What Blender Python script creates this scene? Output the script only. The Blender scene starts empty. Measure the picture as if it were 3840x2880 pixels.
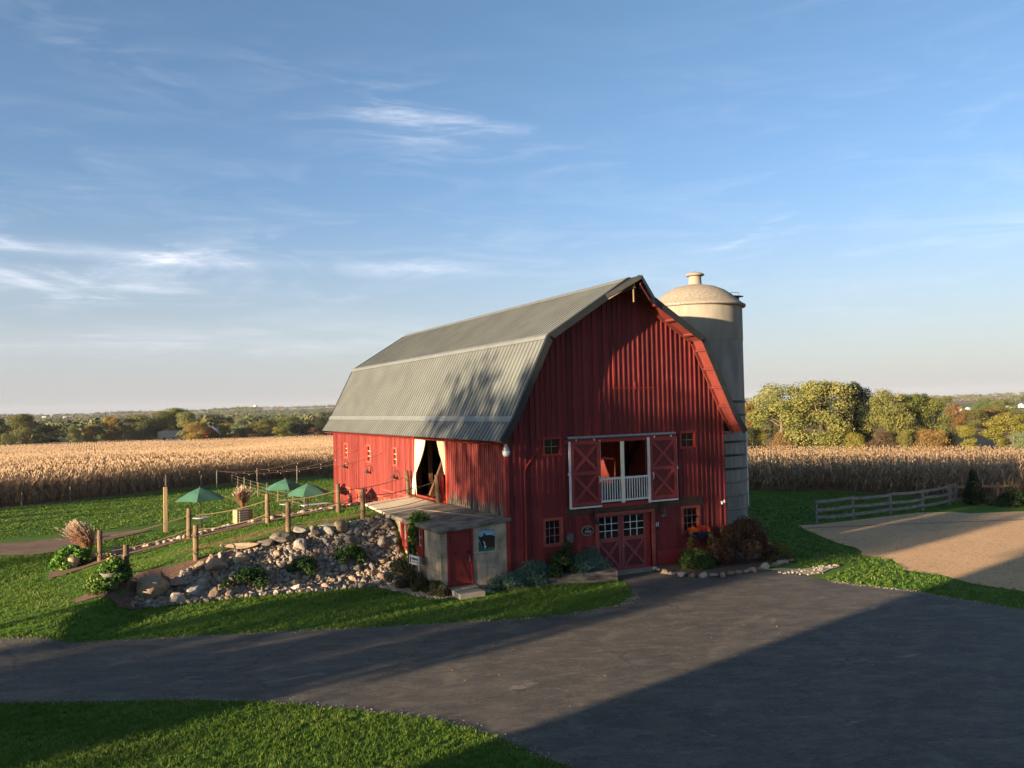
import bpy, math, random
import numpy as np
from mathutils import Vector, Matrix, geometry
random.seed(7); RNG = np.random.default_rng(11)
R = math.radians
SC = bpy.context.scene
COL = SC.collection

# ------------------------------------------------------------------ camera
CAM_LOC = Vector((-13.196, -26.905, 6.343)); YAW, PITCH, ROLL = 0.46552, 0.026935, -0.02256
fwd = Vector((math.sin(YAW) * math.cos(PITCH), math.cos(YAW) * math.cos(PITCH), math.sin(PITCH)))
rgt = Vector((math.cos(YAW), -math.sin(YAW), 0)); upv = rgt.cross(fwd)
r2 = math.cos(ROLL) * rgt + math.sin(ROLL) * upv; u2 = -math.sin(ROLL) * rgt + math.cos(ROLL) * upv
cd = bpy.data.cameras.new('camera'); cam = bpy.data.objects.new('camera', cd); COL.objects.link(cam)
M = Matrix((r2, u2, -fwd)).transposed().to_4x4(); M.translation = CAM_LOC; cam.matrix_world = M
cd.sensor_fit = 'HORIZONTAL'; cd.sensor_width = 36; cd.lens = 36 * 3150 / 3840; cd.clip_start = .1; cd.clip_end = 30000
SC.camera = cam

# ------------------------------------------------------------------ sun and sky
AZ, EL = R(13.5), math.atan(0.138)          # direction the sunlight travels (from +x towards +y), elevation
trav = Vector((math.cos(AZ) * math.cos(EL), math.sin(AZ) * math.cos(EL), -math.sin(EL)))
sd = bpy.data.lights.new('sun', 'SUN'); so = bpy.data.objects.new('sun', sd); COL.objects.link(so)
sd.energy = 5.0; sd.angle = R(.55); sd.color = (1, .75, .48)
so.rotation_euler = (-trav).to_track_quat('Z', 'Y').to_euler()
W = bpy.data.worlds.new('World'); SC.world = W; W.use_nodes = True
wt = W.node_tree; wt.nodes.clear()
class NG:
    """tiny node-graph helper"""
    def __init__(s, t): s.t = t
    def n(s, typ, **k):
        x = s.t.nodes.new(typ)
        for a, b in k.items(): setattr(x, a, b)
        return x
    def set(s, sock, v):
        if isinstance(v, bpy.types.NodeSocket): s.t.links.new(v, sock)
        elif v is not None: sock.default_value = v
    def m(s, op, a, b=None, c=None, clamp=False):
        x = s.n('ShaderNodeMath', operation=op, use_clamp=clamp); s.set(x.inputs[0], a)
        if b is not None: s.set(x.inputs[1], b)
        if c is not None: s.set(x.inputs[2], c)
        return x.outputs[0]
    def mix(s, f, a, b, mode='MIX'):
        x = s.n('ShaderNodeMix', data_type='RGBA', blend_type=mode); s.set(x.inputs[0], f)
        s.set(x.inputs[6], rgba(a)); s.set(x.inputs[7], rgba(b)); return x.outputs[2]
    def noise(s, vec, scale=5, detail=4, rough=.55, dist=0):
        x = s.n('ShaderNodeTexNoise'); s.set(x.inputs['Vector'], vec); s.set(x.inputs['Scale'], scale)
        s.set(x.inputs['Detail'], detail); s.set(x.inputs['Roughness'], rough); s.set(x.inputs['Distortion'], dist); return x.outputs['Fac']
    def mapr(s, v, a, b, c=0, d=1, smooth=False):
        x = s.n('ShaderNodeMapRange'); x.interpolation_type = 'SMOOTHSTEP' if smooth else 'LINEAR'
        for i, q in enumerate((v, a, b, c, d)): s.set(x.inputs[i], q)
        return x.outputs[0]
    def xyz(s, v):
        x = s.n('ShaderNodeSeparateXYZ'); s.set(x.inputs[0], v); return x.outputs
    def vec(s, x, y, z):
        q = s.n('ShaderNodeCombineXYZ'); s.set(q.inputs[0], x); s.set(q.inputs[1], y); s.set(q.inputs[2], z); return q.outputs[0]
def rgba(v):
    if isinstance(v, (tuple, list)) and len(v) == 3: return (*v, 1)
    return v
g = NG(wt)
sky = g.n('ShaderNodeTexSky', sky_type='NISHITA', sun_disc=False, sun_elevation=EL, sun_rotation=math.atan2(-trav.x, -trav.y),
          altitude=200, air_density=1.0, dust_density=1.3, ozone_density=1.6)
tc = g.n('ShaderNodeTexCoord'); X, Y, Z = g.xyz(tc.outputs['Generated'])
az = g.m('ARCTAN2', X, Y); el = g.m('ARCSINE', Z)
P = g.vec(az, g.m('MULTIPLY', el, 5.5), 0)
wisp = g.noise(P, 5.5, 9, .62, 1.2); fine = g.noise(g.vec(az, g.m('MULTIPLY', el, 9), 3), 16, 8, .65, .6)
streak = g.m('MULTIPLY', g.mapr(wisp, .46, .80), g.mapr(fine, .35, .70, .35, 1))
def blob(a, e, sa, se, tilt, amp):
    a, e, sa, se = R(a), R(e), R(sa), R(se); c, s = math.cos(R(tilt)), math.sin(R(tilt))
    da, de = g.m('SUBTRACT', az, a), g.m('SUBTRACT', el, e)
    p = g.m('DIVIDE', g.m('ADD', g.m('MULTIPLY', da, c), g.m('MULTIPLY', de, s)), sa)
    q = g.m('DIVIDE', g.m('SUBTRACT', g.m('MULTIPLY', de, c), g.m('MULTIPLY', da, s)), se)
    d2 = g.m('ADD', g.m('MULTIPLY', p, p), g.m('MULTIPLY', q, q))
    return g.m('MULTIPLY', g.m('EXPONENT', g.m('MULTIPLY', d2, -1)), amp)
tot = g.m('MULTIPLY', g.mapr(el, R(2), R(8), 0, 1), g.mapr(el, R(10), R(26), .30, .03))
blobs = [(19.5, 19.2, 7, 1.8, -12, .5), (23, 18.3, 6, 1.3, -6, .42), (2, 10.0, 8, .8, -2, 1.5), (-3, 8.4, 8, 1.3, 0, .9), (2, 7.2, 7, .35, 1, .9),
         (20.5, 9.6, 5, .6, -3, .8), (13, 11.4, 4, .9, 4, .5), (43, 10.9, 2.2, .25, 22, .9), (50, 9.3, 3, .3, 3, .7), (56, 9.6, 3.5, .5, 4, .9),
         (8, 4.6, 12, .9, 0, .55), (0, 22, 8, 1.2, -18, .18), (46, 25, 7, 1.5, -16, .2), (55, 15, 4, .5, 35, .35)]
for b in blobs: tot = g.m('ADD', tot, blob(*b))
cl = g.m('MULTIPLY', streak, tot, clamp=True)
# the broad bands keep a soft body of their own
body = g.m('MULTIPLY', g.m('ADD', blob(2.5, 9.9, 7.5, .42, -1.5, .8), g.m('ADD', g.m('ADD', blob(22.5, 18.6, 6, .9, -8, .20), blob(-2, 8.1, 9, .9, 0, .28)), g.m('ADD', blob(20.5, 9.5, 4.5, .4, -3, .30), blob(6, 4.6, 14, 1.0, 0, .22)))), g.mapr(fine, .3, .7, .35, 1))
body = g.m('MULTIPLY', body, g.mapr(wisp, .28, .58, .4, 1)); cl = g.m('ADD', cl, body, clamp=True)
# clear-air tint: deeper higher up, milky near the horizon (Nishita has no moist-air whitening)
grade = g.mapr(el, R(0), R(33), 0, 1)
low = g.mix(g.mapr(el, R(-1), R(17), 0, 1, True), (.60, .62, .76), (.68, .745, 1.03))
tint = g.mix(grade, low, (.68, .80, .90)); tint = g.mix(g.mapr(el, R(33), R(60), 0, 1, True), tint, (.80, .74, .62))  # overhead sky, out of view, dulled and warmed to cut blue fill light
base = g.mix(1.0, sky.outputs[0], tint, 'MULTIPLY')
base = g.mix(g.mapr(el, R(0), R(15), .55, 0, True), base, (2.75, 2.85, 3.25))
out = g.mix(g.m('MULTIPLY', cl, .75), base, (4.5, 4.6, 4.9))
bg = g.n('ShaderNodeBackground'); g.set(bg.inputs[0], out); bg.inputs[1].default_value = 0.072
wo = g.n('ShaderNodeOutputWorld'); wt.links.new(bg.outputs[0], wo.inputs[0])
SC.view_settings.view_transform = 'Standard'; SC.view_settings.look = 'None'
SC.view_settings.exposure = 1.88; SC.view_settings.gamma = 1.0
SC.cycles.max_bounces = 6; SC.cycles.transparent_max_bounces = 6; SC.cycles.use_denoising = True
SC.cycles.volume_bounces = 0; SC.cycles.caustics_reflective = False; SC.cycles.caustics_refractive = False

# ------------------------------------------------------------------ mesh + object helpers
class MB:
    """collects shapes and links them as ONE mesh object"""
    def __init__(s, off=(0, 0, 0)): s.v = []; s.f = []; s.off = Vector(off)
    def quad(s, *p):
        n = len(s.v); s.v += [tuple(q) for q in p]; s.f.append(tuple(range(n, n + len(p)))); return s
    def hexa(s, p):
        """8 points: bottom 4 (ccw), top 4"""
        n = len(s.v); s.v += [tuple(q) for q in p]
        for f in ((3, 2, 1, 0), (4, 5, 6, 7), (0, 1, 5, 4), (1, 2, 6, 5), (2, 3, 7, 6), (3, 0, 4, 7)): s.f.append(tuple(n + i for i in f))
        return s
    def box(s, x0, y0, z0, x1, y1, z1):
        return s.hexa([(x0, y0, z0), (x1, y0, z0), (x1, y1, z0), (x0, y1, z0), (x0, y0, z1), (x1, y0, z1), (x1, y1, z1), (x0, y1, z1)])
    def bar(s, a, b, w, h, up=(0, 0, 1)):
        """box of section w x h (h along up) from a to b"""
        a, b, up = Vector(a), Vector(b), Vector(up); d = (b - a).normalized()
        sd_ = d.cross(up)
        if sd_.length < 1e-5: sd_ = d.cross(Vector((0, 1, 0)))
        sd_.normalize(); u = sd_.cross(d); sd_ = sd_ * (w / 2); u = u * (h / 2)
        return s.hexa([a - sd_ - u, a + sd_ - u, b + sd_ - u, b - sd_ - u, a - sd_ + u, a + sd_ + u, b + sd_ + u, b - sd_ + u])
    def tube(s, pts, rad, n=8, cap=True):
        pts = [Vector(p) for p in pts]
        if not isinstance(rad, (list, tuple)): rad = [rad] * len(pts)
        b0 = len(s.v); prev = None
        for i, p in enumerate(pts):
            d = (pts[min(i + 1, len(pts) - 1)] - pts[max(i - 1, 0)]).normalized()
            a = prev - d * prev.dot(d) if prev is not None else d.orthogonal()
            if a.length < 1e-6: a = d.orthogonal()
            a.normalize(); prev = a; b = d.cross(a)
            for k in range(n):
                t = 2 * math.pi * k / n; s.v.append(tuple(p + (a * math.cos(t) + b * math.sin(t)) * rad[i]))
        for i in range(len(pts) - 1):
            for k in range(n):
                k2 = (k + 1) % n; s.f.append((b0 + i * n + k, b0 + i * n + k2, b0 + (i + 1) * n + k2, b0 + (i + 1) * n + k))
        if cap:
            s.f.append(tuple(b0 + k for k in reversed(range(n)))); e = b0 + (len(pts) - 1) * n; s.f.append(tuple(e + k for k in range(n)))
        return s
    def lathe(s, c, prof, n=24, cap=True):
        """prof: (radius, z) list"""
        b0 = len(s.v); c = Vector(c)
        for r_, z in prof:
            for k in range(n):
                t = 2 * math.pi * k / n; s.v.append((c.x + r_ * math.cos(t), c.y + r_ * math.sin(t), c.z + z))
        for i in range(len(prof) - 1):
            for k in range(n):
                k2 = (k + 1) % n; s.f.append((b0 + i * n + k, b0 + i * n + k2, b0 + (i + 1) * n + k2, b0 + (i + 1) * n + k))
        if cap:
            s.f.append(tuple(b0 + k for k in reversed(range(n)))); e = b0 + (len(prof) - 1) * n; s.f.append(tuple(e + k for k in range(n)))
        return s
    def prism(s, poly, d):
        """extrude planar polygon (3D points) by vector d"""
        n = len(poly); b0 = len(s.v); d = Vector(d)
        s.v += [tuple(p) for p in poly] + [tuple(Vector(p) + d) for p in poly]
        s.f.append(tuple(b0 + i for i in reversed(range(n)))); s.f.append(tuple(b0 + n + i for i in range(n)))
        for i in range(n): j = (i + 1) % n; s.f.append((b0 + i, b0 + j, b0 + n + j, b0 + n + i))
        return s
    def build(s, name, mat_, parent=None, smooth=False, bevel=0):
        me = bpy.data.meshes.new(name)
        o = s.off; me.from_pydata([(x - o.x, y - o.y, z - o.z) for x, y, z in s.v], [], s.f)
        me.materials.append(mat_); me.update()
        if smooth: me.polygons.foreach_set('use_smooth', [True] * len(me.polygons))
        ob = bpy.data.objects.new(name, me); COL.objects.link(ob)
        if parent is not None: ob.parent = parent
        if bevel:
            b = ob.modifiers.new('bevel', 'BEVEL'); b.width = bevel; b.segments = 1; b.limit_method = 'ANGLE'
        return ob
def npmesh(name, V, F, mats, parent=None, midx=None, attr=None, smooth=False):
    """V (n,3) array, F (m,3|4) array"""
    V = np.asarray(V, np.float32); F = np.asarray(F, np.int32); k = F.shape[1]
    me = bpy.data.meshes.new(name); me.vertices.add(len(V)); me.vertices.foreach_set('co', V.ravel())
    me.loops.add(F.size); me.loops.foreach_set('vertex_index', F.ravel())
    me.polygons.add(len(F)); me.polygons.foreach_set('loop_start', np.arange(0, F.size, k, dtype=np.int32))
    for m_ in (mats if isinstance(mats, (list, tuple)) else [mats]): me.materials.append(m_)
    if midx is not None: me.polygons.foreach_set('material_index', np.asarray(midx, np.int32))
    if attr is not None:
        a = me.attributes.new('rnd', 'FLOAT', 'FACE'); a.data.foreach_set('value', np.asarray(attr, np.float32))
    me.update(calc_edges=True); me.validate()
    me.polygons.foreach_set('use_smooth', np.full(len(me.polygons), bool(smooth)))
    ob = bpy.data.objects.new(name, me); COL.objects.link(ob)
    if parent is not None: ob.parent = parent
    return ob
def tag(o, label=None, cat=None, group=None, kind=None):
    for k, v in (('label', label), ('category', cat), ('group', group), ('kind', kind)):
        if v: o[k] = v
    return o
def thing(name, label, cat, loc=(0, 0, 0), rotz=0, group=None):
    o = bpy.data.objects.new(name, None); COL.objects.link(o); o.location = loc; o.rotation_euler = (0, 0, rotz)
    o.empty_display_size = .1; return tag(o, label, cat, group)
KIDS = {}
def copy_tree(o, parent=None):
    c = o.copy(); COL.objects.link(c); c.parent = parent
    for ch in list(o.children): copy_tree(ch, c)
    return c
def place(proto, loc, rotz=0, scale=1, label=None, used=set()):
    o = proto if proto.name not in used else copy_tree(proto)
    used.add(proto.name); used.add(o.name)
    o.location = loc; o.rotation_euler = (0, 0, rotz)
    o.scale = (scale,) * 3 if not isinstance(scale, (tuple, list)) else scale
    if label: o['label'] = label
    return o

# ------------------------------------------------------------------ materials
def newmat(name):
    m_ = bpy.data.materials.new(name); m_.use_nodes = True; t = m_.node_tree; t.nodes.clear()
    gg = NG(t); b = gg.n('ShaderNodeBsdfPrincipled'); o = gg.n('ShaderNodeOutputMaterial'); t.links.new(b.outputs[0], o.inputs[0])
    b.inputs['Specular IOR Level'].default_value = .3
    return m_, gg, b
def bump(gg, b, h, strength=.4, dist=.02):
    x = gg.n('ShaderNodeBump'); x.inputs['Strength'].default_value = strength; x.inputs['Distance'].default_value = dist
    gg.set(x.inputs['Height'], h); gg.t.links.new(x.outputs[0], b.inputs['Normal'])
def pm(name, c1, c2=None, scale=3, stretch=(1, 1, 1), rough=.85, metal=0, bmp=0, bscale=None, detail=5, c3=None, f3=.25, s3=20, rnd=0, spec=.3, lo=.35, hi=.65, bdist=.02, sub=None):
    m_, gg, b = newmat(name); tc_ = gg.n('ShaderNodeTexCoord')
    mp = gg.n('ShaderNodeMapping'); gg.set(mp.inputs[0], tc_.outputs['Object']); mp.inputs['Scale'].default_value = stretch
    v = mp.outputs[0]
    oi = gg.n('ShaderNodeObjectInfo')
    if rnd:
        sh = gg.n('ShaderNodeVectorMath', operation='ADD'); gg.set(sh.inputs[0], v)
        gg.set(sh.inputs[1], gg.vec(gg.m('MULTIPLY', oi.outputs['Random'], 37), gg.m('MULTIPLY', oi.outputs['Random'], 91), 0)); v = sh.outputs[0]
    col = rgba(c1)
    if c2: col = gg.mix(gg.mapr(gg.noise(v, scale, detail), lo, hi), c1, c2)
    if c3: col = gg.mix(gg.mapr(gg.noise(v, s3, 6, .7), 1 - f3 - .12, 1 - f3 + .12), col, c3)
    if rnd:
        hs = gg.n('ShaderNodeHueSaturation'); gg.set(hs.inputs['Color'], col)
        gg.set(hs.inputs['Value'], gg.mapr(oi.outputs['Random'], 0, 1, 1 - rnd, 1 + rnd))
        gg.set(hs.inputs['Hue'], gg.mapr(gg.m('FRACT', gg.m('MULTIPLY', oi.outputs['Random'], 7.7)), 0, 1, .5 - rnd * .05, .5 + rnd * .05)); col = hs.outputs[0]
    gg.set(b.inputs['Base Color'], col); b.inputs['Roughness'].default_value = rough; b.inputs['Metallic'].default_value = metal
    b.inputs['Specular IOR Level'].default_value = spec
    if bmp: bump(gg, b, gg.noise(v, bscale or scale * 4, 6, .6), bmp, bdist)
    return m_
def redmat(name, axis, pitch, phase, rot_lo, rot_hi, wear=.5, amax=1e3, base=(.33, .034, .022), dark=(.20, .020, .016)):
    """faded barn paint: board-to-board variation, vertical streaks, bare wood where the paint has gone (between rot_lo and rot_hi)"""
    m_, gg, b = newmat(name); tc_ = gg.n('ShaderNodeTexCoord'); v = tc_.outputs['Object']; x, y, z = gg.xyz(v)
    a = (x, y)[axis]; bid = gg.m('FLOOR', gg.m('DIVIDE', gg.m('ADD', a, phase), pitch))
    wn = gg.n('ShaderNodeTexWhiteNoise', noise_dimensions='1D'); gg.set(wn.inputs['W'], bid); bv = wn.outputs['Value']
    st = gg.noise(gg.vec(gg.m('MULTIPLY', x, 9), gg.m('MULTIPLY', y, 9), gg.m('MULTIPLY', z, .9)), 1.6, 6, .65)
    big = gg.noise(v, .55, 4, .6)
    f = gg.m('ADD', gg.m('MULTIPLY', bv, .35), gg.m('ADD', gg.m('MULTIPLY', st, .5), gg.m('MULTIPLY', big, .4)))
    col = gg.mix(gg.mapr(f, .38, .86), dark, base)
    col = gg.mix(gg.mapr(big, .5, .7, 0, .35), col, tuple(c * .55 + .01 for c in base))
    col = gg.mix(gg.mapr(st, .58, .76, 0, .45), col, (.36, .12, .10))
    # knots / flakes of grey wood
    fl = gg.noise(gg.vec(gg.m('MULTIPLY', x, 14), gg.m('MULTIPLY', y, 14), gg.m('MULTIPLY', z, 2.2)), 1.5, 7, .7)
    zone = gg.m('MULTIPLY', gg.mapr(z, rot_lo - .05, rot_lo + .05), gg.mapr(gg.m('ADD', z, gg.m('MULTIPLY', bv, -.25)), rot_lo + .1, rot_hi, 1, 0, True))
    zone = gg.m('MULTIPLY', zone, gg.mapr(a, amax, amax + .1, 1, 0))
    thr = gg.m('SUBTRACT', .74, gg.m('MULTIPLY', zone, wear))
    wear_m = gg.mapr(gg.m('SUBTRACT', fl, thr), 0, .07)
    wood = gg.mix(gg.mapr(st, .4, .6), (.022, .016, .014), (.20, .17, .135))
    col = gg.mix(wear_m, col, wood)
    gg.set(b.inputs['Base Color'], col); b.inputs['Roughness'].default_value = .8
    bump(gg, b, gg.m('ADD', st, gg.m('MULTIPLY', fl, .5)), .5, .01)
    return m_
def leafmat(name, c1, c2, c3=None, rnd=.12, trans=.25):
    """leaves: face-to-face variation through the 'rnd' attribute; some light passes through"""
    m_, gg, b = newmat(name); at = gg.n('ShaderNodeAttribute', attribute_name='rnd'); a = at.outputs['Fac']
    col = gg.mix(gg.mapr(a, 0, 1), c1, c2)
    if c3: col = gg.mix(gg.mapr(a, .86, .9), col, c3)
    oi = gg.n('ShaderNodeObjectInfo'); hs = gg.n('ShaderNodeHueSaturation'); gg.set(hs.inputs['Color'], col)
    gg.set(hs.inputs['Value'], gg.mapr(oi.outputs['Random'], 0, 1, 1 - rnd, 1 + rnd)); gg.set(hs.inputs['Hue'], gg.mapr(gg.m('FRACT', gg.m('MULTIPLY', oi.outputs['Random'], 5.3)), 0, 1, .5 - rnd * .12, .5 + rnd * .12))
    gg.set(b.inputs['Base Color'], hs.outputs[0]); b.inputs['Roughness'].default_value = .65; b.inputs['Specular IOR Level'].default_value = .2
    if trans:
        tr = gg.n('ShaderNodeBsdfTranslucent'); gg.set(tr.inputs[0], hs.outputs[0]); mx = gg.n('ShaderNodeMixShader'); mx.inputs[0].default_value = trans
        gg.t.links.new(b.outputs[0], mx.inputs[1]); gg.t.links.new(tr.outputs[0], mx.inputs[2])
        o = [n for n in gg.t.nodes if n.type == 'OUTPUT_MATERIAL'][0]; gg.t.links.new(mx.outputs[0], o.inputs[0])
    return m_
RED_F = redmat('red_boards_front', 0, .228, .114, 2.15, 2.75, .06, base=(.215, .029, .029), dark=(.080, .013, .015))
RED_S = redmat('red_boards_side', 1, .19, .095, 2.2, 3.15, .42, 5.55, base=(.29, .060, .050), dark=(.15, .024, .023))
RED_P = pm('red_trim_paint', (.30, .030, .022), (.22, .024, .020), 4, (1, 1, .4), .6, rnd=.04)
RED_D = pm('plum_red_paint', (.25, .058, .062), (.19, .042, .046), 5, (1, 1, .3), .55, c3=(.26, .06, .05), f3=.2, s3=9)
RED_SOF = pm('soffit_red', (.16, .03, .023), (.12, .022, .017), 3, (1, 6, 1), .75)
WHITE = pm('white_paint', (.66, .66, .65), (.54, .54, .53), 4, rough=.5)
BLACKM = pm('black_metal', (.018, .018, .020), (.03, .028, .028), 8, rough=.5, metal=.3)
GALV = pm('galvanised', (.30, .32, .34), (.22, .24, .26), 6, rough=.45, metal=.6)
ROOFM = pm('roof_metal', (.150, .166, .163), (.122, .134, .132), .8, (1, 1, 1), .5, metal=.15, c3=(.19, .195, .18), f3=.2, s3=3)
ROOFT = pm('roof_trim', (.195, .212, .208), (.165, .178, .174), 2, rough=.45, metal=.3)
ROOFD = pm('roof_dark_trim', (.030, .034, .036), (.022, .025, .027), 3, rough=.5, metal=.3)
CONC = pm('concrete', (.33, .29, .23), (.22, .195, .16), 1.5, rough=.9, bmp=.5, bscale=14, c3=(.10, .09, .08), f3=.22, s3=2.2)
CONC_W = pm('stained_concrete', (.42, .345, .25), (.19, .165, .13), 1.6, (1.3, 1.3, .8), .92, bmp=.6, bscale=9, c3=(.05, .045, .04), f3=.2, s3=2.6, lo=.38, hi=.66)
CONC_P = pm('pale_concrete', (.60, .50, .38), (.52, .43, .32), .9, rough=.88, bmp=.25, bscale=20)
SLAB = pm('weathered_slab', (.24, .21, .165), (.085, .078, .066), 1.9, rough=.95, bmp=.7, bscale=8, c3=(.30, .27, .22), f3=.22, s3=5)
SILO = pm('silo_concrete', (.25, .24, .215), (.165, .16, .148), 1.3, (1.4, 1.4, .45), .9, bmp=.4, bscale=12, c3=(.10, .095, .085), f3=.24, s3=1.6)
SILOU = pm('silo_render', (.27, .245, .205), (.19, .175, .15), 1.2, (1.4, 1.4, .3), .9, bmp=.2, bscale=9, c3=(.18, .15, .11), f3=.17, s3=.9)
DOME = pm('dome_render', (.27, .24, .20), (.19, .165, .135), 9, rough=.95, bmp=.7, bscale=14, c3=(.34, .29, .22), f3=.3, s3=16)
GLASS = pm('dark_glass', (.007, .007, .009), rough=.08, spec=.4)
WOODG = pm('grey_wood', (.20, .175, .14), (.11, .095, .075), 5, (1, 1, .12), .9, bmp=.5, bscale=10)
WOODP = pm('post_wood', (.20, .135, .08), (.09, .06, .04), 6, (1, 1, .15), .88, bmp=.5, bscale=12, rnd=.15)
WOODT = pm('new_wood', (.36, .26, .15), (.25, .18, .10), 5, (1, 1, .15), .8, bmp=.3)
WOODI = pm('interior_wood', (.16, .075, .032), (.07, .032, .016), 3, (1, 1, .3), .85)
WOODD = pm('dark_rotten_wood', (.045, .030, .022), (.085, .05, .03), 5, (.3, 3, 3), .9, bmp=.5)
ROPE = pm('rope', (.30, .21, .125), (.20, .14, .085), 30, rough=.95)
CABLE = pm('cable', (.03, .028, .025), rough=.6)
CURT = pm('cream_curtain', (.66, .58, .38), (.56, .48, .31), 2, rough=.9)
STONE = [pm('stone_%s' % n, a, b_, 3.5, rough=.92, bmp=.6, bscale=5, bdist=.05, c3=c_, f3=.22, s3=7, rnd=.22) for n, a, b_, c_ in (
    ('tan', (.34, .255, .175), (.24, .18, .125), (.40, .33, .25)), ('grey', (.27, .255, .235), (.19, .18, .165), (.35, .33, .305)),
    ('pink', (.38, .25, .195), (.28, .19, .15), (.44, .35, .29)), ('dark', (.17, .15, .13), (.10, .088, .075), (.25, .22, .19)),
    ('pale', (.40, .35, .29), (.29, .26, .215), (.44, .40, .35)))]
ASPH = None
HAZE = True
# ------------------------------------------------------------------ terrain
def ss(a, b, x): t = np.clip((x - a) / (b - a), 0, 1); return t * t * (3 - 2 * t)
RX = np.array([-60, -30, -20, -16, -13.5, -12.5, -9.75, -6.6, -3.7, -2.7, 0]); RZ = np.array([.2, .2, .26, .38, .64, .88, 1.33, 1.80, 2.06, 2.14, 2.16])
def H(x, y):
    x = np.asarray(x, float); y = np.asarray(y, float)
    r = np.hypot(x + 13.2, y + 26.9); a = np.degrees(np.arctan2(x + 13.2, y + 26.9))
    lawn = .62 * ss(6, 13, y) * (1 - ss(-5, -1, -x) * 0) * (1 - .55 * ss(16, 45, y)) * (1 - ss(8, 12, x))
    lawn = lawn + .22 * (1 - ss(6, 14, y)) * ss(3, 9, -x) * ss(-2, 3, y)
    top = np.interp(x, RX, RZ)
    south = np.interp(x, [-14, -12.5, -11, -3, 0], [1.2, 3.0, 5.0, 5.35, 5.35]); bot = np.interp(x, [-20, -16, -14, -12.9, -12.1, -10, -5, -2.6, 0], [-3, -2.4, -1.2, .9, 2.35, 2.45, 2.4, 2.2, 2.2])
    up = ss(0, 1, (y - bot) / np.maximum(south - bot, .3)) * (1 - ss(9.7, 11.3, y)); up = up * (1 - ss(-2.4, -2.1, x)) * ss(-26, -15, x)
    z = lawn * (1 - up) + np.maximum(top, lawn) * up
    # falls away beyond the yard
    left = 1 - ss(3, 12, a); right = ss(32, 40, a)
    s0 = 55 * right + (1 - right) * (115 * left + 60 * (1 - left)); s1 = 148 * right + (1 - right) * (185 * left + 330 * (1 - left))
    z = z - ss(40, 110, r) * 1.0 - 5.0 * ss(s0, s1, r) - 2.0 * ss(330, 700, r)
    hill = 15 + 9 * np.exp(-((a - 12) / 8) ** 2) + 2 * np.sin(a * .9) + 3 * np.exp(-((a - 33) / 6) ** 2) - 4 * ss(38, 60, a)
    z = z + hill * ss(900, 3000, r) + 2.2 * np.sin(x * .0041 + 1) * np.sin(y * .0037) * ss(500, 1200, r)
    return z
def h(x, y): return float(H(x, y))
def axis(lo, hi, a, b, d, gfac):
    c = list(np.arange(a, b + 1e-6, d)); s = d; v = b
    while v < hi: s *= gfac; v += s; c.append(v)
    s = d; v = a
    while v > lo: s *= gfac; v -= s; c.insert(0, v)
    return np.array(c)
xs = axis(-4500, 5500, -22, 40, .4, 1.09); ys = axis(-400, 5500, -28, 30, .4, 1.09)
XX, YY = np.meshgrid(xs, ys); ZZ = H(XX, YY)
nx, ny = len(xs), len(ys); idx = np.arange(nx * ny).reshape(ny, nx)
F = np.stack([idx[:-1, :-1], idx[:-1, 1:], idx[1:, 1:], idx[1:, :-1]], -1).reshape(-1, 4)
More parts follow.
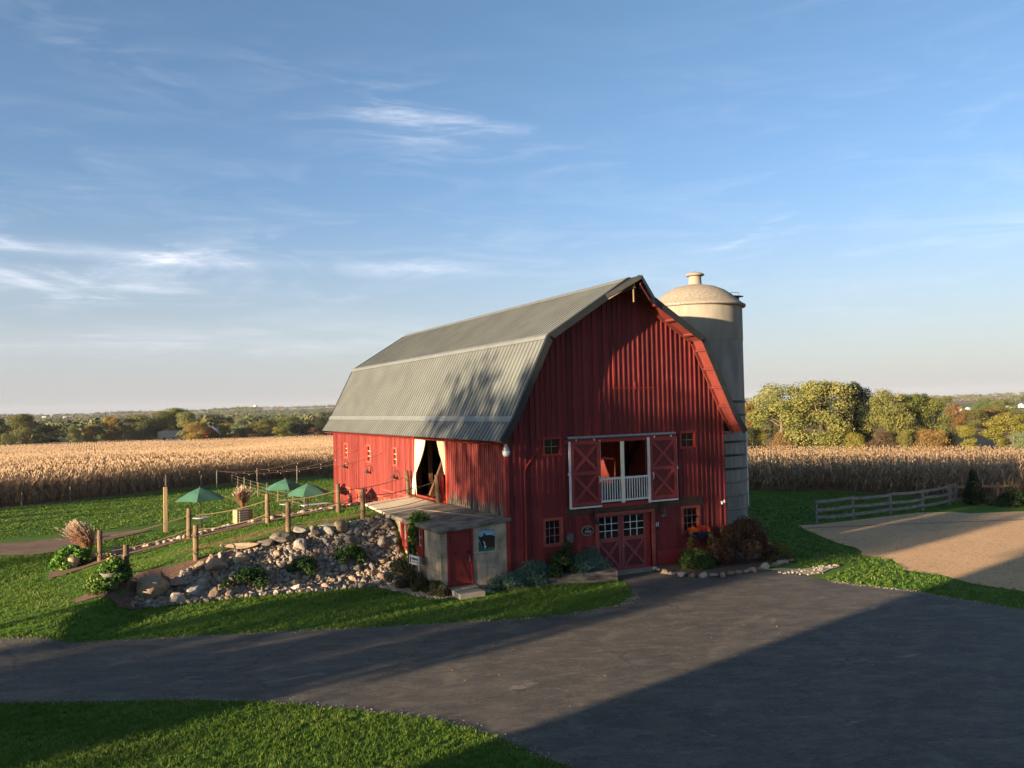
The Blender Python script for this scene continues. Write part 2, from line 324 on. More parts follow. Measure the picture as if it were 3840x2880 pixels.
def groundmat():
    m_, gg, b = newmat('lawn_and_fields'); tc_ = gg.n('ShaderNodeTexCoord'); v = tc_.outputs['Object']; x, y, z = gg.xyz(v)
    n1 = gg.noise(v, .35, 5, .6); n2 = gg.noise(v, 7, 5, .7); n3 = gg.noise(v, 45, 4, .7)
    gr = gg.mix(gg.mapr(n1, .35, .65), (.055, .125, .016), (.090, .165, .024)); gr = gg.mix(gg.mapr(n2, .40, .75), gr, (.040, .095, .014))
    gr = gg.mix(gg.mapr(n3, .4, .75), gr, (.085, .150, .030)); n5 = gg.noise(v, .9, 6, .7, .5); gr = gg.mix(gg.mapr(n5, .56, .68, 0, .6), gr, (.13, .14, .04))
    # worn strip along the ramp: thin brown grass (scuffed by feet)
    wy = gg.m('ABSOLUTE', gg.m('SUBTRACT', y, 6.6))
    worn = gg.m('MULTIPLY', gg.mapr(wy, 1.3, .2), gg.m('MULTIPLY', gg.mapr(x, -13.5, -9), gg.mapr(x, -1, -3)))
    worn = gg.mapr(gg.m('MULTIPLY', worn, gg.noise(gg.vec(gg.m('MULTIPLY', x, .5), gg.m('MULTIPLY', y, 1.6), 0), 2.2, 6, .7)), .22, .45)
    gr = gg.mix(worn, gr, (.20, .13, .07))
    # far fields: patchwork by cell
    vo = gg.n('ShaderNodeTexVoronoi', feature='F1'); gg.set(vo.inputs['Vector'], gg.vec(gg.m('MULTIPLY', x, .6), y, 0)); vo.inputs['Scale'].default_value = .0032
    cr = gg.n('ShaderNodeValToRGB'); gg.set(cr.inputs[0], gg.xyz(vo.outputs['Color'])[0]); cr.color_ramp.interpolation = 'CONSTANT'
    e = cr.color_ramp.elements; e[0].color = (0.18, 0.12, 0.07, 1); e[1].position = .22; e[1].color = (.07, .12, .03, 1)
    for p, c in ((.42, (0.20, 0.13, 0.08, 1)), (.6, (.22, .14, .08, 1)), (.75, (.10, .13, .045, 1)), (.88, (0.22, 0.16, 0.09, 1))): q = e.new(p); q.color = c
    rr = gg.m('SQRT', gg.m('ADD', gg.m('MULTIPLY', x, x), gg.m('MULTIPLY', y, y)))
    soil = gg.mix(gg.mapr(n2, .3, .7), (.17, .11, .06), (.25, .17, .09))
    corn_l = gg.m('MULTIPLY', gg.mapr(gg.m('ADD', y, gg.m('MULTIPLY', x, -.8)), 57.6, 58.4), 1)
    corn_r = gg.m('MULTIPLY', gg.mapr(x, 36.2, 36.8), gg.mapr(y, -60, -59))
    gr = gg.mix(gg.m('MAXIMUM', corn_l, corn_r), gr, soil)
    col = gg.mix(gg.mapr(rr, 480, 520), gr, gg.mix(gg.mapr(rr, 700, 900), (.075, .10, .03), cr.outputs[0]))
    gg.set(b.inputs['Base Color'], col); b.inputs['Roughness'].default_value = .95; b.inputs['Specular IOR Level'].default_value = .1
    bump(gg, b, gg.m('ADD', n3, n2), .6, .03); return m_
GROUND = groundmat()
gro = npmesh('ground', np.stack([XX.ravel(), YY.ravel(), ZZ.ravel()], -1), F, GROUND, smooth=True); tag(gro, kind='structure')

def sheet(name, poly, mat_, dz, cell=.4, kind='structure', zf=None, skirt=0):
    """a sheet draped on the terrain, with the exact outline poly"""
    poly = [tuple(p) for p in poly]; pts = []
    n = len(poly)
    for i in range(n):
        a, b = Vector(poly[i]), Vector(poly[(i + 1) % n]); k = max(1, int((b - a).length / cell))
        for j in range(k): pts.append(a.lerp(b, j / k))
    nb = len(pts); P_ = np.array([tuple(p) for p in pts]); lo, hi = P_.min(0), P_.max(0)
    gx, gy = np.meshgrid(np.arange(lo[0], hi[0], cell), np.arange(lo[1], hi[1], cell)); q = np.stack([gx.ravel(), gy.ravel()], -1)
    q = q[inside(q, P_)]
    # keep inner points off the outline
    keep = np.ones(len(q), bool)
    for p in P_: keep &= ((q - p) ** 2).sum(1) > (cell * .45) ** 2
    q = q[keep]; allp = [Vector(p) for p in P_] + [Vector(p) for p in q]
    edges = [(i, (i + 1) % nb) for i in range(nb)]
    vs, _, fs, *_r = geometry.delaunay_2d_cdt(allp, edges, [], 1, 1e-4)
    V = np.array([tuple(v) for v in vs]); z = (zf or H)(V[:, 0], V[:, 1]) + dz
    mb = MB(); mb.v = [tuple(map(float, (a[0], a[1], c))) for a, c in zip(V, z)]; mb.f = [tuple(f) for f in fs]
    o = mb.build(name, mat_, smooth=True)
    if kind: o['kind'] = kind
    return o
def inside(q, P_):
    x, y = q[:, 0], q[:, 1]; r = np.zeros(len(q), bool); n = len(P_)
    for i in range(n):
        x1, y1 = P_[i]; x2, y2 = P_[(i + 1) % n]
        if y1 == y2: continue
        c = ((y1 > y) != (y2 > y)) & (x < (x2 - x1) * (y - y1) / (y2 - y1) + x1); r ^= c
    return r
def asphalt():
    m_, gg, b = newmat('asphalt'); tc_ = gg.n('ShaderNodeTexCoord'); v = tc_.outputs['Object']; x, y, z = gg.xyz(v)
    n1 = gg.noise(v, .45, 5, .65, .4); n3 = gg.noise(v, 90, 3, .8)
    sv = gg.vec(gg.m('ADD', gg.m('MULTIPLY', x, .7), gg.m('MULTIPLY', y, -.25)), gg.m('ADD', gg.m('MULTIPLY', y, 1.4), gg.m('MULTIPLY', x, .5)), 0); nm_ = gg.noise(v, 16, 5, .8)
    st = gg.noise(sv, 1.3, 7, .72, .3); st2 = gg.noise(sv, 3.6, 6, .7, .8)
    col = gg.mix(gg.mapr(n1, .3, .7), (.050, .047, .045), (.080, .073, .066))
    col = gg.mix(gg.mapr(st, .44, .74, 0, .9), col, (.165, .140, .112))
    col = gg.mix(gg.mapr(st2, .58, .74, 0, .75), col, (.24, .205, .17))
    dx, dy = gg.m('SUBTRACT', x, 9), gg.m('ADD', y, 19); rr = gg.m('ADD', gg.m('SQRT', gg.m('ADD', gg.m('MULTIPLY', dx, dx), gg.m('MULTIPLY', dy, dy))), gg.m('MULTIPLY', n1, 1.2))
    tyre = gg.m('MULTIPLY', gg.mapr(gg.m('SINE', gg.m('MULTIPLY', rr, 2.1)), .90, .99), gg.mapr(gg.noise(v, .8, 5, .7), .50, .62)); col = gg.mix(gg.m('MULTIPLY', tyre, .45), col, (.19, .165, .135))
    col = gg.mix(gg.mapr(nm_, .50, .66, 0, .55), col, (.15, .135, .115)); col = gg.mix(gg.mapr(nm_, .46, .34, 0, .45), col, (.030, .029, .030))
    col = gg.mix(gg.mapr(n3, .58, .68, 0, .9), col, (.21, .195, .175)); col = gg.mix(gg.mapr(n3, .36, .28, 0, .6), col, (.02, .02, .022))
    # hairline cracks
    vo = gg.n('ShaderNodeTexVoronoi', feature='DISTANCE_TO_EDGE'); vo.inputs['Scale'].default_value = .16
    wob = gg.n('ShaderNodeVectorMath', operation='ADD'); gg.set(wob.inputs[0], v); ns = gg.noise(v, 1.2, 5, .6)
    gg.set(wob.inputs[1], gg.vec(ns, gg.noise(v, 1.7, 5, .6), 0)); gg.set(vo.inputs['Vector'], wob.outputs[0])
    crack = gg.m('MULTIPLY', gg.mapr(vo.outputs['Distance'], .007, .002), gg.mapr(n1, .42, .5))
    pt = gg.noise(gg.vec(gg.m('MULTIPLY', x, .5), gg.m('MULTIPLY', y, 1.1), 7), 1.0, 7, .66, .5); col = gg.mix(gg.mapr(pt, .64, .70, 0, .6), col, (.25, .22, .185)); col = gg.mix(gg.mapr(pt, .36, .30, 0, .5), col, (.028, .028, .031))
    col = gg.mix(gg.m('MULTIPLY', crack, .35), col, (.015, .015, .016))
    gg.set(b.inputs['Base Color'], col); b.inputs['Roughness'].default_value = .82; b.inputs['Specular IOR Level'].default_value = .35
    bump(gg, b, gg.m('ADD', n3, gg.m('MULTIPLY', st2, .6)), .55, .012); return m_
ASPH = asphalt()
DN = [(-60, 9), (-34, 4.2), (-22, 1.3), (-15.45, 0.0), (-13.18, -0.54), (-10.8, -1.19), (-8.71, -1.88), (-5.88, -2.97), (-3.3, -3.86), (-1.73, -4.43), (-0.3, -4.67), (0.87, -4.62), (1.89, -4.44), (2.5, -4.1), (2.85, -3.6), (3.32, -2.82), (4.01, -1.15), (4.2, -.25), (4.2, -.18), (6.12, -0.18), (6.04, -0.71), (5.89, -1.46), (6.09, -2.22), (6.36, -2.62), (7.06, -2.85), (7.85, -2.91), (8.62, -2.83), (9.2, -2.97), (9.71, -3.6), (9.79, -4.52), (9.81, -5.45), (10.19, -6.67), (10.85, -7.92), (10.99, -9.45), (11.41, -11.29), (12.2, -15), (14, -22), (16, -34), (-6, -36), (-4.2, -24), (-4.9, -18), (-5.78, -13.98), (-6.08, -12.74), (-6.42, -11.69), (-7.1, -10.53), (-8.39, -9.17), (-9.8, -7.85), (-11.34, -6.8), (-12.93, -5.99), (-15.04, -4.9), (-22, -2.6), (-34, .2), (-60, 5)]
road = sheet('driveway', DN, ASPH, .012, .5)
SAND = None
def sandmat():
    m_, gg, b = newmat('arena_sand'); tc_ = gg.n('ShaderNodeTexCoord'); v = tc_.outputs['Object']; x, y, z = gg.xyz(v)
    n1 = gg.noise(v, .5, 5, .6); n2 = gg.noise(v, 11, 6, .75); n3 = gg.noise(v, 40, 4, .8)
    col = gg.mix(gg.mapr(n1, .3, .7), (.66, .42, .235), (.52, .33, .185)); col = gg.mix(gg.mapr(n2, .47, .60), col, (.80, .56, .34)); col = gg.mix(gg.mapr(gg.noise(v, 3.1, 7, .75), .52, .66, 0, .6), col, (.30, .21, .135)); col = gg.mix(gg.mapr(n3, .6, .7, 0, .7), col, (.55, .47, .36))
    # harrow grooves in arcs, and a drag line
    dx, dy = gg.m('SUBTRACT', x, 25.6), gg.m('SUBTRACT', y, -1.2); rr = gg.m('SQRT', gg.m('ADD', gg.m('MULTIPLY', dx, dx), gg.m('MULTIPLY', dy, dy)))
    w = gg.m('SINE', gg.m('MULTIPLY', gg.m('ADD', rr, gg.m('MULTIPLY', n1, .5)), 7.5))
    msk = gg.m('MULTIPLY', gg.mapr(rr, 5.3, 4.6), gg.mapr(dy, .5, 2))
    ln = gg.m('ABSOLUTE', gg.m('ADD', gg.m('SUBTRACT', y, 3.9), gg.m('MULTIPLY', gg.m('SUBTRACT', x, 18.6), .34)))
    ln = gg.mapr(gg.m('ADD', ln, gg.m('MULTIPLY', n2, .25)), .34, .12)
    hgt = gg.m('ADD', gg.m('MULTIPLY', gg.m('MULTIPLY', w, msk), 1.1), gg.m('ADD', n2, gg.m('MULTIPLY', n3, .6))); hgt = gg.m('SUBTRACT', hgt, gg.m('MULTIPLY', ln, 1.5))
    col = gg.mix(gg.m('MULTIPLY', ln, .6), col, (.13, .08, .055)); col = gg.mix(gg.m('MULTIPLY', gg.m('MULTIPLY', msk, gg.mapr(w, .3, 1)), .3), col, (.5, .40, .28))
    gg.set(b.inputs['Base Color'], col); b.inputs['Roughness'].default_value = .95
    bump(gg, b, hgt, 1, .10); return m_
SAND = sandmat()
AR = [(18.84, 4.88), (19.84, 4.6), (22.49, 4.7), (25.33, 4.85), (28.11, 5.0), (29.68, 4.2), (29.9, 3.2), (32, 2.6), (36, 1.2), (44, -3), (52, -14), (46, -26), (20, -26), (15, -18), (13.68, -9.87), (13.4, -8.31), (13.85, -6.71), (13.5, -5.6), (14.3, -4.6), (14.9, -3.9), (14.6, -2.63), (15.3, -2.1), (15.89, -1.3), (16.1, -.3), (16.6, .9), (17.56, 2.63), (18.1, 3.8)]
sheet('sand_arena', AR, SAND, .012, .6)
DIRT = pm('path_dirt', (.19, .125, .085), (.13, .085, .06), 1.2, rough=.95, bmp=.6, bscale=25, c3=(.26, .19, .15), f3=.25, s3=12)
MULCH = pm('mulch', (.19, .115, .085), (.09, .055, .045), 14, rough=.95, bmp=1, bscale=30, c3=(.33, .22, .17), f3=.25, s3=35, bdist=.04)
PEA = pm('pale_gravel', (.38, .33, .26), (.20, .175, .14), 28, rough=.95, bmp=1, bscale=35, c3=(.62, .57, .5), f3=.3, s3=60, bdist=.04)
# brown path on the far side of the ramp, mulch beds, gravel strips
sheet('path', [(-40, 14.5), (-24, 14.6), (-16.6, 14.0), (-15.2, 13.4), (-14, 13.8), (-12.4, 16.2), (-11.2, 17.8), (-10.4, 18.8), (-11.4, 19.2), (-13.2, 18.8), (-15.5, 18.0), (-17.1, 18.2), (-24, 19.2), (-40, 19.2)], DIRT, .03, .4)
sheet('rock_bed_mulch', [(-13.6, 2.25), (-13.8, 2.8), (-13.2, 3.3), (-12.4, 3.7), (-11.8, 4.2), (-11.1, 4.5), (-10.2, 4.6), (-8.6, 4.9), (-6.5, 5.05), (-4.5, 5.25), (-2.72, 5.3), (-2.7, 2.2), (-4, 2.35), (-6.7, 2.25), (-9.6, 2.25), (-11, 2.4), (-12.4, 2.2)], MULCH, .03, .3)
sheet('ramp_edge_mulch', [(-14.6, 7.6), (-13.3, 8.6), (-12.5, 8.75), (-10, 8.9), (-7.2, 8.9), (-4.8, 9.1), (-2.8, 9.25), (-2.8, 10.1), (-5, 10.2), (-8, 10.2), (-11, 10.3), (-13.2, 10.2), (-14.6, 9.2)], MULCH, .035, .3)
sheet('hut_gravel', [(-4.15, 2.35), (-3.8, 1.5), (-3.45, .5), (-2.95, -.5), (-2.4, -.8), (-2.4, -.4), (-2.6, -.2), (-3.0, .6), (-3.2, 1.5), (-3.5, 2.35)], PEA, .03, .2)
sheet('barn_bed_mulch', [(6.2, -.02), (6.2, -.7), (6.05, -1.4), (6.25, -2.1), (6.6, -2.5), (7.4, -2.72), (8.4, -2.7), (9.2, -2.6), (10, -2.4), (11.2, -2.1), (12.2, -1.2), (12.3, 0.5), (11.5, 1.8), (10.2, 1.5), (10.05, -.02)], MULCH, .03, .3)
sheet('gravel_strip', [(9.35, -2.75), (9.80, -3.6), (9.9, -4.4), (10.4, -4.45), (11.2, -4.1), (12.1, -3.85), (12.0, -3.6), (11.4, -3.45), (10.6, -3.45), (10.0, -2.9)], PEA, .03, .2)
sheet('front_bed_soil', [(-.6, -.16), (-.5, -.58), (.9, -.6), (1.8, -.72), (2.6, -1.0), (3.5, -1.4), (3.72, -1.1), (3.75, -.03), (.02, -.03), (0, -.16)], MULCH, .0, .2, zf=lambda x, y: .12 + .05 * x)
# ------------------------------------------------------------------ the red barn
BW, BL = 9.99, 23.8
PK, KN, FL, EA = (4.995, 11.08), (1.467, 8.863), (-.03, 5.884), (-.531, 5.157)
OF, OB = -.742, BL + .5
def wall_top(x):
    """underside of the roof above the gable wall"""
    x = min(x, BW - x)
    return float(np.interp(x, [-1, FL[0], KN[0], PK[0]], [5.0, FL[1], KN[1], PK[1]])) - .10
barn = thing('barn', 'large red board-and-batten barn with a grey metal gambrel roof', 'barn')
def strips(mb, a0, a1, z0, topf, holes, put, cuts):
    """fill a wall between a0 and a1 with boards, leaving holes (a, z, a2, z2); put(mb, a, b, z0, z1a, z1b)"""
    cs = sorted({a0, a1, *[c for c in cuts if a0 < c < a1], *[v for h_ in holes for v in (h_[0], h_[2]) if a0 < v < a1]})
    for a, b in zip(cs[:-1], cs[1:]):
        if b - a < .004: continue
        mid = (a + b) / 2; zb = z0(mid) if callable(z0) else z0
        for h_ in sorted([h_ for h_ in holes if h_[0] < mid < h_[2]], key=lambda q: q[1]):
            if h_[1] > zb + .005: put(mb, a, b, zb, h_[1], h_[1])
            zb = max(zb, h_[3])
        if topf(mid) > zb + .02: put(mb, a, b, zb, topf(a), topf(b))
DOOR = (3.80, 0, 6.23, 2.15); LOFT = (3.92, 2.62, 6.10, 4.93)
WINS = [(1.57, 4.571, 2.209, 5.122), (7.775, 4.585, 8.42, 5.14), (1.54, 1.305, 2.17, 2.155), (7.785, 1.25, 8.52, 2.145)]
holes = [DOOR, LOFT] + WINS
fw = MB(); jit = {}
def put_f(mb, a, b, z0, za, zb):
    k = int((a + b) / 2 / .228 + .5); j = jit.setdefault(k, random.uniform(-.004, .004))
    mb.hexa([(a, j, z0), (b, j, z0), (b, .1, z0), (a, .1, z0), (a, j, za), (b, j, zb), (b, .1, zb), (a, .1, za)])
strips(fw, 0, BW, -.3, wall_top, holes, put_f, [k * .228 - .114 for k in range(1, 45)])
random.seed(3)
for k in range(0, 44):
    x = k * .228 + .114 + random.uniform(-.006, .006)
    if x > BW - .05: break
    w = .022 + random.uniform(0, .006); hh = [q for q in holes if q[0] - .09 < x < q[2] + .09]
    z0 = -.2 if (x < 2.4 and k % 2 == 0) or x > 8.9 else 2.62
    if 2.4 < x < 7.5: z0 = 2.62 + random.uniform(-.04, .05)
    if k in (3, 7, 41): z0 = random.uniform(2.3, 3.2)
    segs = [(z0, wall_top(x) - .02)]
    for q in hh:
        segs = [s2 for (a, b) in segs for s2 in ((a, min(b, q[1] - .1)), (max(a, q[3] + .1), b)) if s2[1] - s2[0] > .06]
    for a, b in segs:
        if 4.66 < x < 6.5 and a < 6.95 < b: segs2 = [(a, 6.93), (6.99, b)]
        else: segs2 = [(a, b)]
        for c_, d_ in segs2: fw.box(x - w, -.034, c_, x + w, -.006, d_)
fw.build('front_wall', RED_F, barn)
# concrete-block footing and smooth lower panels beside the double door
ft = MB(); ft.box(6.46, -.045, -.2, 9.4, -.006, .60); ft.build('footing', pm('red_painted_masonry', (.30, .035, .03), (.24, .03, .027), 2, rough=.8, bmp=.4, c3=(.55, .50, .47), f3=.21, s3=3.5), barn)
wts = (MB(), MB()); random.seed(9)
x = 2.42
while x < 8.7:
    w = random.uniform(.07, .16); za, zb = 2.28 + random.uniform(-.03, .03), 2.58 + random.uniform(-.03, .05)
    if not (3.7 < x + w / 2 < 6.3): wts[x > 5].box(x, -.018 - random.uniform(0, .012), za, x + w - .008, -.006, zb)
    x += w
for wt_ in wts: wt_.build('weathered_band', WOODD, barn)
# hay-door outline strips high on the gable
tr = MB(); tr.box(4.60, -.040, 6.94, 6.52, -.006, 6.975); tr.box(4.62, -.040, 6.98, 4.65, -.006, 8.6); tr.box(5.60, -.05, 6.9, 5.63, -.034, 7.2)
tr.build('hay_door_trim', RED_P, barn)
# side wall (sunlit) with its openings
SD = (5.58, 2.40, 9.42, 5.06)
SW = [(20.52, 3.66, 21.16, 4.38), (16.0, 3.62, 16.78, 4.42), (11.84, 3.66, 12.42, 4.42)]
LW = [(22.2, .95, 22.75, 1.75), (20.1, .95, 20.65, 1.75), (18.3, .95, 18.85, 1.75), (16.1, .95, 16.65, 1.75), (14.2, .95, 14.75, 1.75), (13.0, .95, 13.5, 1.75), (11.3, 1.1, 11.8, 1.78), (10.2, 1.1, 10.7, 1.78)]
sw = MB()
def put_s(mb, a, b, z0, za, zb):
    k = int((a + b) / 2 / .19 + .5) + 1000; j = jit.setdefault(k, random.uniform(-.006, .006))
    mb.hexa([(j, a, z0), (.1, a, z0), (.1, b, z0), (j, b, z0), (j, a, za), (.1, a, za), (.1, b, zb), (j, b, zb)])
strips(sw, .02, BL, -.3, lambda y: 5.60, [SD] + SW + LW + [(2.98, 2.3, 3.03, 5.1)], put_s, [k * .19 - .095 for k in range(1, 130)])
random.seed(5)
for k in range(125):
    y = k * .19 + .095 + random.uniform(-.012, .012)
    if y > BL - .05: break
    w = .017 + random.uniform(0, .006)
    z0 = 2.44 + random.uniform(-.03, .14) if y < 9.6 else .3
    segs = [(z0, 5.3 if y < 5.5 else 4.98 + random.uniform(-.05, .1))]
    for q in [SD] + SW + LW:
        if q[0] - .07 < y < q[2] + .07: segs = [s2 for (a, b) in segs for s2 in ((a, min(b, q[1] - .06)), (max(a, q[3] + .1), b)) if s2[1] - s2[0] > .06]
    if abs(y - 3.0) < .08: segs = []
    for a, b in segs: sw.box(-.026, y - w, a, -.004, y + w, b)
sw.build('side_wall', RED_S, barn)
cb = MB(); cb.box(-.045, -.045, -.2, .09, -.002, 5.75); cb.box(-.045, -.002, 2.4, -.003, .08, 5.4); cb.build('corner_board', RED_P, barn)
bk = MB()
strips(bk, 0, BW, -.5, wall_top, [], lambda m_, a, b, z0, za, zb: m_.hexa([(a, BL - .1, z0), (b, BL - .1, z0), (b, BL, z0), (a, BL, z0), (a, BL - .1, za), (b, BL - .1, zb), (b, BL, zb), (a, BL, za)]), [k * .5 for k in range(1, 20)] + [KN[0], BW - KN[0], PK[0]])
bk.build('back_wall', RED_F, barn)
rw = MB(); rw.box(BW - .1, .102, -.5, BW, BL - .102, 5.6)
for k in range(100): rw.box(BW, .12 + k * .235, 0, BW + .025, .16 + k * .235, 5.5)
rw.build('right_wall', RED_S, barn)
fl_ = MB(); fl_.box(.11, .11, 2.2, BW - .11, BL - .11, 2.44); fl_.build('loft_floor', WOODI, barn)
# timber frame seen through the openings
tf = MB()
for y in (1.2, 4.4, 9.9, 14, 18):
    for s in (1, -1):
        X_ = lambda v: v if s > 0 else BW - v
        tf.bar((X_(.35), y, 2.44), (X_(.35), y, 5.6), .22, .22, (0, 1, 0)); tf.bar((X_(1.9), y, 2.44), (X_(1.7), y, 8.7), .2, .2, (0, 1, 0))
        tf.bar((X_(.4), y, 5.4), (X_(3.6), y, 9.9), .16, .2, (0, 1, 0)); tf.bar((X_(2.6), y, 2.5), (X_(.6), y, 5.5), .16, .2, (0, 1, 0))
    tf.bar((.3, y, 5.4), (BW - .3, y, 5.4), .2, .24); tf.bar((2, y, 8.3), (BW - 2, y, 8.3), .18, .2)
tf.bar((.5, 8.6, 2.44), (1.0, 6.7, 5.5), .14, .30, (1, 0, 0)); tf.bar((.7, 9.3, 2.44), (.7, 9.3, 5.5), .16, .16)
tf.bar((2.2, 5.1, 2.44), (1.4, 5.1, 5.5), .16, .2, (0, 1, 0)); tf.bar((5.0, 3.0, 2.6), (4.2, 2.6, 5.2), .12, .14, (0, 1, 0))
tf.build('timber_frame', WOODI, barn)
pn = MB(); pn.box(1.05, 7.55, 3.45, 1.09, 8.1, 3.85); pn.box(1.05, 7.75, 3.95, 1.09, 8.0, 4.12); pn.build('framed_notice', WHITE, barn)
# roof: three slopes a side, standing ribs, trim strips, rakes
def slope(pa, pb, flip, y0=OF, y1=OB, thick=.07, name='roof', ribs=True, par=None, ya2=None):
    """pa lower (x,z), pb upper; ya2: front edge y at pb (hay hood)"""
    X_ = (lambda v: BW - v) if flip else (lambda v: v)
    a0, b0 = Vector((X_(pa[0]), y0, pa[1])), Vector((X_(pb[0]), ya2 if ya2 is not None else y0, pb[1]))
    a1, b1 = Vector((a0.x, y1, a0.z)), Vector((b0.x, y1, b0.z)); t = (Vector((b0.x, 0, b0.z)) - Vector((a0.x, 0, a0.z))).normalized()
    nrm = Vector((-t.z, 0, t.x)); nrm = nrm if nrm.z > 0 else -nrm; d = nrm * thick
    mb = MB(); q = [a0 - d, a1 - d, b1 - d, b0 - d, a0, a1, b1, b0]
    mb.hexa(q if flip else [q[1], q[0], q[3], q[2], q[5], q[4], q[7], q[6]])
    if ribs:
        y = y0 + .1
        while y < y1 - .05:
            p0, p1 = Vector((a0.x, y, a0.z)), Vector((b0.x, y, b0.z)); mb.bar(p0 + nrm * .012, p1 + nrm * .010, .04, .036, nrm); y += .305
    return mb, nrm, a0, a1, b0, b1
roofs = []
for flip in (False, True):
    mb, n1, *_ = slope(KN, PK, flip); m2, n2, *_ = slope(FL, KN, flip); m3, n3, *_ = slope(EA, FL, flip)
    allm = MB()
    for q in (mb, m2, m3):
        k = len(allm.v); allm.v += q.v; allm.f += [tuple(i + k for i in f) for f in q.f]
    ro = allm.build('roof', ROOFM, barn); roofs.append(ro)
    X_ = (lambda v: BW - v) if flip else (lambda v: v)
    tr = MB()
    for p, q, r_, w1, w2 in ((KN, PK, FL, .10, .16), (FL, KN, EA, .12, .12)):
        tu = (Vector((X_(q[0]), 0, q[1])) - Vector((X_(p[0]), 0, p[1]))).normalized(); tl = (Vector((X_(r_[0]), 0, r_[1])) - Vector((X_(p[0]), 0, p[1]))).normalized()
        pp = Vector((X_(p[0]), 0, p[1])); up_n = ((tu.cross(Vector((0, 1, 0)))) * (1 if flip is False else -1)).normalized()
        nu = Vector((-tu.z, 0, tu.x)); nu = nu if nu.z > 0 else -nu; nl = Vector((-tl.z, 0, tl.x)); nl = nl if nl.z > 0 else -nl
        for t_, n_, w in ((tu, nu, w1), (tl, nl, w2)):
            A = pp + n_ * .034; B = A + t_ * w; y0_, y1_ = OF - .012, OB + .01
            tr.hexa([(A.x, y0_, A.z), (A.x, y1_, A.z), (B.x, y1_, B.z), (B.x, y0_, B.z), (A.x + n_.x * .012, y0_, A.z + n_.z * .012), (A.x + n_.x * .012, y1_, A.z + n_.z * .012), (B.x + n_.x * .012, y1_, B.z + n_.z * .012), (B.x + n_.x * .012, y0_, B.z + n_.z * .012)])
    if flip is False:
        c = Vector((PK[0], 0, PK[1])); tr.bar(c + Vector((-.12, OF, -.035)), c + Vector((-.12, OB, -.035)), .28, .02, (-.53, 0, .85)); tr.bar(c + Vector((.12, OF, -.035)), c + Vector((.12, OB, -.035)), .28, .02, (.53, 0, .85))
    tr.build('roof_flashing', ROOFT, ro)
    # rake: dark metal edge + board; soffit with lookouts
    pts = [EA, FL, KN, PK]; rks = {OF - .03: MB(), OB + .02: MB()}
    for p, q in zip(pts[:-1], pts[1:]):
        a, b = Vector((X_(p[0]), 0, p[1])), Vector((X_(q[0]), 0, q[1])); t = (b - a).normalized(); nn = Vector((-t.z, 0, t.x)); nn = nn if nn.z > 0 else -nn
        for yy in (OF - .03, OB + .02):
            o_ = Vector((0, yy, 0)); A, B = a + nn * .035 + o_, b + nn * .035 + o_; C_, D_ = a - nn * .20 + o_, b - nn * .20 + o_
            w = Vector((0, .028, 0)); rks[yy].hexa([C_, D_, D_ + w, C_ + w, A, B, B + w, A + w])
        o_ = Vector((0, OF, 0)); rks[OF - .03].bar(a + nn * .04 + o_ + Vector((0, .05, 0)), b + nn * .04 + o_ + Vector((0, .05, 0)), .14, .015, nn)
    for rk in rks.values(): rk.build('rake_board', ROOFD, ro)
    sf = MB()
    for p, q in zip(pts[:-1], pts[1:]):
        a, b = Vector((X_(p[0]), 0, p[1])), Vector((X_(q[0]), 0, q[1])); t = (b - a).normalized(); nn = Vector((-t.z, 0, t.x)); nn = nn if nn.z > 0 else -nn
        u0, u1 = -.10, -.085
        o0, o1 = Vector((0, OF + .002, 0)), Vector((0, -.045, 0)); A = a + nn * u0; B = b + nn * u0; C_ = a + nn * u1; D_ = b + nn * u1
        sf.hexa([A + o0, A + o1, B + o1, B + o0, C_ + o0, C_ + o1, D_ + o1, D_ + o0])
        L = (b - a).length; k = int(L / .95 + .5)
        for i in range(1, k + 1):
            c = a.lerp(b, (i - .5) / k) - nn * .14; sf.bar(c + o0, c + o1, .09, .07, nn)
        c0, c1 = a - nn * .16 + Vector((0, -.08, 0)), b - nn * .16 + Vector((0, -.08, 0)); sf.bar(c0, c1, .04, .14, nn)
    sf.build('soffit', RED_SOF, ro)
    ev = MB(); ev.box(X_(0) - .02 - (.5 if not flip else 0), 0, 5.02, X_(0) + (.5 if flip else .0), BL, 5.04); ev.build('eave_soffit', RED_P, ro)
# hay hood: the two top slopes run forward to a point over the track beam
hd = MB(); tip = Vector((PK[0], -1.465, PK[1] + .01)); kl = (3.95, 10.43); 
for s in (-1, 1):
    k = Vector((PK[0] + s * 1.08, OF - .03, PK[1] - 1.08 * .628)); top = Vector((PK[0], OF - .03, PK[1])); d = Vector((0, 0, -.06))
    hd.prism([k, top, tip] if s < 0 else [top, k, tip], d)
    hd.bar(tip + Vector((s * .02, -.02, -.06)), k + Vector((0, -.02, -.06)), .035, .17)
hd.build('hay_hood', ROOFD, barn)
hb = MB(); hb.bar((PK[0] - .02, -1.40, PK[1] - .13), (3.98, -.80, 10.28), .03, .10); hb.build('hood_board', WOODT, barn)
hr = MB(); hr.bar((PK[0] + .02, -1.40, PK[1] - .30), (6.02, -.80, 10.12), .03, .09); hr.build('hood_brace', RED_SOF, barn)
tk = MB(); tk.bar((PK[0] - .1, -.1, PK[1] - .42), (PK[0] - .1, -1.2, PK[1] - .36), .10, .14); tk.bar((PK[0] - .1, -1.13, PK[1] - .40), (PK[0] - .1, -1.13, PK[1] - .95), .035, .035, (0, 1, 0)); tk.build('hay_track', WOODT, barn)
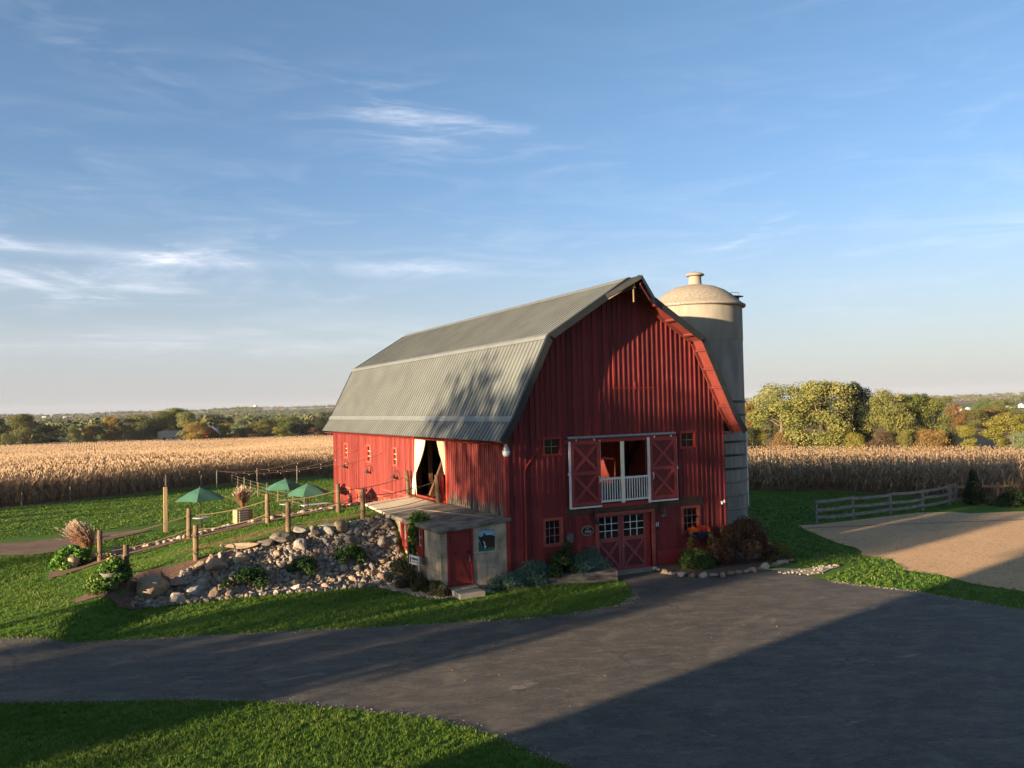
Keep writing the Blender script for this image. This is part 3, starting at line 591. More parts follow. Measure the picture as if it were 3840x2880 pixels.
# windows: frame, sill, muntins, pane
def window(x0, z0, x1, z1, nx_, nz_, fw_=.09, fm=RED_P, mm=RED_P, plane='y', at=0.0, dep=.055, mw=.016, sill=True, par=barn, inset=.02):
    """plane 'y': faces -y (front); plane 'x': faces -x (side)"""
    def T(mb, a0, d0, c0, a1, d1, c1): mb.box(a0, at + d0, c0, a1, at + d1, c1) if plane == 'y' else mb.box(at + d0, a0, c0, at + d1, a1, c1)
    w = MB()
    T(w, x0 - fw_, -.045, z1, x1 + fw_, -.006, z1 + fw_); T(w, x0 - fw_, -.045, z0 - fw_, x1 + fw_, -.006, z0)
    T(w, x0 - fw_, -.045, z0, x0, -.006, z1); T(w, x1, -.045, z0, x1 + fw_, -.006, z1)
    for q in ((x0, z0, x0 + .012, z1), (x1 - .012, z0, x1, z1), (x0, z0, x1, z0 + .012), (x0, z1 - .012, x1, z1)): T(w, q[0], -.006, q[1], q[2], dep + .03, q[3])
    wo_ = w.build('window', fm, par)
    if sill: s_ = MB(); T(s_, x0 - fw_ - .04, -.075, z0 - .045, x1 + fw_ + .04, -.045, z0 - .005); s_.build('sill', fm, wo_)
    p = MB(); T(p, x0 + .012, dep, z0 + .012, x1 - .012, dep + .008, z1 - .012); p.build('pane', GLASS, wo_)
    m_ = MB()
    for i in range(1, nx_): c = x0 + (x1 - x0) * i / nx_; T(m_, c - mw / 2, dep - .02, z0 + .012, c + mw / 2, dep - .001, z1 - .012)
    for i in range(1, nz_): c = z0 + (z1 - z0) * i / nz_; T(m_, x0 + .012, dep - .017, c - mw / 2, x1 - .012, dep - .002, c + mw / 2)
    if m_.v: m_.build('muntins', mm, wo_)
    return wo_
PALEM = pm('faded_pink_paint', (.36, .17, .14), rough=.7)
window(*WINS[0], 2, 2, .08, RED_P, PALEM); window(*WINS[1], 2, 2, .08, RED_P, PALEM)
OLDP = pm('old_red_frame', (.30, .075, .06), (.22, .05, .04), 5, rough=.75)
window(*WINS[2], 3, 3, .10, OLDP, PALEM, dep=.085); window(*WINS[3], 3, 3, .10, OLDP, PALEM, dep=.085)
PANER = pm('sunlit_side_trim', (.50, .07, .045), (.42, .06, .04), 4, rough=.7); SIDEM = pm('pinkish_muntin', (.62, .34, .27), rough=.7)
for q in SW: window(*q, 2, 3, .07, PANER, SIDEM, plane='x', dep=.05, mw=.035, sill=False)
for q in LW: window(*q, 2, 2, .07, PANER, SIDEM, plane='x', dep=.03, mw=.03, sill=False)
hw = MB()
for y0_, y1_ in ((19.9, 22.95), (15.9, 19.1), (12.8, 15.0), (9.9, 12.0)): hw.box(-.06, y0_, 1.86, -.004, y1_, 1.97)
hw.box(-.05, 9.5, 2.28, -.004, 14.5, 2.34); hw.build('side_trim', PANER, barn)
# double entrance door
dd = MB(); dd.box(3.66, -.07, 2.15, 6.37, -.006, 2.27); dd.box(3.66, -.07, -.02, 3.80, -.006, 2.15); dd.box(6.23, -.07, -.02, 6.37, -.006, 2.15)
dd.box(3.78, .0, -.02, 3.80, .16, 2.15); dd.box(6.23, 0, -.02, 6.25, .16, 2.15); dd.box(3.80, 0, 2.13, 6.23, .16, 2.15); dfr = dd.build('door_frame', OLDP, barn)
lt = MB(); lt.box(3.60, -.085, 2.30, 6.46, -.006, 2.47); lt.build('lintel', WOODD, barn)
for s in (0, 1):
    x0, x1 = (3.815, 4.85) if s == 0 else (4.875, 6.0); xi0, xi1 = x0 + .05, x1 - .12 if s == 0 else x1 - .09
    if s: xi0 = x0 + .12
    d = MB(); Y0, Y1 = .055, .10
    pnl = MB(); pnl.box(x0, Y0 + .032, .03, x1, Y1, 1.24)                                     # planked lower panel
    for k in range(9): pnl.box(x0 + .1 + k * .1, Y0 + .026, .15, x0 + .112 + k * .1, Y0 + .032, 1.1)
    d.box(x0, Y0, .03, xi0, Y1, 2.12); d.box(xi1, Y0, .03, x1, Y1, 2.12); d.box(xi0, Y0, 2.08, xi1, Y1, 2.12); d.box(xi0, Y0, 1.13, xi1, Y1, 1.29); d.box(xi0, Y0, .03, xi1, Y1 - .02, .16)
    d.bar((xi0 + .02, Y0 + .012, .19), (xi1 - .02, Y0 + .012, 1.10), .11, .040, (0, -1, 0)); d.bar((xi0 + .02, Y0 + .008, 1.10), (xi1 - .02, Y0 + .008, .19), .11, .040, (0, -1, 0))
    dl = d.build('door', RED_D, barn); pnl.build('panel', pm('plum_panel_shaded', (.135, .028, .030), (.10, .02, .022), 5, (1, 1, .3), .7) if 'plum_panel_shaded' not in bpy.data.materials else bpy.data.materials['plum_panel_shaded'], dl)  # lower panel paint darkened: shade of the recess put into its colour
    p = MB(); p.box(xi0, Y0 + .03, 1.29, xi1, Y0 + .036, 2.08); p.build('pane', GLASS, dl)
    m_ = MB()
    for i in (1, 2): c = xi0 + (xi1 - xi0) * i / 3; m_.box(c - .012, Y0 + .008, 1.29, c + .012, Y0 + .029, 2.08)
    for i in (1, 2): c = 1.29 + .79 * i / 3; m_.box(xi0, Y0 + .011, c - .012, xi1, Y0 + .027, c + .012)
    m_.build('muntins', WHITE, dl)
    if s: hn = MB(); hn.box(4.90, .01, .92, 5.0, .055, .955); hn.build('handle', GALV, dl)
blk = MB(); blk.box(6.0, .06, -.02, 6.23, .12, 2.13); blk.build('side_panel', RED_P, dfr)
# sliding loft doors with double X bracing
for nm, (x0, x1, z0, z1), gside in (('l', (2.62, 3.90, 2.60, 5.00), 0), ('r', (6.16, 7.46, 2.62, 5.02), 1)):
    d = MB(); Y0, Y1 = -.115, -.075; fr = .13
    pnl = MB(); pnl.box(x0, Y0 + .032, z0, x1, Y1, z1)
    zm = (z0 + z1) / 2
    for q in ((x0, z0, x0 + fr, z1), (x1 - fr, z0, x1, z1), (x0 + fr, z0, x1 - fr, z0 + fr), (x0 + fr, z1 - fr, x1 - fr, z1), (x0 + fr, zm - fr / 2, x1 - fr, zm + fr / 2)): d.box(q[0], Y0 - .014, q[1], q[2], Y0 + .032, q[3])
    for za, zb in ((z0 + fr, zm - fr / 2), (zm + fr / 2, z1 - fr)):
        d.bar((x0 + fr + .02, Y0 + .012, za + .03), (x1 - fr - .02, Y0 + .012, zb - .03), .12, .040, (0, -1, 0)); d.bar((x0 + fr + .02, Y0 + .008, zb - .03), (x1 - fr - .02, Y0 + .008, za + .03), .12, .040, (0, -1, 0))
    dl = d.build('sliding_door', pm('sliding_door_red_' + nm, (.26, .040, .038), (.215, .032, .031), 4, rough=.6), barn); pnl.build('panel', pm('door_panel_' + nm, (.15, .022, .021), (.10, .016, .016), 5, (1, 1, .3), .7), dl)  # panel behind the braces painted darker to stand for recess shadow
    t_ = MB(); wl = .075 if True else .03
    if gside == 0: t_.box(x0 - .08, Y0 - .005, z0 - .03, x0, Y1, z1); t_.box(x1, Y0 - .004, z0, x1 + .018, Y1, z1 + .02); t_.box(x0 - .08, Y0 - .008, z0 - .09, x1 + .03, Y1, z0 - .031)
    else: t_.box(x0 - .085, Y0 - .03, z0 - .10, x0, Y1, z1 + .02); t_.box(x1, Y0 - .004, z0, x1 + .018, Y1, z1); t_.box(x0, Y0 - .008, z0 - .09, x1 + .02, Y1, z0 - .031)
    t_.build('white_edging', WHITE, dl)
    hx = x1 - .07 if gside == 0 else x0 + .13
    hn = MB(); hn.tube([(hx, Y0 - .005, 3.42), (hx, Y0 - .06, 3.46), (hx, Y0 - .06, 3.62), (hx, Y0 - .005, 3.66)], .017, 6); hn.build('handle', WHITE, dl)
    lx = x0 - .08 if gside == 0 else x1 + .01
    lc = MB(); lc.box(lx - .04, Y0 - .01, 3.75, lx + .04, Y1, 3.84); lc.build('latch', WHITE, dl)
    for xx in (x0 + .25, x1 - .25): hg = MB(); hg.box(xx - .02, Y0 - .01, z1, xx + .02, Y0 + .01, z1 + .1); hg.build('hanger', WHITE, dl)
tk = MB(); tk.tube([(2.48, -.12, 5.13), (7.42, -.12, 5.155)], .055, 8); tk.build('door_track', GALV, barn)
hp = MB(); hp.box(2.44, -.05, 4.93, 7.46, -.006, 5.08); hp.build('track_header', RED_P, barn)
lj = MB(); lj.box(3.80, -.07, 2.47, 6.22, -.03, 2.60); lj.build('loft_sill', RED_P, barn)
ra = MB()
ra.box(3.92, -.075, 3.50, 6.10, -.03, 3.58); ra.box(3.92, -.07, 2.66, 6.10, -.035, 2.74)
for k in range(19):
    x = 4.0 + k * .113
    if abs(x - 4.93) > .07: ra.box(x - .017, -.065, 2.74, x + .017, -.04, 3.50)
ra.build('railing', WHITE, barn)
po = MB(); po.box(4.86, -.10, 2.60, 4.99, -.03, 4.93); po.build('white_post', pm('cream_post', (.72, .68, .56), rough=.6), barn)
# side doorway: curtains, threshold, rod
def curtain(y_out, y_in, zt, zk, yk, zb, side):
    mb = MB(); n = 14; rows = 16; V = []
    for j in range(rows + 1):
        z = zt + (zb - zt) * j / rows
        if z > zk: t = (zt - z) / (zt - zk); yi = y_in + (yk - y_in) * (t ** 1.6); yo = y_out
        else: t = (zk - z) / (zk - zb); yi = yk + (yk - y_out) * -.0 + side * .22 * t; yo = y_out + side * -.22 * min(1, t * 2.5)
        for i in range(n + 1):
            u = i / n; y = yo + (yi - yo) * u; w = min(1, abs(yi - yo) / .9 + .25)
            V.append((-.05 - .045 * math.sin(u * 19 + z * .8) * w - (.03 if z < zk else 0), y, z))
    b0 = 0; mb.v = V
    for j in range(rows):
        for i in range(n): a = j * (n + 1) + i; mb.f.append((a, a + 1, a + n + 2, a + n + 1))
    o = mb.build('curtain', CURT, barn, smooth=True); so_ = o.modifiers.new('s', 'SOLIDIFY'); so_.thickness = .012
    return o
curtain(9.30, 7.95, 5.04, 3.45, 9.12, 2.46, -1); 
c2 = MB(); V = []
for j in range(17):
    z = 5.04 - 1.45 * j / 16; yi = 6.60 - .95 * (j / 16) ** 1.3
    for i in range(11): u = i / 10; V.append((-.05 - .035 * math.sin(u * 12), 5.62 + (yi - 5.62) * u, z))
c2.v = V; c2.f = [(j * 11 + i, j * 11 + i + 1, (j + 1) * 11 + i + 1, (j + 1) * 11 + i) for j in range(16) for i in range(10)]
o = c2.build('curtain', CURT, barn, smooth=True); o.modifiers.new('s', 'SOLIDIFY').thickness = .012
th = MB(); th.box(-.35, 5.5, 2.36, .3, 9.5, 2.43); th.build('threshold', WOODI, barn)
th = MB(); th.box(-.12, 5.55, 2.43, -.05, 9.45, 2.50); th.build('red_sill', RED_P, barn)
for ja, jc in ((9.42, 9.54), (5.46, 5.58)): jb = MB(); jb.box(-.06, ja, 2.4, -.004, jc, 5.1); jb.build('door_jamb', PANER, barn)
# gooseneck lamps on the wall, electrical bits
def gooseneck(x, y, z, dx, dy, nm='wall_lamp', mat_=BLACKM):
    """arm from the wall at (x,y,z) out along (dx,dy); bell shade hanging"""
    t = MB(); P_ = lambda d, zz: (x + dx * d, y + dy * d, z + zz)
    t.tube([P_(0, -.12), P_(.015, .12)], .045, 8)
    t.tube([P_(.03, .02), P_(.10, .10), P_(.18, .20), P_(.27, .20), P_(.34, .12), P_(.36, .0)], .014, 6); lo = t.build(nm, mat_)
    s_ = MB(); s_.lathe(P_(.36, 0), [(.03, .02), (.045, -.04), (.06, -.08), (.14, -.16), (.17, -.20), (.165, -.205), (.05, -.09)], 16, cap=False); s_.build('lamp_shade', mat_, lo, smooth=True)
    return lo
BRZ = pm('bronze_metal', (.06, .04, .03), rough=.5, metal=.4)
for (yy, zz, lab) in ((20.72, 3.25, 'bronze gooseneck barn lamp under the side window farthest from the camera'), (16.2, 3.22, 'bronze gooseneck barn lamp under the middle side window'), (11.9, 3.22, 'bronze gooseneck barn lamp under the side window nearest the curtained doorway')):
    tag(gooseneck(0, yy - .35, zz, -.6, .8, mat_=BRZ), lab, 'lamp', 'gooseneck lamps along the sunlit side wall')
tag(gooseneck(3.52, 0, 2.14, 0, -1), 'black gooseneck lamp left of the double door', 'lamp', 'gooseneck lamps flanking the double door')
tag(gooseneck(6.62, 0, 2.20, 0, -1), 'black gooseneck lamp above the restroom sign right of the double door', 'lamp', 'gooseneck lamps flanking the double door')
yl = thing('yard_light', 'grey dusk-to-dawn yard light under the eave at the barn corner', 'lamp', (-.12, -.30, 4.68)); yl.scale = (.85, .85, .85)
a = MB(); a.tube([(.1, .28, .0), (.02, .1, -.06), (0, 0, .02)], .018, 6); a.build('bracket', GALV, yl)
a = MB(); a.lathe((0, 0, 0), [(.09, .30), (.12, .26), (.13, .16), (.15, .13), (.10, .30)], 16); a.tube([(0, 0, .25), (0, 0, .40)], .06, 10); a.build('housing', GALV, yl)
a = MB(); a.lathe((0, 0, 0), [(.11, -.10), (.15, -.02), (.17, .12), (.16, .13)], 18); a.build('refractor', pm('ribbed_glass', (.55, .57, .60), (.45, .47, .5), 20, rough=.3), yl, smooth=True)
# conduit, meter box, pipe, hydrant pipe, speaker, signs
cdt = MB(); cdt.tube([(.72, -.045, 0.2), (.72, -.045, 4.0), (.80, -.05, 4.18), (1.35, -.05, 4.85), (1.40, -.05, 5.1)], .028, 6); tag(cdt.build('conduit', RED_P), 'red painted conduit bending up the gable wall near the barn corner', 'conduit')
eb = thing('meter_box', 'small dark grey electrical box beside the lower left window', 'electrical box', (2.52, -.05, 1.46))
a = MB(); a.box(-.12, -.09, -.17, .12, .04, .17); a.build('box', pm('box_grey', (.07, .08, .09), rough=.5), eb, bevel=.012); a = MB(); a.tube([(-.07, -.02, -.17), (-.07, -.02, -1.2)], .016, 6); a.tube([(0, -.02, .17), (0, -.02, .24)], .02, 6); a.build('conduit', RED_P, eb)
pp = MB(); pp.tube([(2.86, -.12, .1), (2.86, -.12, 1.14)], .05, 8); tag(pp.build('vent_pipe', RED_P), 'stubby red pipe standing in the shrubs by the barn wall', 'pipe')
sp_ = thing('floodlight', 'small white twin floodlight low on the right end of the gable wall', 'lamp', (9.70, -.04, 2.28)); a = MB(); a.tube([(0, 0, 0), (0, -.08, .02)], .03, 8); a.lathe((-.06, -.12, -.02), [(.02, .06), (.05, -.05)], 10); a.lathe((.06, -.12, .03), [(.02, .06), (.05, -.05)], 10); a.build('lamp_head', WHITE, sp_)
def text(s, size, mat_, parent, loc, rot, name='lettering', ext=.002, align='CENTER'):
    c = bpy.data.curves.new(name, 'FONT'); c.body = s; c.size = size; c.extrude = ext; c.align_x = align; c.align_y = 'CENTER'; c.materials.append(mat_)
    tmp = bpy.data.objects.new('tmp_text', c); COL.objects.link(tmp); bpy.context.view_layer.update(); me = bpy.data.meshes.new_from_object(tmp.evaluated_get(bpy.context.evaluated_depsgraph_get())); bpy.data.objects.remove(tmp, do_unlink=True)
    o = bpy.data.objects.new(name, me); COL.objects.link(o); o.parent = parent; o.location = loc; o.rotation_euler = rot; return o
ov = thing('date_plaque', 'small oval black plaque reading 1936 left of the double door', 'plaque', (3.32, -.03, 1.66))
a = MB(); n = 28
a.prism([(.27 * math.cos(t), -.006, .185 * math.sin(t)) for t in [2 * math.pi * k / n for k in range(n)]], (0, .03, 0)); a.build('rim', pm('plaque_rim', (.24, .18, .17), rough=.5), ov)
a = MB(); a.prism([(.235 * math.cos(t), -.014, .15 * math.sin(t)) for t in [2 * math.pi * k / n for k in range(n)]], (0, .007, 0)); a.build('plate', BLACKM, ov)
PLQ = pm('plaque_letter', (.45, .42, .40), rough=.5)
text('1936', .15, PLQ, ov, (0, -.017, -.04), (R(90), 0, 0)); text('EST', .07, PLQ, ov, (0, -.017, .085), (R(90), 0, 0))
ws = thing('restroom_sign', 'dark blue restroom sign with two white figures right of the double door', 'sign', (6.49, -.03, 1.60))
NAVY = pm('navy', (.012, .022, .055), rough=.5)
a = MB(); a.box(-.09, -.008, -.07, .09, .02, .15); a.build('plate', NAVY, ws); a = MB(); a.box(-.09, -.008, -.15, .09, .02, -.09); a.build('braille_plate', BLACKM, ws)
a = MB()
for s in (-1, 1):
    c = s * .042; a.prism([(c + .013 * math.cos(t), -.012, .117 + .013 * math.sin(t)) for t in [2 * math.pi * k / 12 for k in range(12)]], (0, .004, 0))
    if s < 0: a.prism([(c - .028, -.012, -.01), (c + .028, -.012, -.01), (c + .010, -.012, .098), (c - .010, -.012, .098)], (0, .004, 0)); a.prism([(c - .011, -.012, -.05), (c + .011, -.012, -.05), (c + .011, -.012, -.01), (c - .011, -.012, -.01)], (0, .004, 0))
    else: a.prism([(c - .024, -.012, .03), (c + .024, -.012, .03), (c + .024, -.012, .098), (c - .024, -.012, .098)], (0, .004, 0)); a.prism([(c - .014, -.012, -.05), (c + .014, -.012, -.05), (c + .014, -.012, .03), (c - .014, -.012, .03)], (0, .004, 0))
a.build('figures', WHITE, ws)
ap = MB(); ap.box(3.62, -.62, -.05, 6.3, .05, .028); tag(ap.build('door_slab', CONC), 'low concrete step in front of the plum double door', 'step')
# ------------------------------------------------------------------ silo
silo = thing('silo', 'tall round concrete silo with a domed cap behind the barn', 'silo', (12.7, 4.9, 0))
SR = 2.13
a = MB(); a.lathe((0, 0, 0), [(SR, -.6), (SR, 6.6)], 64); a.build('staves', SILO, silo)
a = MB(); a.lathe((0, 0, 0), [(SR - .004, 6.6), (SR - .004, 9.2)], 64, cap=False); a.build('upper_staves', SILO, silo, smooth=True)
a = MB(); a.lathe((0, 0, 0), [(SR + .012, 9.2), (SR + .012, 10.86)], 64, cap=False); a.build('rendered_top', SILOU, silo, smooth=True)
for k in range(16):
    z = 6.35 - k * .61
    if z < -.2: break
    a = MB(); a.lathe((0, 0, z), [(SR + .003, -.05), (SR + .04, -.04), (SR + .04, .04), (SR + .003, .05)], 64, cap=False)
    a.build('hoop', BLACKM if z > 3.2 else pm('rusty_hoop', (.16, .11, .09), (.25, .23, .21), 6, rough=.9), silo, smooth=True)
JNT = pm('joint', (.17, .165, .155), rough=.9)
for k in range(26):
    sj = MB()
    for j in range(10):
        t = 2 * math.pi * (k + .5 * (j % 2)) / 26; z0 = j * .61 + .25
        sj.box(SR * math.cos(t) - .006, SR * math.sin(t) - .006, z0 + .04, SR * math.cos(t) + .006, SR * math.sin(t) + .006, z0 + .56)
    sj.build('stave_joint', JNT, silo)

a = MB(); a.lathe((0, 0, 10.81), [(SR + .02, -.02), (SR + .17, .0), (SR + .18, .09), (SR + .05, .16), (1.95, .36), (1.70, .60), (1.35, .84), (.95, 1.02), (.5, 1.12), (.42, 1.14)], 56); a.build('dome', DOME, silo, smooth=True)
a = MB(); a.lathe((0, 0, 10.81), [(.42, 1.08), (.31, 1.18), (.29, 1.55), (.30, 1.60)], 28); vt = a.build('vent', SILOU, silo, smooth=True)
a = MB(); a.lathe((0, 0, 10.81), [(.36, 1.56), (.44, 1.60), (.44, 1.65), (.30, 1.72), (.0, 1.79)], 28); a.build('vent_cap', DOME, vt, smooth=True)
vx = rgt.x * 1.72; vy = rgt.y * 1.72
ha = thing('hatch', None, None); ha.parent = silo; ha.location = (vx, vy, 10.9)
a = MB(); a.bar((-.25, 0, .05), (.25, 0, .05), .5, .7); a.build('hatch_box', ROOFD, ha)
a = MB(); a.box(-.42, -.35, .42, .42, .35, .48); a.tube([(-.3, -.3, .48), (-.3, -.3, .62), (.2, -.3, .62), (.2, -.3, .48)], .012, 5); a.build('hatch_lid', ROOFD, ha)
ch = MB(); cx_, cy_ = rgt.x * (SR + .0), rgt.y * (SR + .0); ch.tube([(cx_ + .1, cy_ + .35, 1.35), (cx_ + .1, cy_ + .35, 5.0)], .30, 12); ch.build('chute', pm('white_chute', (.45, .50, .55), (.38, .42, .47), 3, rough=.5), silo)
# ------------------------------------------------------------------ concrete milk-house (hut)
hut = thing('milk_house', 'small stained concrete outbuilding with a flat slab roof at the barn corner', 'outbuilding')
HX0, HX1, HY0, HY1 = -2.55, -.05, -.02, 5.2
def hz(x): return 2.20 + (x + 2.66) * .078
HD = (-2.27, .2, -1.40, 2.07); HP = (-1.14, 1.30, -.49, 2.04)
a = MB(); strips(a, HX0, HX1, -.3, lambda x: hz(x) - .13, [HD, HP], lambda m_, p, q, z0, za, zb: m_.hexa([(p, HY0, z0), (q, HY0, z0), (q, HY0 + .2, z0), (p, HY0 + .2, z0), (p, HY0, za), (q, HY0, zb), (q, HY0 + .2, zb), (p, HY0 + .2, za)]), [-2.4, -1.3, -.3])
a.build('front_wall', CONC_W, hut)
HWN = [(1.55, 1.28, 2.45, 2.03), (3.25, 1.28, 4.0, 2.03)]
a = MB(); strips(a, HY0 + .2, HY1, -.3, lambda y: hz(HX0) - .13, HWN, lambda m_, p, q, z0, za, zb: m_.hexa([(HX0, p, z0), (HX0 + .2, p, z0), (HX0 + .2, q, z0), (HX0, q, z0), (HX0, p, za), (HX0 + .2, p, za), (HX0 + .2, q, zb), (HX0, q, zb)]), [.2 + k for k in range(5)])
a.build('side_wall', CONC_W, hut)
for z_ in (.72, 1.22, 1.72):
  for x0_, x1_ in ((HX0, HD[0] - .06), (HD[2] + .06, -.52 if z_ < 1.25 else HP[0] - .02)): a = MB(); a.box(x0_, HY0 - .004, z_ - .008, x1_, HY0 - .001, z_ + .008); a.build('form_line', SLAB, hut)
  a = MB(); a.box(HX0 - .004, HY0, z_ - .008, HX0 - .001, 1.2, z_ + .008); a.build('form_line', SLAB, hut)
#('form_line', SLAB, hut); a = MB(); a.box(HX0 - .004, HY0, z_ - .008, HX0 - .001, 1.2, z_ + .008); a.build('form_line', SLAB, hut)
a = MB(); a.hexa([(-2.68, -.12, hz(-2.68) - .13), (.12, -.12, hz(.12) - .13), (-.05, 5.5, hz(.0) - .13), (-2.68, 5.25, hz(-2.68) - .16), (-2.68, -.12, hz(-2.68)), (.12, -.12, hz(.12)), (-.05, 5.5, hz(0)), (-2.68, 5.25, hz(-2.68))]); a.build('roof_slab', SLAB, hut, bevel=.02)
a = MB(); a.bar((-1.45, 5.3, hz(-1.45) + .004), (-.35, .4, hz(-.35) + .004), .035, .006); a.build('slab_joint', CONC_P, hut)
a = MB(); a.box(HD[0] - .05, HY0 - .03, HD[1], HD[0] + .02, HY0 + .05, HD[3] + .02); a.box(HD[2] - .02, HY0 - .03, HD[1], HD[2] + .05, HY0 + .05, HD[3] + .02); a.box(HD[0] - .05, HY0 - .03, HD[3], HD[2] + .05, HY0 + .05, HD[3] + .07)
a.build('door_frame', pm('hut_red', (.20, .022, .020), (.155, .018, .017), 4, rough=.55), hut)
a = MB(); a.box(HD[0] + .02, HY0 + .03, HD[1], HD[2] - .02, HY0 + .07, HD[3]); a.box(HD[0] + .06, HY0 + .012, 1.84, HD[2] - .06, HY0 + .03, 1.97); a.box(HD[0] + .06, HY0 + .012, .25, HD[2] - .06, HY0 + .03, .36)
a.bar((HD[0] + .12, HY0 + .02, 1.84), (HD[2] - .14, HY0 + .02, .36), .13, .02, (0, -1, 0)); d_ = a.build('door', bpy.data.materials['hut_red'], hut)
a = MB(); a.tube([(-1.50, HY0 + .02, 1.02), (-1.50, HY0 - .05, 1.04), (-1.50, HY0 - .05, 1.20), (-1.50, HY0 + .02, 1.22)], .02, 6); a.build('handle', GALV, d_)
a = MB(); a.lathe((-1.53, HY0 - .01, 1.37), [(.05, -.03), (.06, 0), (.05, .03)], 10); a.build('lock', BLACKM, d_)
for i, (y0, z0, y1, z1) in enumerate(HWN):
    w_ = window(y0 + .2, z0 + .06, y1 - .2, z1 - .06, 2, 2, .20, bpy.data.materials['hut_red'], WHITE, 'x', HX0, .10, .04, False, hut)
    m_ = MB()
    for q in ((y0 + .2, z0 + .06, y0 + .25, z1 - .06), (y1 - .25, z0 + .06, y1 - .2, z1 - .06), (y0 + .25, z0 + .06, y1 - .25, z0 + .11), (y0 + .25, z1 - .11, y1 - .25, z1 - .06)): m_.box(HX0 + .05, q[0], q[1], HX0 + .09, q[2], q[3])
    m_.build('sash', WHITE, w_)
    m_ = MB(); m_.box(HX0 - .03, y0, z0 - .28, HX0 - .004, y1, z0 - .14); m_.box(HX0 - .05, y0 - .0, z0 - .28, HX0 - .031, y0 + .06, z1 + .05); m_.box(HX0 - .05, y1 - .06, z0 - .28, HX0 - .031, y1, z1 + .05); m_.build('casing', bpy.data.materials['hut_red'], w_)
a = MB(); a.box(-2.30, -.34, .05, -1.30, -.03, .20); a.build('doorstep', CONC, hut, bevel=.02)
a = MB(); a.box(-2.36, -1.15, .0, -1.42, -.36, .195); tag(a.build('paving_slab', CONC, bevel=.02), 'grey paving slab in the lawn at the milk-house door', 'paving slab')
a = MB(); a.box(-1.16, HY0 - .015, .45, -.85, HY0 - .002, .98); a.build('patched_hatch', CONC, hut)
# horse picture in the blocked window
hp_ = thing('horse_picture', 'painted picture of a dark horse with a white blaze in the milk-house wall', 'picture', (-.815, HY0 + .05, 1.67))
a = MB(); a.box(-.325, 0, -.37, .325, .02, .37); a.build('sky_panel', pm('painted_sky', (.16, .36, .55), (.22, .44, .62), 5, rough=.7), hp_)
BRN = pm('horse_brown', (.020, .014, .012), (.035, .022, .017), 9, rough=.7)
a = MB(); a.prism([(p[0], -.006, p[1]) for p in [(-.325, -.36), (.325, -.36), (.325, -.16), (.1, -.24), (-.05, -.26), (-.2, -.1), (-.325, .02)]], (0, .005, 0)); a.build('painted_grass', pm('painted_grass', (.02, .09, .10), (.03, .13, .11), 12, rough=.7), hp_)
a = MB(); a.prism([(p[0], -.012, p[1]) for p in [(-.10, -.30), (-.03, -.27), (.10, -.25), (.32, -.26), (.325, .12), (.22, .17), (.08, .19), (.0, .18), (-.03, .21), (-.09, .29), (-.11, .20), (-.13, .16), (-.20, .14), (-.25, .14), (-.285, .20), (-.29, .10), (-.26, .05), (-.24, -.02), (-.19, -.12), (-.13, -.22)]], (0, .0055, 0)); a.build('painted_horse', BRN, hp_)
a = MB(); a.prism([(p[0], -.017, p[1]) for p in [(-.115, .0), (-.07, -.04), (-.055, -.12), (-.05, -.17), (.0, -.21), (-.04, -.24), (-.06, -.30), (-.085, -.25), (-.075, -.15), (-.11, -.06)]], (0, .0045, 0)); a.build('painted_blaze', WHITE, hp_)
# sign on legs, ivy post, stone
sg = thing('yard_sign', 'small white sign on two thin legs before the milk-house window', 'sign', (-2.95, 1.55, .15), R(8))
a = MB(); a.box(-.012, -.36, .66, .012, .36, .98); a.build('sign_board', WHITE, sg)
a = MB(); a.tube([(0, .22, .66), (0, .24, 0)], .012, 5); a.tube([(0, -.2, .66), (0, -.22, 0)], .012, 5); a.build('leg', GALV, sg)
a = MB(); random.seed(4)
for z_, hh_, y0_, y1_ in ((.86, .05, .17, -.31), (.76, .022, .12, -.28)):
    y_ = y0_
    while y_ > y1_: w_ = random.uniform(.012, .03); a.box(-.016, y_ - w_, z_ - hh_ * random.uniform(.6, 1), -.0125, y_, z_ + hh_ * random.uniform(.6, 1)); y_ -= w_ + .012
a.build('lettering', BLACKM, sg)
a = MB(); a.prism([(-.0165, .29, .70), (-.0165, .21, .70), (-.0165, .21, .86), (-.0165, .25, .93), (-.0165, .29, .86)], (.003, 0, 0)); a.build('emblem', BLACKM, sg)
dp = MB(); dp.tube([(-2.85, 2.35, 0), (-2.85, 2.35, 1.5)], .07, 8); dp.tube([(-2.72, 2.28, 0), (-2.72, 2.28, 1.4)], .035, 8); tag(dp.build('downpipe', BLACKM), 'black downpipe standing against the milk-house wall under the ivy', 'pipe')
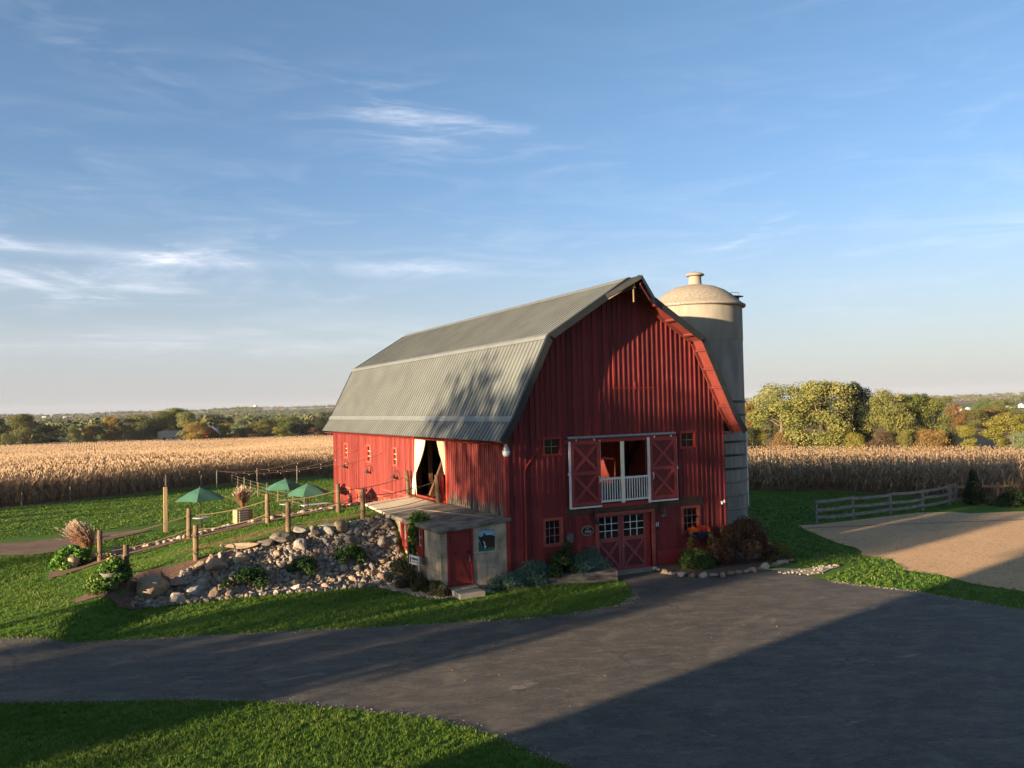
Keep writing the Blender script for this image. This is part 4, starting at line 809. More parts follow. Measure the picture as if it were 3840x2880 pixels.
# ------------------------------------------------------------------ foliage builders (numpy)
def leaves(centres, nrm, size, rng, aspect=.6, droop=.0, spread=1.0):
    """one bent quad (two tris joined) per centre; returns V, F"""
    n = len(centres); d = rng.normal(size=(n, 3)); d = d * spread + nrm; d /= np.linalg.norm(d, axis=1, keepdims=True) + 1e-9
    d[:, 2] -= droop; t = np.cross(d, rng.normal(size=(n, 3))); t /= np.linalg.norm(t, axis=1, keepdims=True) + 1e-9
    b = np.cross(d, t); b /= np.linalg.norm(b, axis=1, keepdims=True) + 1e-9
    s = (size * rng.uniform(.6, 1.35, n))[:, None]; w = s * aspect
    V = np.stack([centres - t * s * .5, centres + b * w * .5 , centres + t * s * .5, centres - b * w * .5], 1).reshape(-1, 3)
    F = np.arange(n * 4).reshape(n, 4); return V, F
def lobes_points(lobes, n, rng, shell=.55):
    """points in a set of ellipsoids (cx,cy,cz,rx,ry,rz), denser towards the skin; returns P, outward normal, lobe random"""
    L = np.array(lobes, float); vol = (L[:, 3] * L[:, 4] * L[:, 5]) ** (2 / 3); k = rng.choice(len(L), n, p=vol / vol.sum())
    d = rng.normal(size=(n, 3)); d /= np.linalg.norm(d, axis=1, keepdims=True); r = shell + (1 - shell) * rng.uniform(0, 1, n) ** .6
    r *= 1 + .12 * rng.normal(size=n)
    P = L[k, :3] + d * L[k, 3:6] * r[:, None]; lr = rng.uniform(0, 1, len(L)); return P, d, lr[k]
def crown_mesh(name, lobes, n, size, mat_, parent, rng, aspect=.65, shell=.55, droop=0, spread=.8):
    P, d, lr = lobes_points(lobes, n, rng, shell); V, F = leaves(P, d, size, rng, aspect, droop, spread)
    at = np.clip(.65 * lr + .35 * rng.uniform(0, 1, n), 0, 1); return npmesh(name, V, F, mat_, parent, attr=at)
BARK = pm('bark', (.16, .125, .095), (.09, .07, .055), 4, (1, 1, .3), .95, bmp=.5)
def tree(name, label, mat_, hgt, wid, rng, n=5200, leaf=.42, trunk_h=.28, nl=26, group=None, shape='round', seedlobes=None, trunks=1, bark=None, shell=.5):
    t = thing(name, label, 'tree', group=group); L = []
    for i in range(nl):
        u = rng.uniform(0, 1); z = hgt * (trunk_h * .7 + (1 - trunk_h * .7) * u)
        if shape == 'round': rad = wid / 2 * math.sqrt(max(0.02, 1 - (abs((z / hgt - (trunk_h * .5 + .42)) / .56)) ** 2.2)) * .78
        elif shape == 'bush': rad = wid / 2 * math.sqrt(max(.02, 1 - (z / hgt) ** 2)) * .8
        elif shape == 'tall': rad = wid / 2 * (1 - .75 * abs(z / hgt - .45)) * .7
        else: rad = wid / 2 * (1 - z / hgt) * .75
        a = rng.uniform(0, 2 * math.pi); q = rad * math.sqrt(rng.uniform(.12, 1)); s = wid * rng.uniform(.12, .22) * (1 if shape != 'cone' else .5)
        L.append((q * math.cos(a), q * math.sin(a), min(z, hgt - s * .7), s, s, s * rng.uniform(.6, .9)))
    crown_mesh('crown', L, n, leaf, mat_, t, rng, shell=shell, spread=.5)
    m_ = MB()
    for k in range(trunks):
        bx_, by_ = (0, 0) if trunks == 1 else (rng.uniform(-.2, .2) * wid, rng.uniform(-.2, .2) * wid); r0 = hgt * .022
        top = (bx_ + rng.uniform(-.6, .6), by_ + rng.uniform(-.6, .6), hgt * .72); mid = (bx_ + rng.uniform(-.3, .3), by_ + rng.uniform(-.3, .3), hgt * .35)
        m_.tube([(bx_, by_, -.6), (bx_, by_, hgt * .02), mid, top], [r0 * 1.5, r0 * 1.15, r0 * .85, r0 * .25], 7)
        for j in range(6):
            c = L[rng.integers(len(L))]; z0 = rng.uniform(.18, .5) * hgt
            m_.tube([(bx_, by_, z0), ((bx_ + c[0]) * .5, (by_ + c[1]) * .5, (z0 + c[2]) * .5 + .3), c[:3]], [r0 * .55, r0 * .35, r0 * .12], 5)
    m_.build('trunk', bark or BARK, t, smooth=True); return t
def retree(proto, x, y, z, s, rz, label, mat_=None, sz=None, group=None):
    o = place(proto, (x, y, z), rz, (s[0], s[0], s[1]) if isinstance(s, tuple) else s, label)
    if mat_ is not None:
        for c in o.children:
            if c.name.startswith('crown'): c.material_slots[0].link = 'OBJECT'; c.material_slots[0].material = mat_
    if group: o['group'] = group
    return o
def shrub(name, label, cat, loc, lobes, n, leaf, mat_, group=None, aspect=.5, shell=.5, droop=0, seed=1, stems=8, spread=.8):
    rng = np.random.default_rng(seed); t = thing(name, label, cat, loc, group=group)
    crown_mesh('foliage', lobes, n, leaf, mat_, t, rng, aspect, shell, droop, spread)
    m_ = MB()
    for k in range(stems):
        c = lobes[rng.integers(len(lobes))]; m_.tube([(c[0] * .3, c[1] * .3, -.12), (c[0] * .7, c[1] * .7, c[2] * .5), (c[0], c[1], c[2])], [.025, .016, .006], 5)
    m_.build('stems', BARK, t); return t
# pixel-to-world helper is NOT used at build time: all positions below are metres in the barn's own frame
# ------------------------------------------------------------------ planting round the barn
JUN = leafmat('juniper', (.040, .090, .070), (.080, .165, .130), (.15, .26, .21), trans=.1)
YEW = leafmat('dark_evergreen', (.018, .045, .014), (.045, .085, .020), (.16, .20, .04), trans=.12)
BOX = leafmat('boxwood', (.035, .070, .016), (.085, .13, .030), (.15, .20, .06), trans=.15)
BURN = leafmat('bronze_leaves', (.050, .022, .018), (.145, .070, .038), (.33, .20, .12), trans=.15)
DUSK = leafmat('dusky_leaves', (.030, .035, .018), (.062, .060, .030), (.13, .12, .06), trans=.1)
VINE = leafmat('vine_leaves', (.05, .13, .018), (.14, .26, .04), (.30, .40, .08), trans=.25)
AUTV = leafmat('autumn_ivy', (.07, .11, .03), (.24, .19, .05), (.45, .20, .06), trans=.2)
def mound(cx, cy, w, d, hh, k, rng, r=(.14, .26)):
    L = []
    for i in range(k):
        a = rng.uniform(0, 6.28); q = math.sqrt(rng.uniform(0, 1)); s = rng.uniform(*r) * max(w, d)
        zz = max(.05, hh * (1 - q ** 2 * .75) * rng.uniform(.55, 1) - s * .3); L.append((cx + math.cos(a) * q * w / 2 * .85, cy + math.sin(a) * q * d / 2 * .85, zz, s, s * .9, s * .75))
    return L
rg = np.random.default_rng(21)
shrub('juniper_shrub', 'blue-green creeping juniper between the milk-house and the dark evergreen', 'shrub', (.75, -.38, .16), mound(0, 0, 2.2, .85, .66, 18, rg, (.12, .2)), 6800, .10, JUN, 'junipers in the front bed', .22, .35, 0, 2, 10, .5)
shrub('juniper_shrub', 'blue-green spreading juniper next to the double door', 'shrub', (3.0, -.62, .25), mound(0, 0, 2.0, 1.15, .85, 18, rg, (.12, .2)), 7000, .10, JUN, 'junipers in the front bed', .22, .35, 0, 3, 10, .5)
shrub('juniper_shrub', 'low grey-green juniper spilling by the milk-house door', 'shrub', (-.35, -.55, .12), mound(0, 0, 1.5, .9, .5, 11, rg, (.14, .22)), 3600, .09, JUN, 'junipers in the front bed', .25, .35, 0, 4, 6, .5)
shrub('evergreen_shrub', 'dark yellow-tipped evergreen shrub in the middle of the front bed', 'shrub', (1.95, -.55, .2), mound(0, 0, 1.35, .9, 1.15, 16, rg, (.13, .2)) + [(.15, 0, 1.0, .16, .16, .3)], 5200, .09, YEW, None, .5, .45, 0, 5)
shrub('boxwood_shrub', 'round green boxwood under the window flower box', 'shrub', (7.62, -1.0, .02), mound(0, 0, 1.5, 1.25, .95, 18, rg, (.14, .2)), 6500, .085, BOX, None, .55, .5, 0, 6)
shrub('bronze_shrub', 'large bronze-leaved autumn bush at the right corner of the barn', 'shrub', (9.75, -1.05, .02), mound(0, 0, 3.2, 2.2, 1.9, 36, rg, (.10, .16)) + mound(.9, .1, 1.2, 1.2, 1.7, 8, rg, (.16, .24)), 16000, .105, BURN, None, .45, .5, 0, 7)
shrub('creeping_shrub', 'low yellowing foliage trailing at the foot of the bronze bush', 'shrub', (11.3, -1.4, .02), mound(0, 0, 1.5, 1.2, .7, 9, rg, (.16, .24)), 2400, .09, leafmat('yellowing', (.09, .08, .02), (.22, .17, .05)), None, .45, .5, 0, 8)
for i, (x, y, w, hh, lab) in enumerate(((-3.1, 2.6, 1.1, .8, 'dusky shrub against the milk-house wall nearest the rocks'), (-3.05, 1.6, 1.1, .72, 'dusky shrub under the milk-house windows behind the small white sign'), (-2.9, .7, 1.0, .6, 'dusky shrub below the stained milk-house wall'), (-2.65, -.12, .95, .52, 'dusky shrub at the front corner of the milk-house'))):
    shrub('dusky_shrub', lab, 'shrub', (x, y, h(x, y)), mound(0, 0, w, w * .95, hh, 12, rg, (.15, .22)), 3300, .075, DUSK, 'dusky shrubs along the milk-house', .35, .5, 0, 20 + i)
for i, (x, y, w, hh, lab) in enumerate(((-8.5, 2.45, 1.5, .75, 'dark spreading shrub among the rocks nearest the big round boulder'), (-6.5, 2.75, 1.15, .62, 'dark rounded shrub in the middle of the rock slope'), (-4.75, 3.15, 1.15, .55, 'dark yellow-tipped shrub on the upper rock slope by the milk-house'))):
    shrub('rock_shrub', lab, 'shrub', (x, 2.35 + (y - 1.5) * .765, h(x, 2.35 + (y - 1.5) * .765) + .05), mound(0, 0, w, w, hh, 13, rg, (.14, .22)), 3600, .085, YEW, 'shrubs on the rock slope', .5, .5, 0, 30 + i)
# ivy on the milk-house, small clump plants
def strand_leaves(name, paths, n, size, mat_, parent, rng, wid=.12):
    C_ = []; 
    for p in paths:
        p = np.array(p, float); seg = np.linalg.norm(np.diff(p, axis=0), axis=1); cum = np.r_[0, np.cumsum(seg)]; s = rng.uniform(0, cum[-1], n // len(paths))
        q = np.stack([np.interp(s, cum, p[:, i]) for i in range(3)], -1); C_.append(q + rng.normal(size=q.shape) * wid * .5)
    P_ = np.concatenate(C_); V, F_ = leaves(P_, np.tile([-.4, -.6, .3], (len(P_), 1)), size, rng, .8); return npmesh(name, V, F_, mat_, parent, attr=rng.uniform(0, 1, len(P_)))
iv = thing('ivy', 'green ivy cascading over the slab edge of the milk-house', 'ivy', (0, 0, 0)); rv = np.random.default_rng(5)
strand_leaves('leaves', [[(-2.2, 2.35, 2.35), (-2.62, 2.35, 2.33), (-2.72, 2.35, 1.9), (-2.70, 2.40, 1.5), (-2.68, 2.45, 1.0)]], 1500, .085, VINE, iv, rv, .20)
strand_leaves('leaves', [[(-2.68, 2.55, 1.3), (-2.66, 2.6, .9), (-2.66, 2.6, .5)]], 300, .07, AUTV, iv, rv, .13)
# ------------------------------------------------------------------ rocks
def rock_mesh(name, seed, flat=1.0, ang=.22):
    bpy.context.view_layer.update(); import bmesh
    bm = bmesh.new(); bmesh.ops.create_icosphere(bm, subdivisions=4, radius=1); rr = random.Random(seed)
    planes = [(Vector((rr.gauss(0, 1), rr.gauss(0, 1), rr.gauss(0, 1))).normalized(), rr.uniform(.58, .88)) for _ in range(15)]
    from mathutils import noise
    for v in bm.verts:
        for n_, d_ in planes:
            k = v.co.dot(n_) - d_
            if k > 0: v.co -= n_ * k * .97
        v.co *= 1 + ang * noise.noise(v.co * 1.3 + Vector((seed * 3.1, 0, 0))) + .035 * noise.noise(v.co * 6 + Vector((0, seed, 0)))
        v.co.z *= flat
    me = bpy.data.meshes.new(name); bm.to_mesh(me); bm.free(); me.polygons.foreach_set('use_smooth', [True] * len(me.polygons)); me.materials.append(STONE[0]); return me
RM = [rock_mesh('rock_shape', s, f, a) for s, f, a in ((1, .8, .18), (2, .7, .3), (3, .9, .2), (4, .62, .34), (5, .85, .12), (6, .75, .25), (7, .95, .15), (8, .55, .3))]
def rock(name, x, y, s, mi, ri, rz=0, label=None, group=None, z=None, sink=.35, cat='rock', tilt=(0, 0)):
    o = bpy.data.objects.new(name, RM[ri % len(RM)]); COL.objects.link(o); sx, sy, sz = s if isinstance(s, tuple) else (s, s, s)
    zz = (h(x, y) if z is None else z); o.location = (x, y, zz + sz * (1 - sink) * .7); o.scale = (sx, sy, sz); o.rotation_euler = (tilt[0], tilt[1], rz)
    o.material_slots[0].link = 'OBJECT'; o.material_slots[0].material = STONE[mi]; tag(o, label, cat, group); return o
BIG = [(-11.42, 2.55, (.72, .62, .58), 0, 4, 'largest round tan boulder at the left end of the rock slope'), (-10.55, 2.95, (.62, .45, .38), 2, 3, 'sloping pinkish boulder behind the largest round boulder'),
       (-10.75, 1.75, (.42, .36, .34), 4, 2, 'pale rough boulder in front of the largest round boulder'), (-10.15, 2.4, (.55, .42, .30), 1, 1, 'broad grey boulder right of the largest round boulder'),
       (-9.35, 3.55, (.62, .5, .46), 0, 1, 'big angular tan-grey boulder on the upper left of the rock slope'), (-9.85, 3.75, (.4, .36, .3), 0, 5, 'orange-tan boulder tucked left of the big angular boulder'),
       (-8.75, 2.75, (.48, .42, .46), 4, 3, 'pale pointed boulder beside the left rock-slope shrub'), (-8.35, 4.55, (1.05, .42, .34), 0, 7, 'long flat-topped sandstone block at the top of the rock slope'),
       (-8.55, 3.75, (.5, .45, .4), 0, 5, 'brown boulder below the long sandstone block'), (-7.55, 4.35, (.5, .4, .36), 3, 3, 'dark mossy boulder right of the long sandstone block'), (-6.95, 4.45, (.62, .45, .42), 3, 1, 'black-faced boulder at the top of the rock slope'),
       (-6.2, 4.75, (.6, .42, .40), 1, 3, 'large pinkish-grey angular boulder near the rope post'), (-5.75, 4.45, (.42, .36, .4), 3, 6, 'dark upright boulder right of the pinkish-grey one'),
       (-6.35, 3.9, (.42, .36, .42), 4, 1, 'white-topped boulder in the middle of the upper rock slope'), (-5.25, 4.5, (.42, .36, .34), 1, 0, 'pale grey rounded boulder high on the slope'), (-4.75, 4.55, (.42, .4, .46), 0, 2, 'tall brown boulder above the upper slope shrub'),
       (-4.55, 3.9, (.42, .36, .38), 3, 4, 'dark round boulder beside the upper slope shrub'), (-4.9, 5.0, (.8, .3, .2), 1, 7, 'long flat grey stone lying at the slope top'), (-3.5, 4.8, (.34, .26, .24), 0, 0, 'tan boulder near the slab edge of the milk-house'),
       (-3.05, 4.3, (.30, .26, .24), 0, 5, 'orange boulder against the milk-house back corner'), (-3.35, 3.55, (.42, .34, .36), 3, 6, 'big dark oval boulder beside the milk-house wall'), (-3.75, 2.1, (.34, .30, .30), 2, 4, 'rounded orange boulder at the right foot of the slope'),
       (-5.9, 1.75, (.28, .25, .24), 2, 5, 'pink boulder at the lawn edge of the slope'), (-6.9, 1.75, (.30, .28, .30), 4, 3, 'white rough boulder at the lawn edge of the slope'), (-9.6, 1.75, (.30, .24, .36), 0, 6, 'upright pear-shaped brown stone at the left lawn edge'),
       (-9.1, 1.7, (.28, .24, .26), 0, 0, 'round brown stone beside the pear-shaped one'), (-9.9, 2.85, (.34, .3, .28), 1, 0, 'bluish-grey stone in the left rocks'), (-7.9, 2.0, (.3, .26, .22), 4, 4, 'pale round stone in front of the left slope shrub')]
YM = lambda y: 2.35 + (y - 1.5) * .765
BIG = [(b_[0], YM(b_[1]), *b_[2:]) for b_ in BIG]
for i, (x, y, s, mi, ri, lab) in enumerate(BIG): rock('boulder', x, y, tuple(q * (.88 if i == 0 else .74) for q in s), mi, ri, i * 1.3, lab, 'boulders of the rock slope', sink=.3, cat='boulder')
# cobbles: the 150 largest as things, the pebbly rest as stuff
rr = random.Random(12)
def in_bed(x, y):
    lo = np.interp(x, [-12, -11.2, -10, -5, -2.9, -2.7], [2.5, 2.3, 2.25, 2.25, 2.3, 3.0]); hi = np.interp(x, [-12, -10.5, -9, -7, -4, -2.7], [2.8, 4.0, 4.6, 4.75, 5.1, 5.2]); return lo < y < hi
taken = [(b[0], b[1], max(b[2][0], b[2][1]) * .74) for b in BIG]; k = 0; tries = 0
REG = lambda x, y: ('left' if x < -8.6 else 'middle' if x < -5.6 else 'milk-house') + ('_upper' if y > 3.2 else '_lower')
RLAB = {'left_upper': 'cobble in the upper rocks near the sandstone block', 'left_lower': 'cobble in the lower rocks near the largest round boulder', 'middle_upper': 'cobble in the upper rocks below the black-faced boulder',
        'middle_lower': 'cobble in the lower rocks between the two lower slope shrubs', 'milk-house_upper': 'cobble in the upper rocks next to the milk-house', 'milk-house_lower': 'cobble in the lower rocks in front of the milk-house'}
def CL(x, y, mi_):
    b_ = min(BIG, key=lambda q: (q[0] - x) ** 2 + (q[1] - y) ** 2)[5]; c_ = ('tan', 'grey', 'pinkish', 'dark', 'pale')[mi_]
    w_ = (c_ + ' cobble by the ' + b_).split()[:15]
    while w_[-1] in ('the', 'of', 'at', 'on', 'in', 'right', 'left', 'beside', 'behind', 'below', 'above', 'lower', 'upper', 'rock', 'big', 'from', 'near', 'long', 'largest', 'round', 'black-faced', 'slope'): w_.pop()
    return ' '.join(w_), c_ + ' cobbles by the ' + b_
while k < 255 and tries < 14000:
    tries += 1; x, y = rr.uniform(-11.8, -2.75), rr.uniform(1.2, 5.3)
    if not in_bed(x, y): continue
    s = rr.uniform(.10, .20) * (1.15 if x > -5.5 and y > 3 else 1)
    if any((x - a) ** 2 + (y - b) ** 2 < (s + c) ** 2 * .62 for a, b, c in taken): continue
    taken.append((x, y, s)); r_ = REG(x, y); sz = s * rr.uniform(.7, 1); mi_ = rr.choice([0, 0, 1, 1, 2, 3, 4]); rock('cobble', x, y, (s, s * rr.uniform(.7, 1), sz), mi_, rr.randrange(8), rr.uniform(0, 6), *CL(x, y, mi_), sink=.25, tilt=(rr.uniform(-.4, .4), rr.uniform(-.4, .4))); k += 1
def stone_scatter(name, pts, sizes, label=None, rng=None, mats=(0, 1, 2, 3, 4), zo=0.0):
    base = [np.array([v.co[:] for v in m_.vertices]) for m_ in RM[:4]]; fc = []
    import bmesh
    outV, outF, mi = [], [], []; off = 0
    ico = bmesh.new(); bmesh.ops.create_icosphere(ico, subdivisions=1, radius=1); iv_ = np.array([v.co[:] for v in ico.verts]); if_ = np.array([[v.index for v in f.verts] for f in ico.faces]); ico.free()
    for (x, y), s in zip(pts, sizes):
        q = iv_ * (1 + rng.uniform(-.22, .22, (len(iv_), 1))); a = rng.uniform(0, 6.28); c, d = math.cos(a), math.sin(a); sc_ = s * rng.uniform(.65, 1.1, 3); sc_[2] *= .8
        q = q * sc_; q = np.stack([q[:, 0] * c - q[:, 1] * d, q[:, 0] * d + q[:, 1] * c, q[:, 2]], -1) + [x, y, h(x, y) + s * .35 + zo]
        outV.append(q); outF.append(if_ + off); off += len(q); mi.append(np.full(len(if_), rng.integers(len(mats))))
    o = npmesh(name, np.concatenate(outV), np.concatenate(outF), [STONE[m_] for m_ in mats], midx=np.concatenate(mi), smooth=True); tag(o, label, 'stones', kind='stuff'); return o
rp = np.random.default_rng(3); P_ = []; S_ = []
while len(P_) < 5200:
    x, y = rp.uniform(-12.1, -2.72), rp.uniform(1.15, 5.3)
    if in_bed(x, y): P_.append((x, y)); S_.append(rp.uniform(.045, .12))
stone_scatter('river_stones', P_, S_, 'small mixed river stones filling the rock slope', rp)
# stone edging of the bed by the drive
ED = [(6.03, -.45), (5.9, -.85), (5.86, -1.25), (5.9, -1.65), (6.05, -2.02), (6.28, -2.32), (6.6, -2.6), (6.95, -2.72), (7.3, -2.8), (7.66, -2.84), (8.02, -2.86), (8.38, -2.84), (8.75, -2.78), (9.1, -2.70), (9.5, -2.62), (9.85, -2.5), (10.2, -2.42), (10.6, -2.3), (11.0, -2.2), (11.4, -2.05)]
for i, (x, y) in enumerate(ED):
    s = (.13, .15, .17, .19, .21, .18, .2, .2, .17, .19, .16, .2, .21, .15, .23, .14, .16, .2, .14, .15)[i]
    lab = 'rounded edging stone by the double-door step' if i < 4 else 'rounded edging stone in front of the boxwood' if i < 12 else 'edging stone in front of the bronze bush'
    rock('edging_stone', x, y, (s, s * .8, s * .75), (4, 0, 0, 1, 4, 0, 4, 1, 0, 3, 0, 1, 0, 0, 4, 1, 0, 4, 2, 0)[i], i, i * .9, lab, ('edging stones by the step', 'edging stones before the boxwood', 'edging stones before the bronze bush')[0 if i < 4 else 1 if i < 12 else 2], z=.0, sink=.3, cat='edging stone')
rp = np.random.default_rng(9); P_ = [(rp.uniform(9.4, 12.4), 0) for _ in range(130)]; P_ = [(min(x, 12.1), rp.uniform(-3.85, -3.4) - (abs(x - 10.4) < .7) * rp.uniform(0, .6)) for x, _ in P_]
stone_scatter('gravel_stones', P_, rp.uniform(.03, .075, len(P_)), 'pale loose stones at the drive edge right of the bronze bush', rp, mats=(4, 1, 0, 1))
P_ = []; q = [(-3.85, 2.3), (-3.5, 1.3), (-3.15, .2), (-2.6, -.55)]
for _ in range(420): t = rp.uniform(0, 2.999); i = int(t); f_ = t - i; P_.append((q[i][0] + (q[i + 1][0] - q[i][0]) * f_ + rp.normal() * .13, q[i][1] + (q[i + 1][1] - q[i][1]) * f_ + rp.normal() * .13))
stone_scatter('gravel_stones', P_, rp.uniform(.02, .05, len(P_)), 'pale gravel curving along the milk-house shrubs', rp, mats=(4, 4, 0))
P_ = [(-1.15 + rp.normal() * .16, -.42 + rp.normal() * .16) for _ in range(60)]; stone_scatter('gravel_stones', P_, rp.uniform(.03, .07, 60), 'little heap of stones right of the milk-house doorstep', rp, mats=(1, 4, 0))
# row of stones along the far side of the ramp (world positions spread along the mulch strip)
FAR = [(-13.35, 9.75, (.42, .34, .34), 2, 1, 'orange boulder behind the first rope post of the far row'), (-12.3, 9.95, (.3, .26, .26), 0, 4, 'round tan stone right of the first far rope post'), (-11.9, 10.9, (.42, .3, .3), 0, 3, 'slanting tan slab stone behind the far mulch strip'),
       (-11.3, 10.3, (.3, .26, .2), 0, 5, 'tan stone in the far stone row before the mound plants'), (-10.6, 10.8, (.5, .36, .28), 1, 1, 'wide grey stone in the far stone row'), (-9.9, 10.5, (.34, .28, .28), 4, 2, 'pale stone left of the second far rope post'),
       (-9.2, 10.9, (.30, .26, .26), 0, 0, 'round tan stone behind the second far rope post'), (-8.5, 10.4, (.36, .3, .24), 0, 6, 'tan stone right of the second far rope post'), (-7.55, 10.9, (.72, .5, .42), 0, 4, 'largest tan boulder in front of the planter crate'),
       (-6.9, 10.6, (.3, .26, .3), 0, 2, 'upright orange-tan stone beside the largest tan boulder'), (-8.1, 10.1, (.36, .3, .26), 4, 5, 'pale stone below the largest tan boulder'), (-5.9, 11.1, (.5, .4, .34), 1, 3, 'yellow-and-grey boulder in front of the striped planter crate'),
       (-5.3, 10.9, (.36, .3, .24), 3, 1, 'dark flat stone right of the planter crate'), (-4.2, 11.3, (.4, .3, .26), 1, 0, 'grey speckled stone before the third far rope post'), (-3.5, 11.2, (.42, .32, .24), 0, 7, 'long tan stone below the nearest umbrella of the right pair'),
       (-2.8, 11.3, (.3, .26, .2), 4, 4, 'pale stone in the row below the right umbrellas'), (-1.5, 11.8, (.42, .36, .4), 2, 5, 'squarish tan boulder left of the fourth far rope post'), (-.75, 11.5, (.62, .42, .42), 0, 1, 'big sunlit tan boulder against the barn wall'), (-.35, 10.6, (.28, .24, .24), 3, 6, 'dark round stone at the end of the concrete ramp')]
for i, (x, y, s, mi, ri, lab) in enumerate(FAR): rock('boulder', x, y, s, mi, ri, i * 1.7, lab, 'boulders along the far side of the ramp', sink=.25, cat='boulder')
P_ = [(rp.uniform(-13, -1.2), rp.uniform(9.5, 11.1)) for _ in range(620)]; stone_scatter('border_stones', P_, rp.uniform(.05, .17, len(P_)), 'mixed stones in the border along the far side of the ramp', rp, mats=(0, 0, 1, 4, 2, 3))
# ------------------------------------------------------------------ concrete ramp pad and rope posts
pd = MB(); pd.hexa([(-2.75, 5.30, 1.95), (-.06, 5.45, 2.2), (-.06, 9.6, 2.2), (-2.45, 9.35, 1.95), (-2.75, 5.30, 2.215), (-.06, 5.45, 2.39), (-.06, 9.6, 2.39), (-2.45, 9.35, 2.215)])
tag(pd.build('ramp_slab', CONC_P, bevel=.02), 'pale concrete ramp slab rising to the curtained side doorway', 'ramp')
PN = [(-12.92, 9.1, 1.0), (-9.71, 9.2, 1.33), (-6.74, 8.5, 1.75), (-3.9, 8.15, 2.08), (-.16, 9.85, 2.30)]; PS = [(-12.2, 3.2, .86), (-9.93, 4.6, 1.1), (-6.65, 4.95, 1.63), (-3.71, 5.22, 2.04), (-.32, 5.75, 2.37)]
ordn = ('first', 'second', 'third', 'fourth', 'fifth'); tops = {}
for row, pts, nm in (('n', PN, 'far'), ('s', PS, 'near')):
    for i, (x, y, z) in enumerate(pts):
        z = z if (row, i) in (('n', 4), ('s', 4)) else h(x, y); hh = 1.22 if i else (1.2 if row == 'n' else 1.28); lean = (-.10, -.02) if (row, i) == ('n', 4) else (-.07, 0) if (row, i) == ('s', 4) else (rr.uniform(-.02, .02), rr.uniform(-.02, .02))
        a = MB((x, y, z)); a.tube([(x, y, z - .3), (x + lean[0] * .5, y + lean[1], z + hh * .5), (x + lean[0], y + lean[1], z + hh)], [.098, .092, .088], 12)
        p_ = thing('rope_post', '%s rope post from the left in the %s row beside the ramp' % (ordn[i], nm) if i < 4 else '%s leaning rope post at the %s jamb of the side doorway' % ('weathered' if row == 'n' else 'split', 'far' if row == 'n' else 'near'), 'post', (x, y, z), group='rope posts along the ramp')
        a.build('post', WOODP, p_)
        kn = MB((x, y, z))
        for zz in (.36, .92): kn = MB((x, y, z)); kn.lathe((x + lean[0] * zz / hh, y, z + zz), [(.094, -.05), (.108, -.03), (.108, .03), (.094, .05)], 12); kn.build('rope_wrap', pm('dark_rope_wrap', (.14, .10, .07), rough=.9) if not bpy.data.materials.get('dark_rope_wrap') else bpy.data.materials['dark_rope_wrap'], p_); tops[(row, i)] = (x + lean[0], y + lean[1], z)
a = MB(); a.bar((-.12, 5.72, 2.35), (-.18, 5.72, 3.50), .16, .04, (0, 1, 0)); tag(a.build('red_board', RED_P), 'red board fixed upright beside the split leaning post at the doorway', 'board')
for row in 'ns':
    for i in range(4):
        for zz, sag in ((.92, .10), (.36, .13)):
            a, b = Vector(tops[(row, i)]) + Vector((.09, 0, zz)), Vector(tops[(row, i + 1)]) + Vector((-.09, 0, zz)); n_ = 12
            m_ = MB(); m_.tube([a.lerp(b, t / n_) - Vector((0, 0, sag * 4 * (t / n_) * (1 - t / n_))) for t in range(n_ + 1)], .017, 6, cap=False)
            tag(m_.build('rope', ROPE), '%s rope sagging between the %s and %s posts of the %s row' % ('upper' if zz > .5 else 'lower', ordn[i], ordn[i + 1], 'far' if row == 'n' else 'near'), 'rope', 'ropes along the ramp')
rp = np.random.default_rng(23); P_ = []; E_ = [(-15.45, 0.0), (-13.18, -0.54), (-10.8, -1.19), (-8.71, -1.88), (-5.88, -2.97), (-3.3, -3.86), (-1.73, -4.43), (-0.3, -4.67), (0.87, -4.62), (1.89, -4.44), (2.5, -4.1), (2.85, -3.6), (3.32, -2.82)]; I_ = [(-15.04, -4.9), (-12.93, -5.99), (-11.34, -6.8), (-9.8, -7.85), (-8.39, -9.17), (-7.1, -10.53), (-6.42, -11.69), (-6.08, -12.74), (-5.78, -13.98)]; K_ = [(9.81, -5.45), (10.19, -6.67), (10.85, -7.92), (10.99, -9.45), (11.41, -11.29), (12.2, -15)]
for L_ in (E_, I_, K_):
    for _ in range(75 * len(L_)): t = rp.uniform(0, len(L_) - 1.001); i = int(t); f_ = t - i; P_.append((L_[i][0] + (L_[i + 1][0] - L_[i][0]) * f_ + rp.normal() * .10, L_[i][1] + (L_[i + 1][1] - L_[i][1]) * f_ + rp.normal() * .10))
stone_scatter('gravel_crumbs', P_, rp.uniform(.008, .022, len(P_)), 'loose crumbs of gravel along the ragged edges of the drive', rp, mats=(1, 3, 4, 0), zo=.006)
P_ = np.array([(rp.uniform(-14, 11), rp.uniform(-13, -.3)) for _ in range(520)]); B_ = np.stack([P_[:, 0], P_[:, 1], H(P_[:, 0], P_[:, 1]) + .03], -1); V, F_ = leaves(B_, np.tile([0, 0, 1.5], (len(B_), 1)), .055, rp, .7, 0, .35)
tag(npmesh('fallen_leaves', V, F_, leafmat('fallen_leaf', (.16, .09, .04), (.36, .24, .09)), attr=rp.uniform(0, 1, len(B_))), 'sparse dry leaves blown over the drive and lawn', 'leaves', kind='stuff')
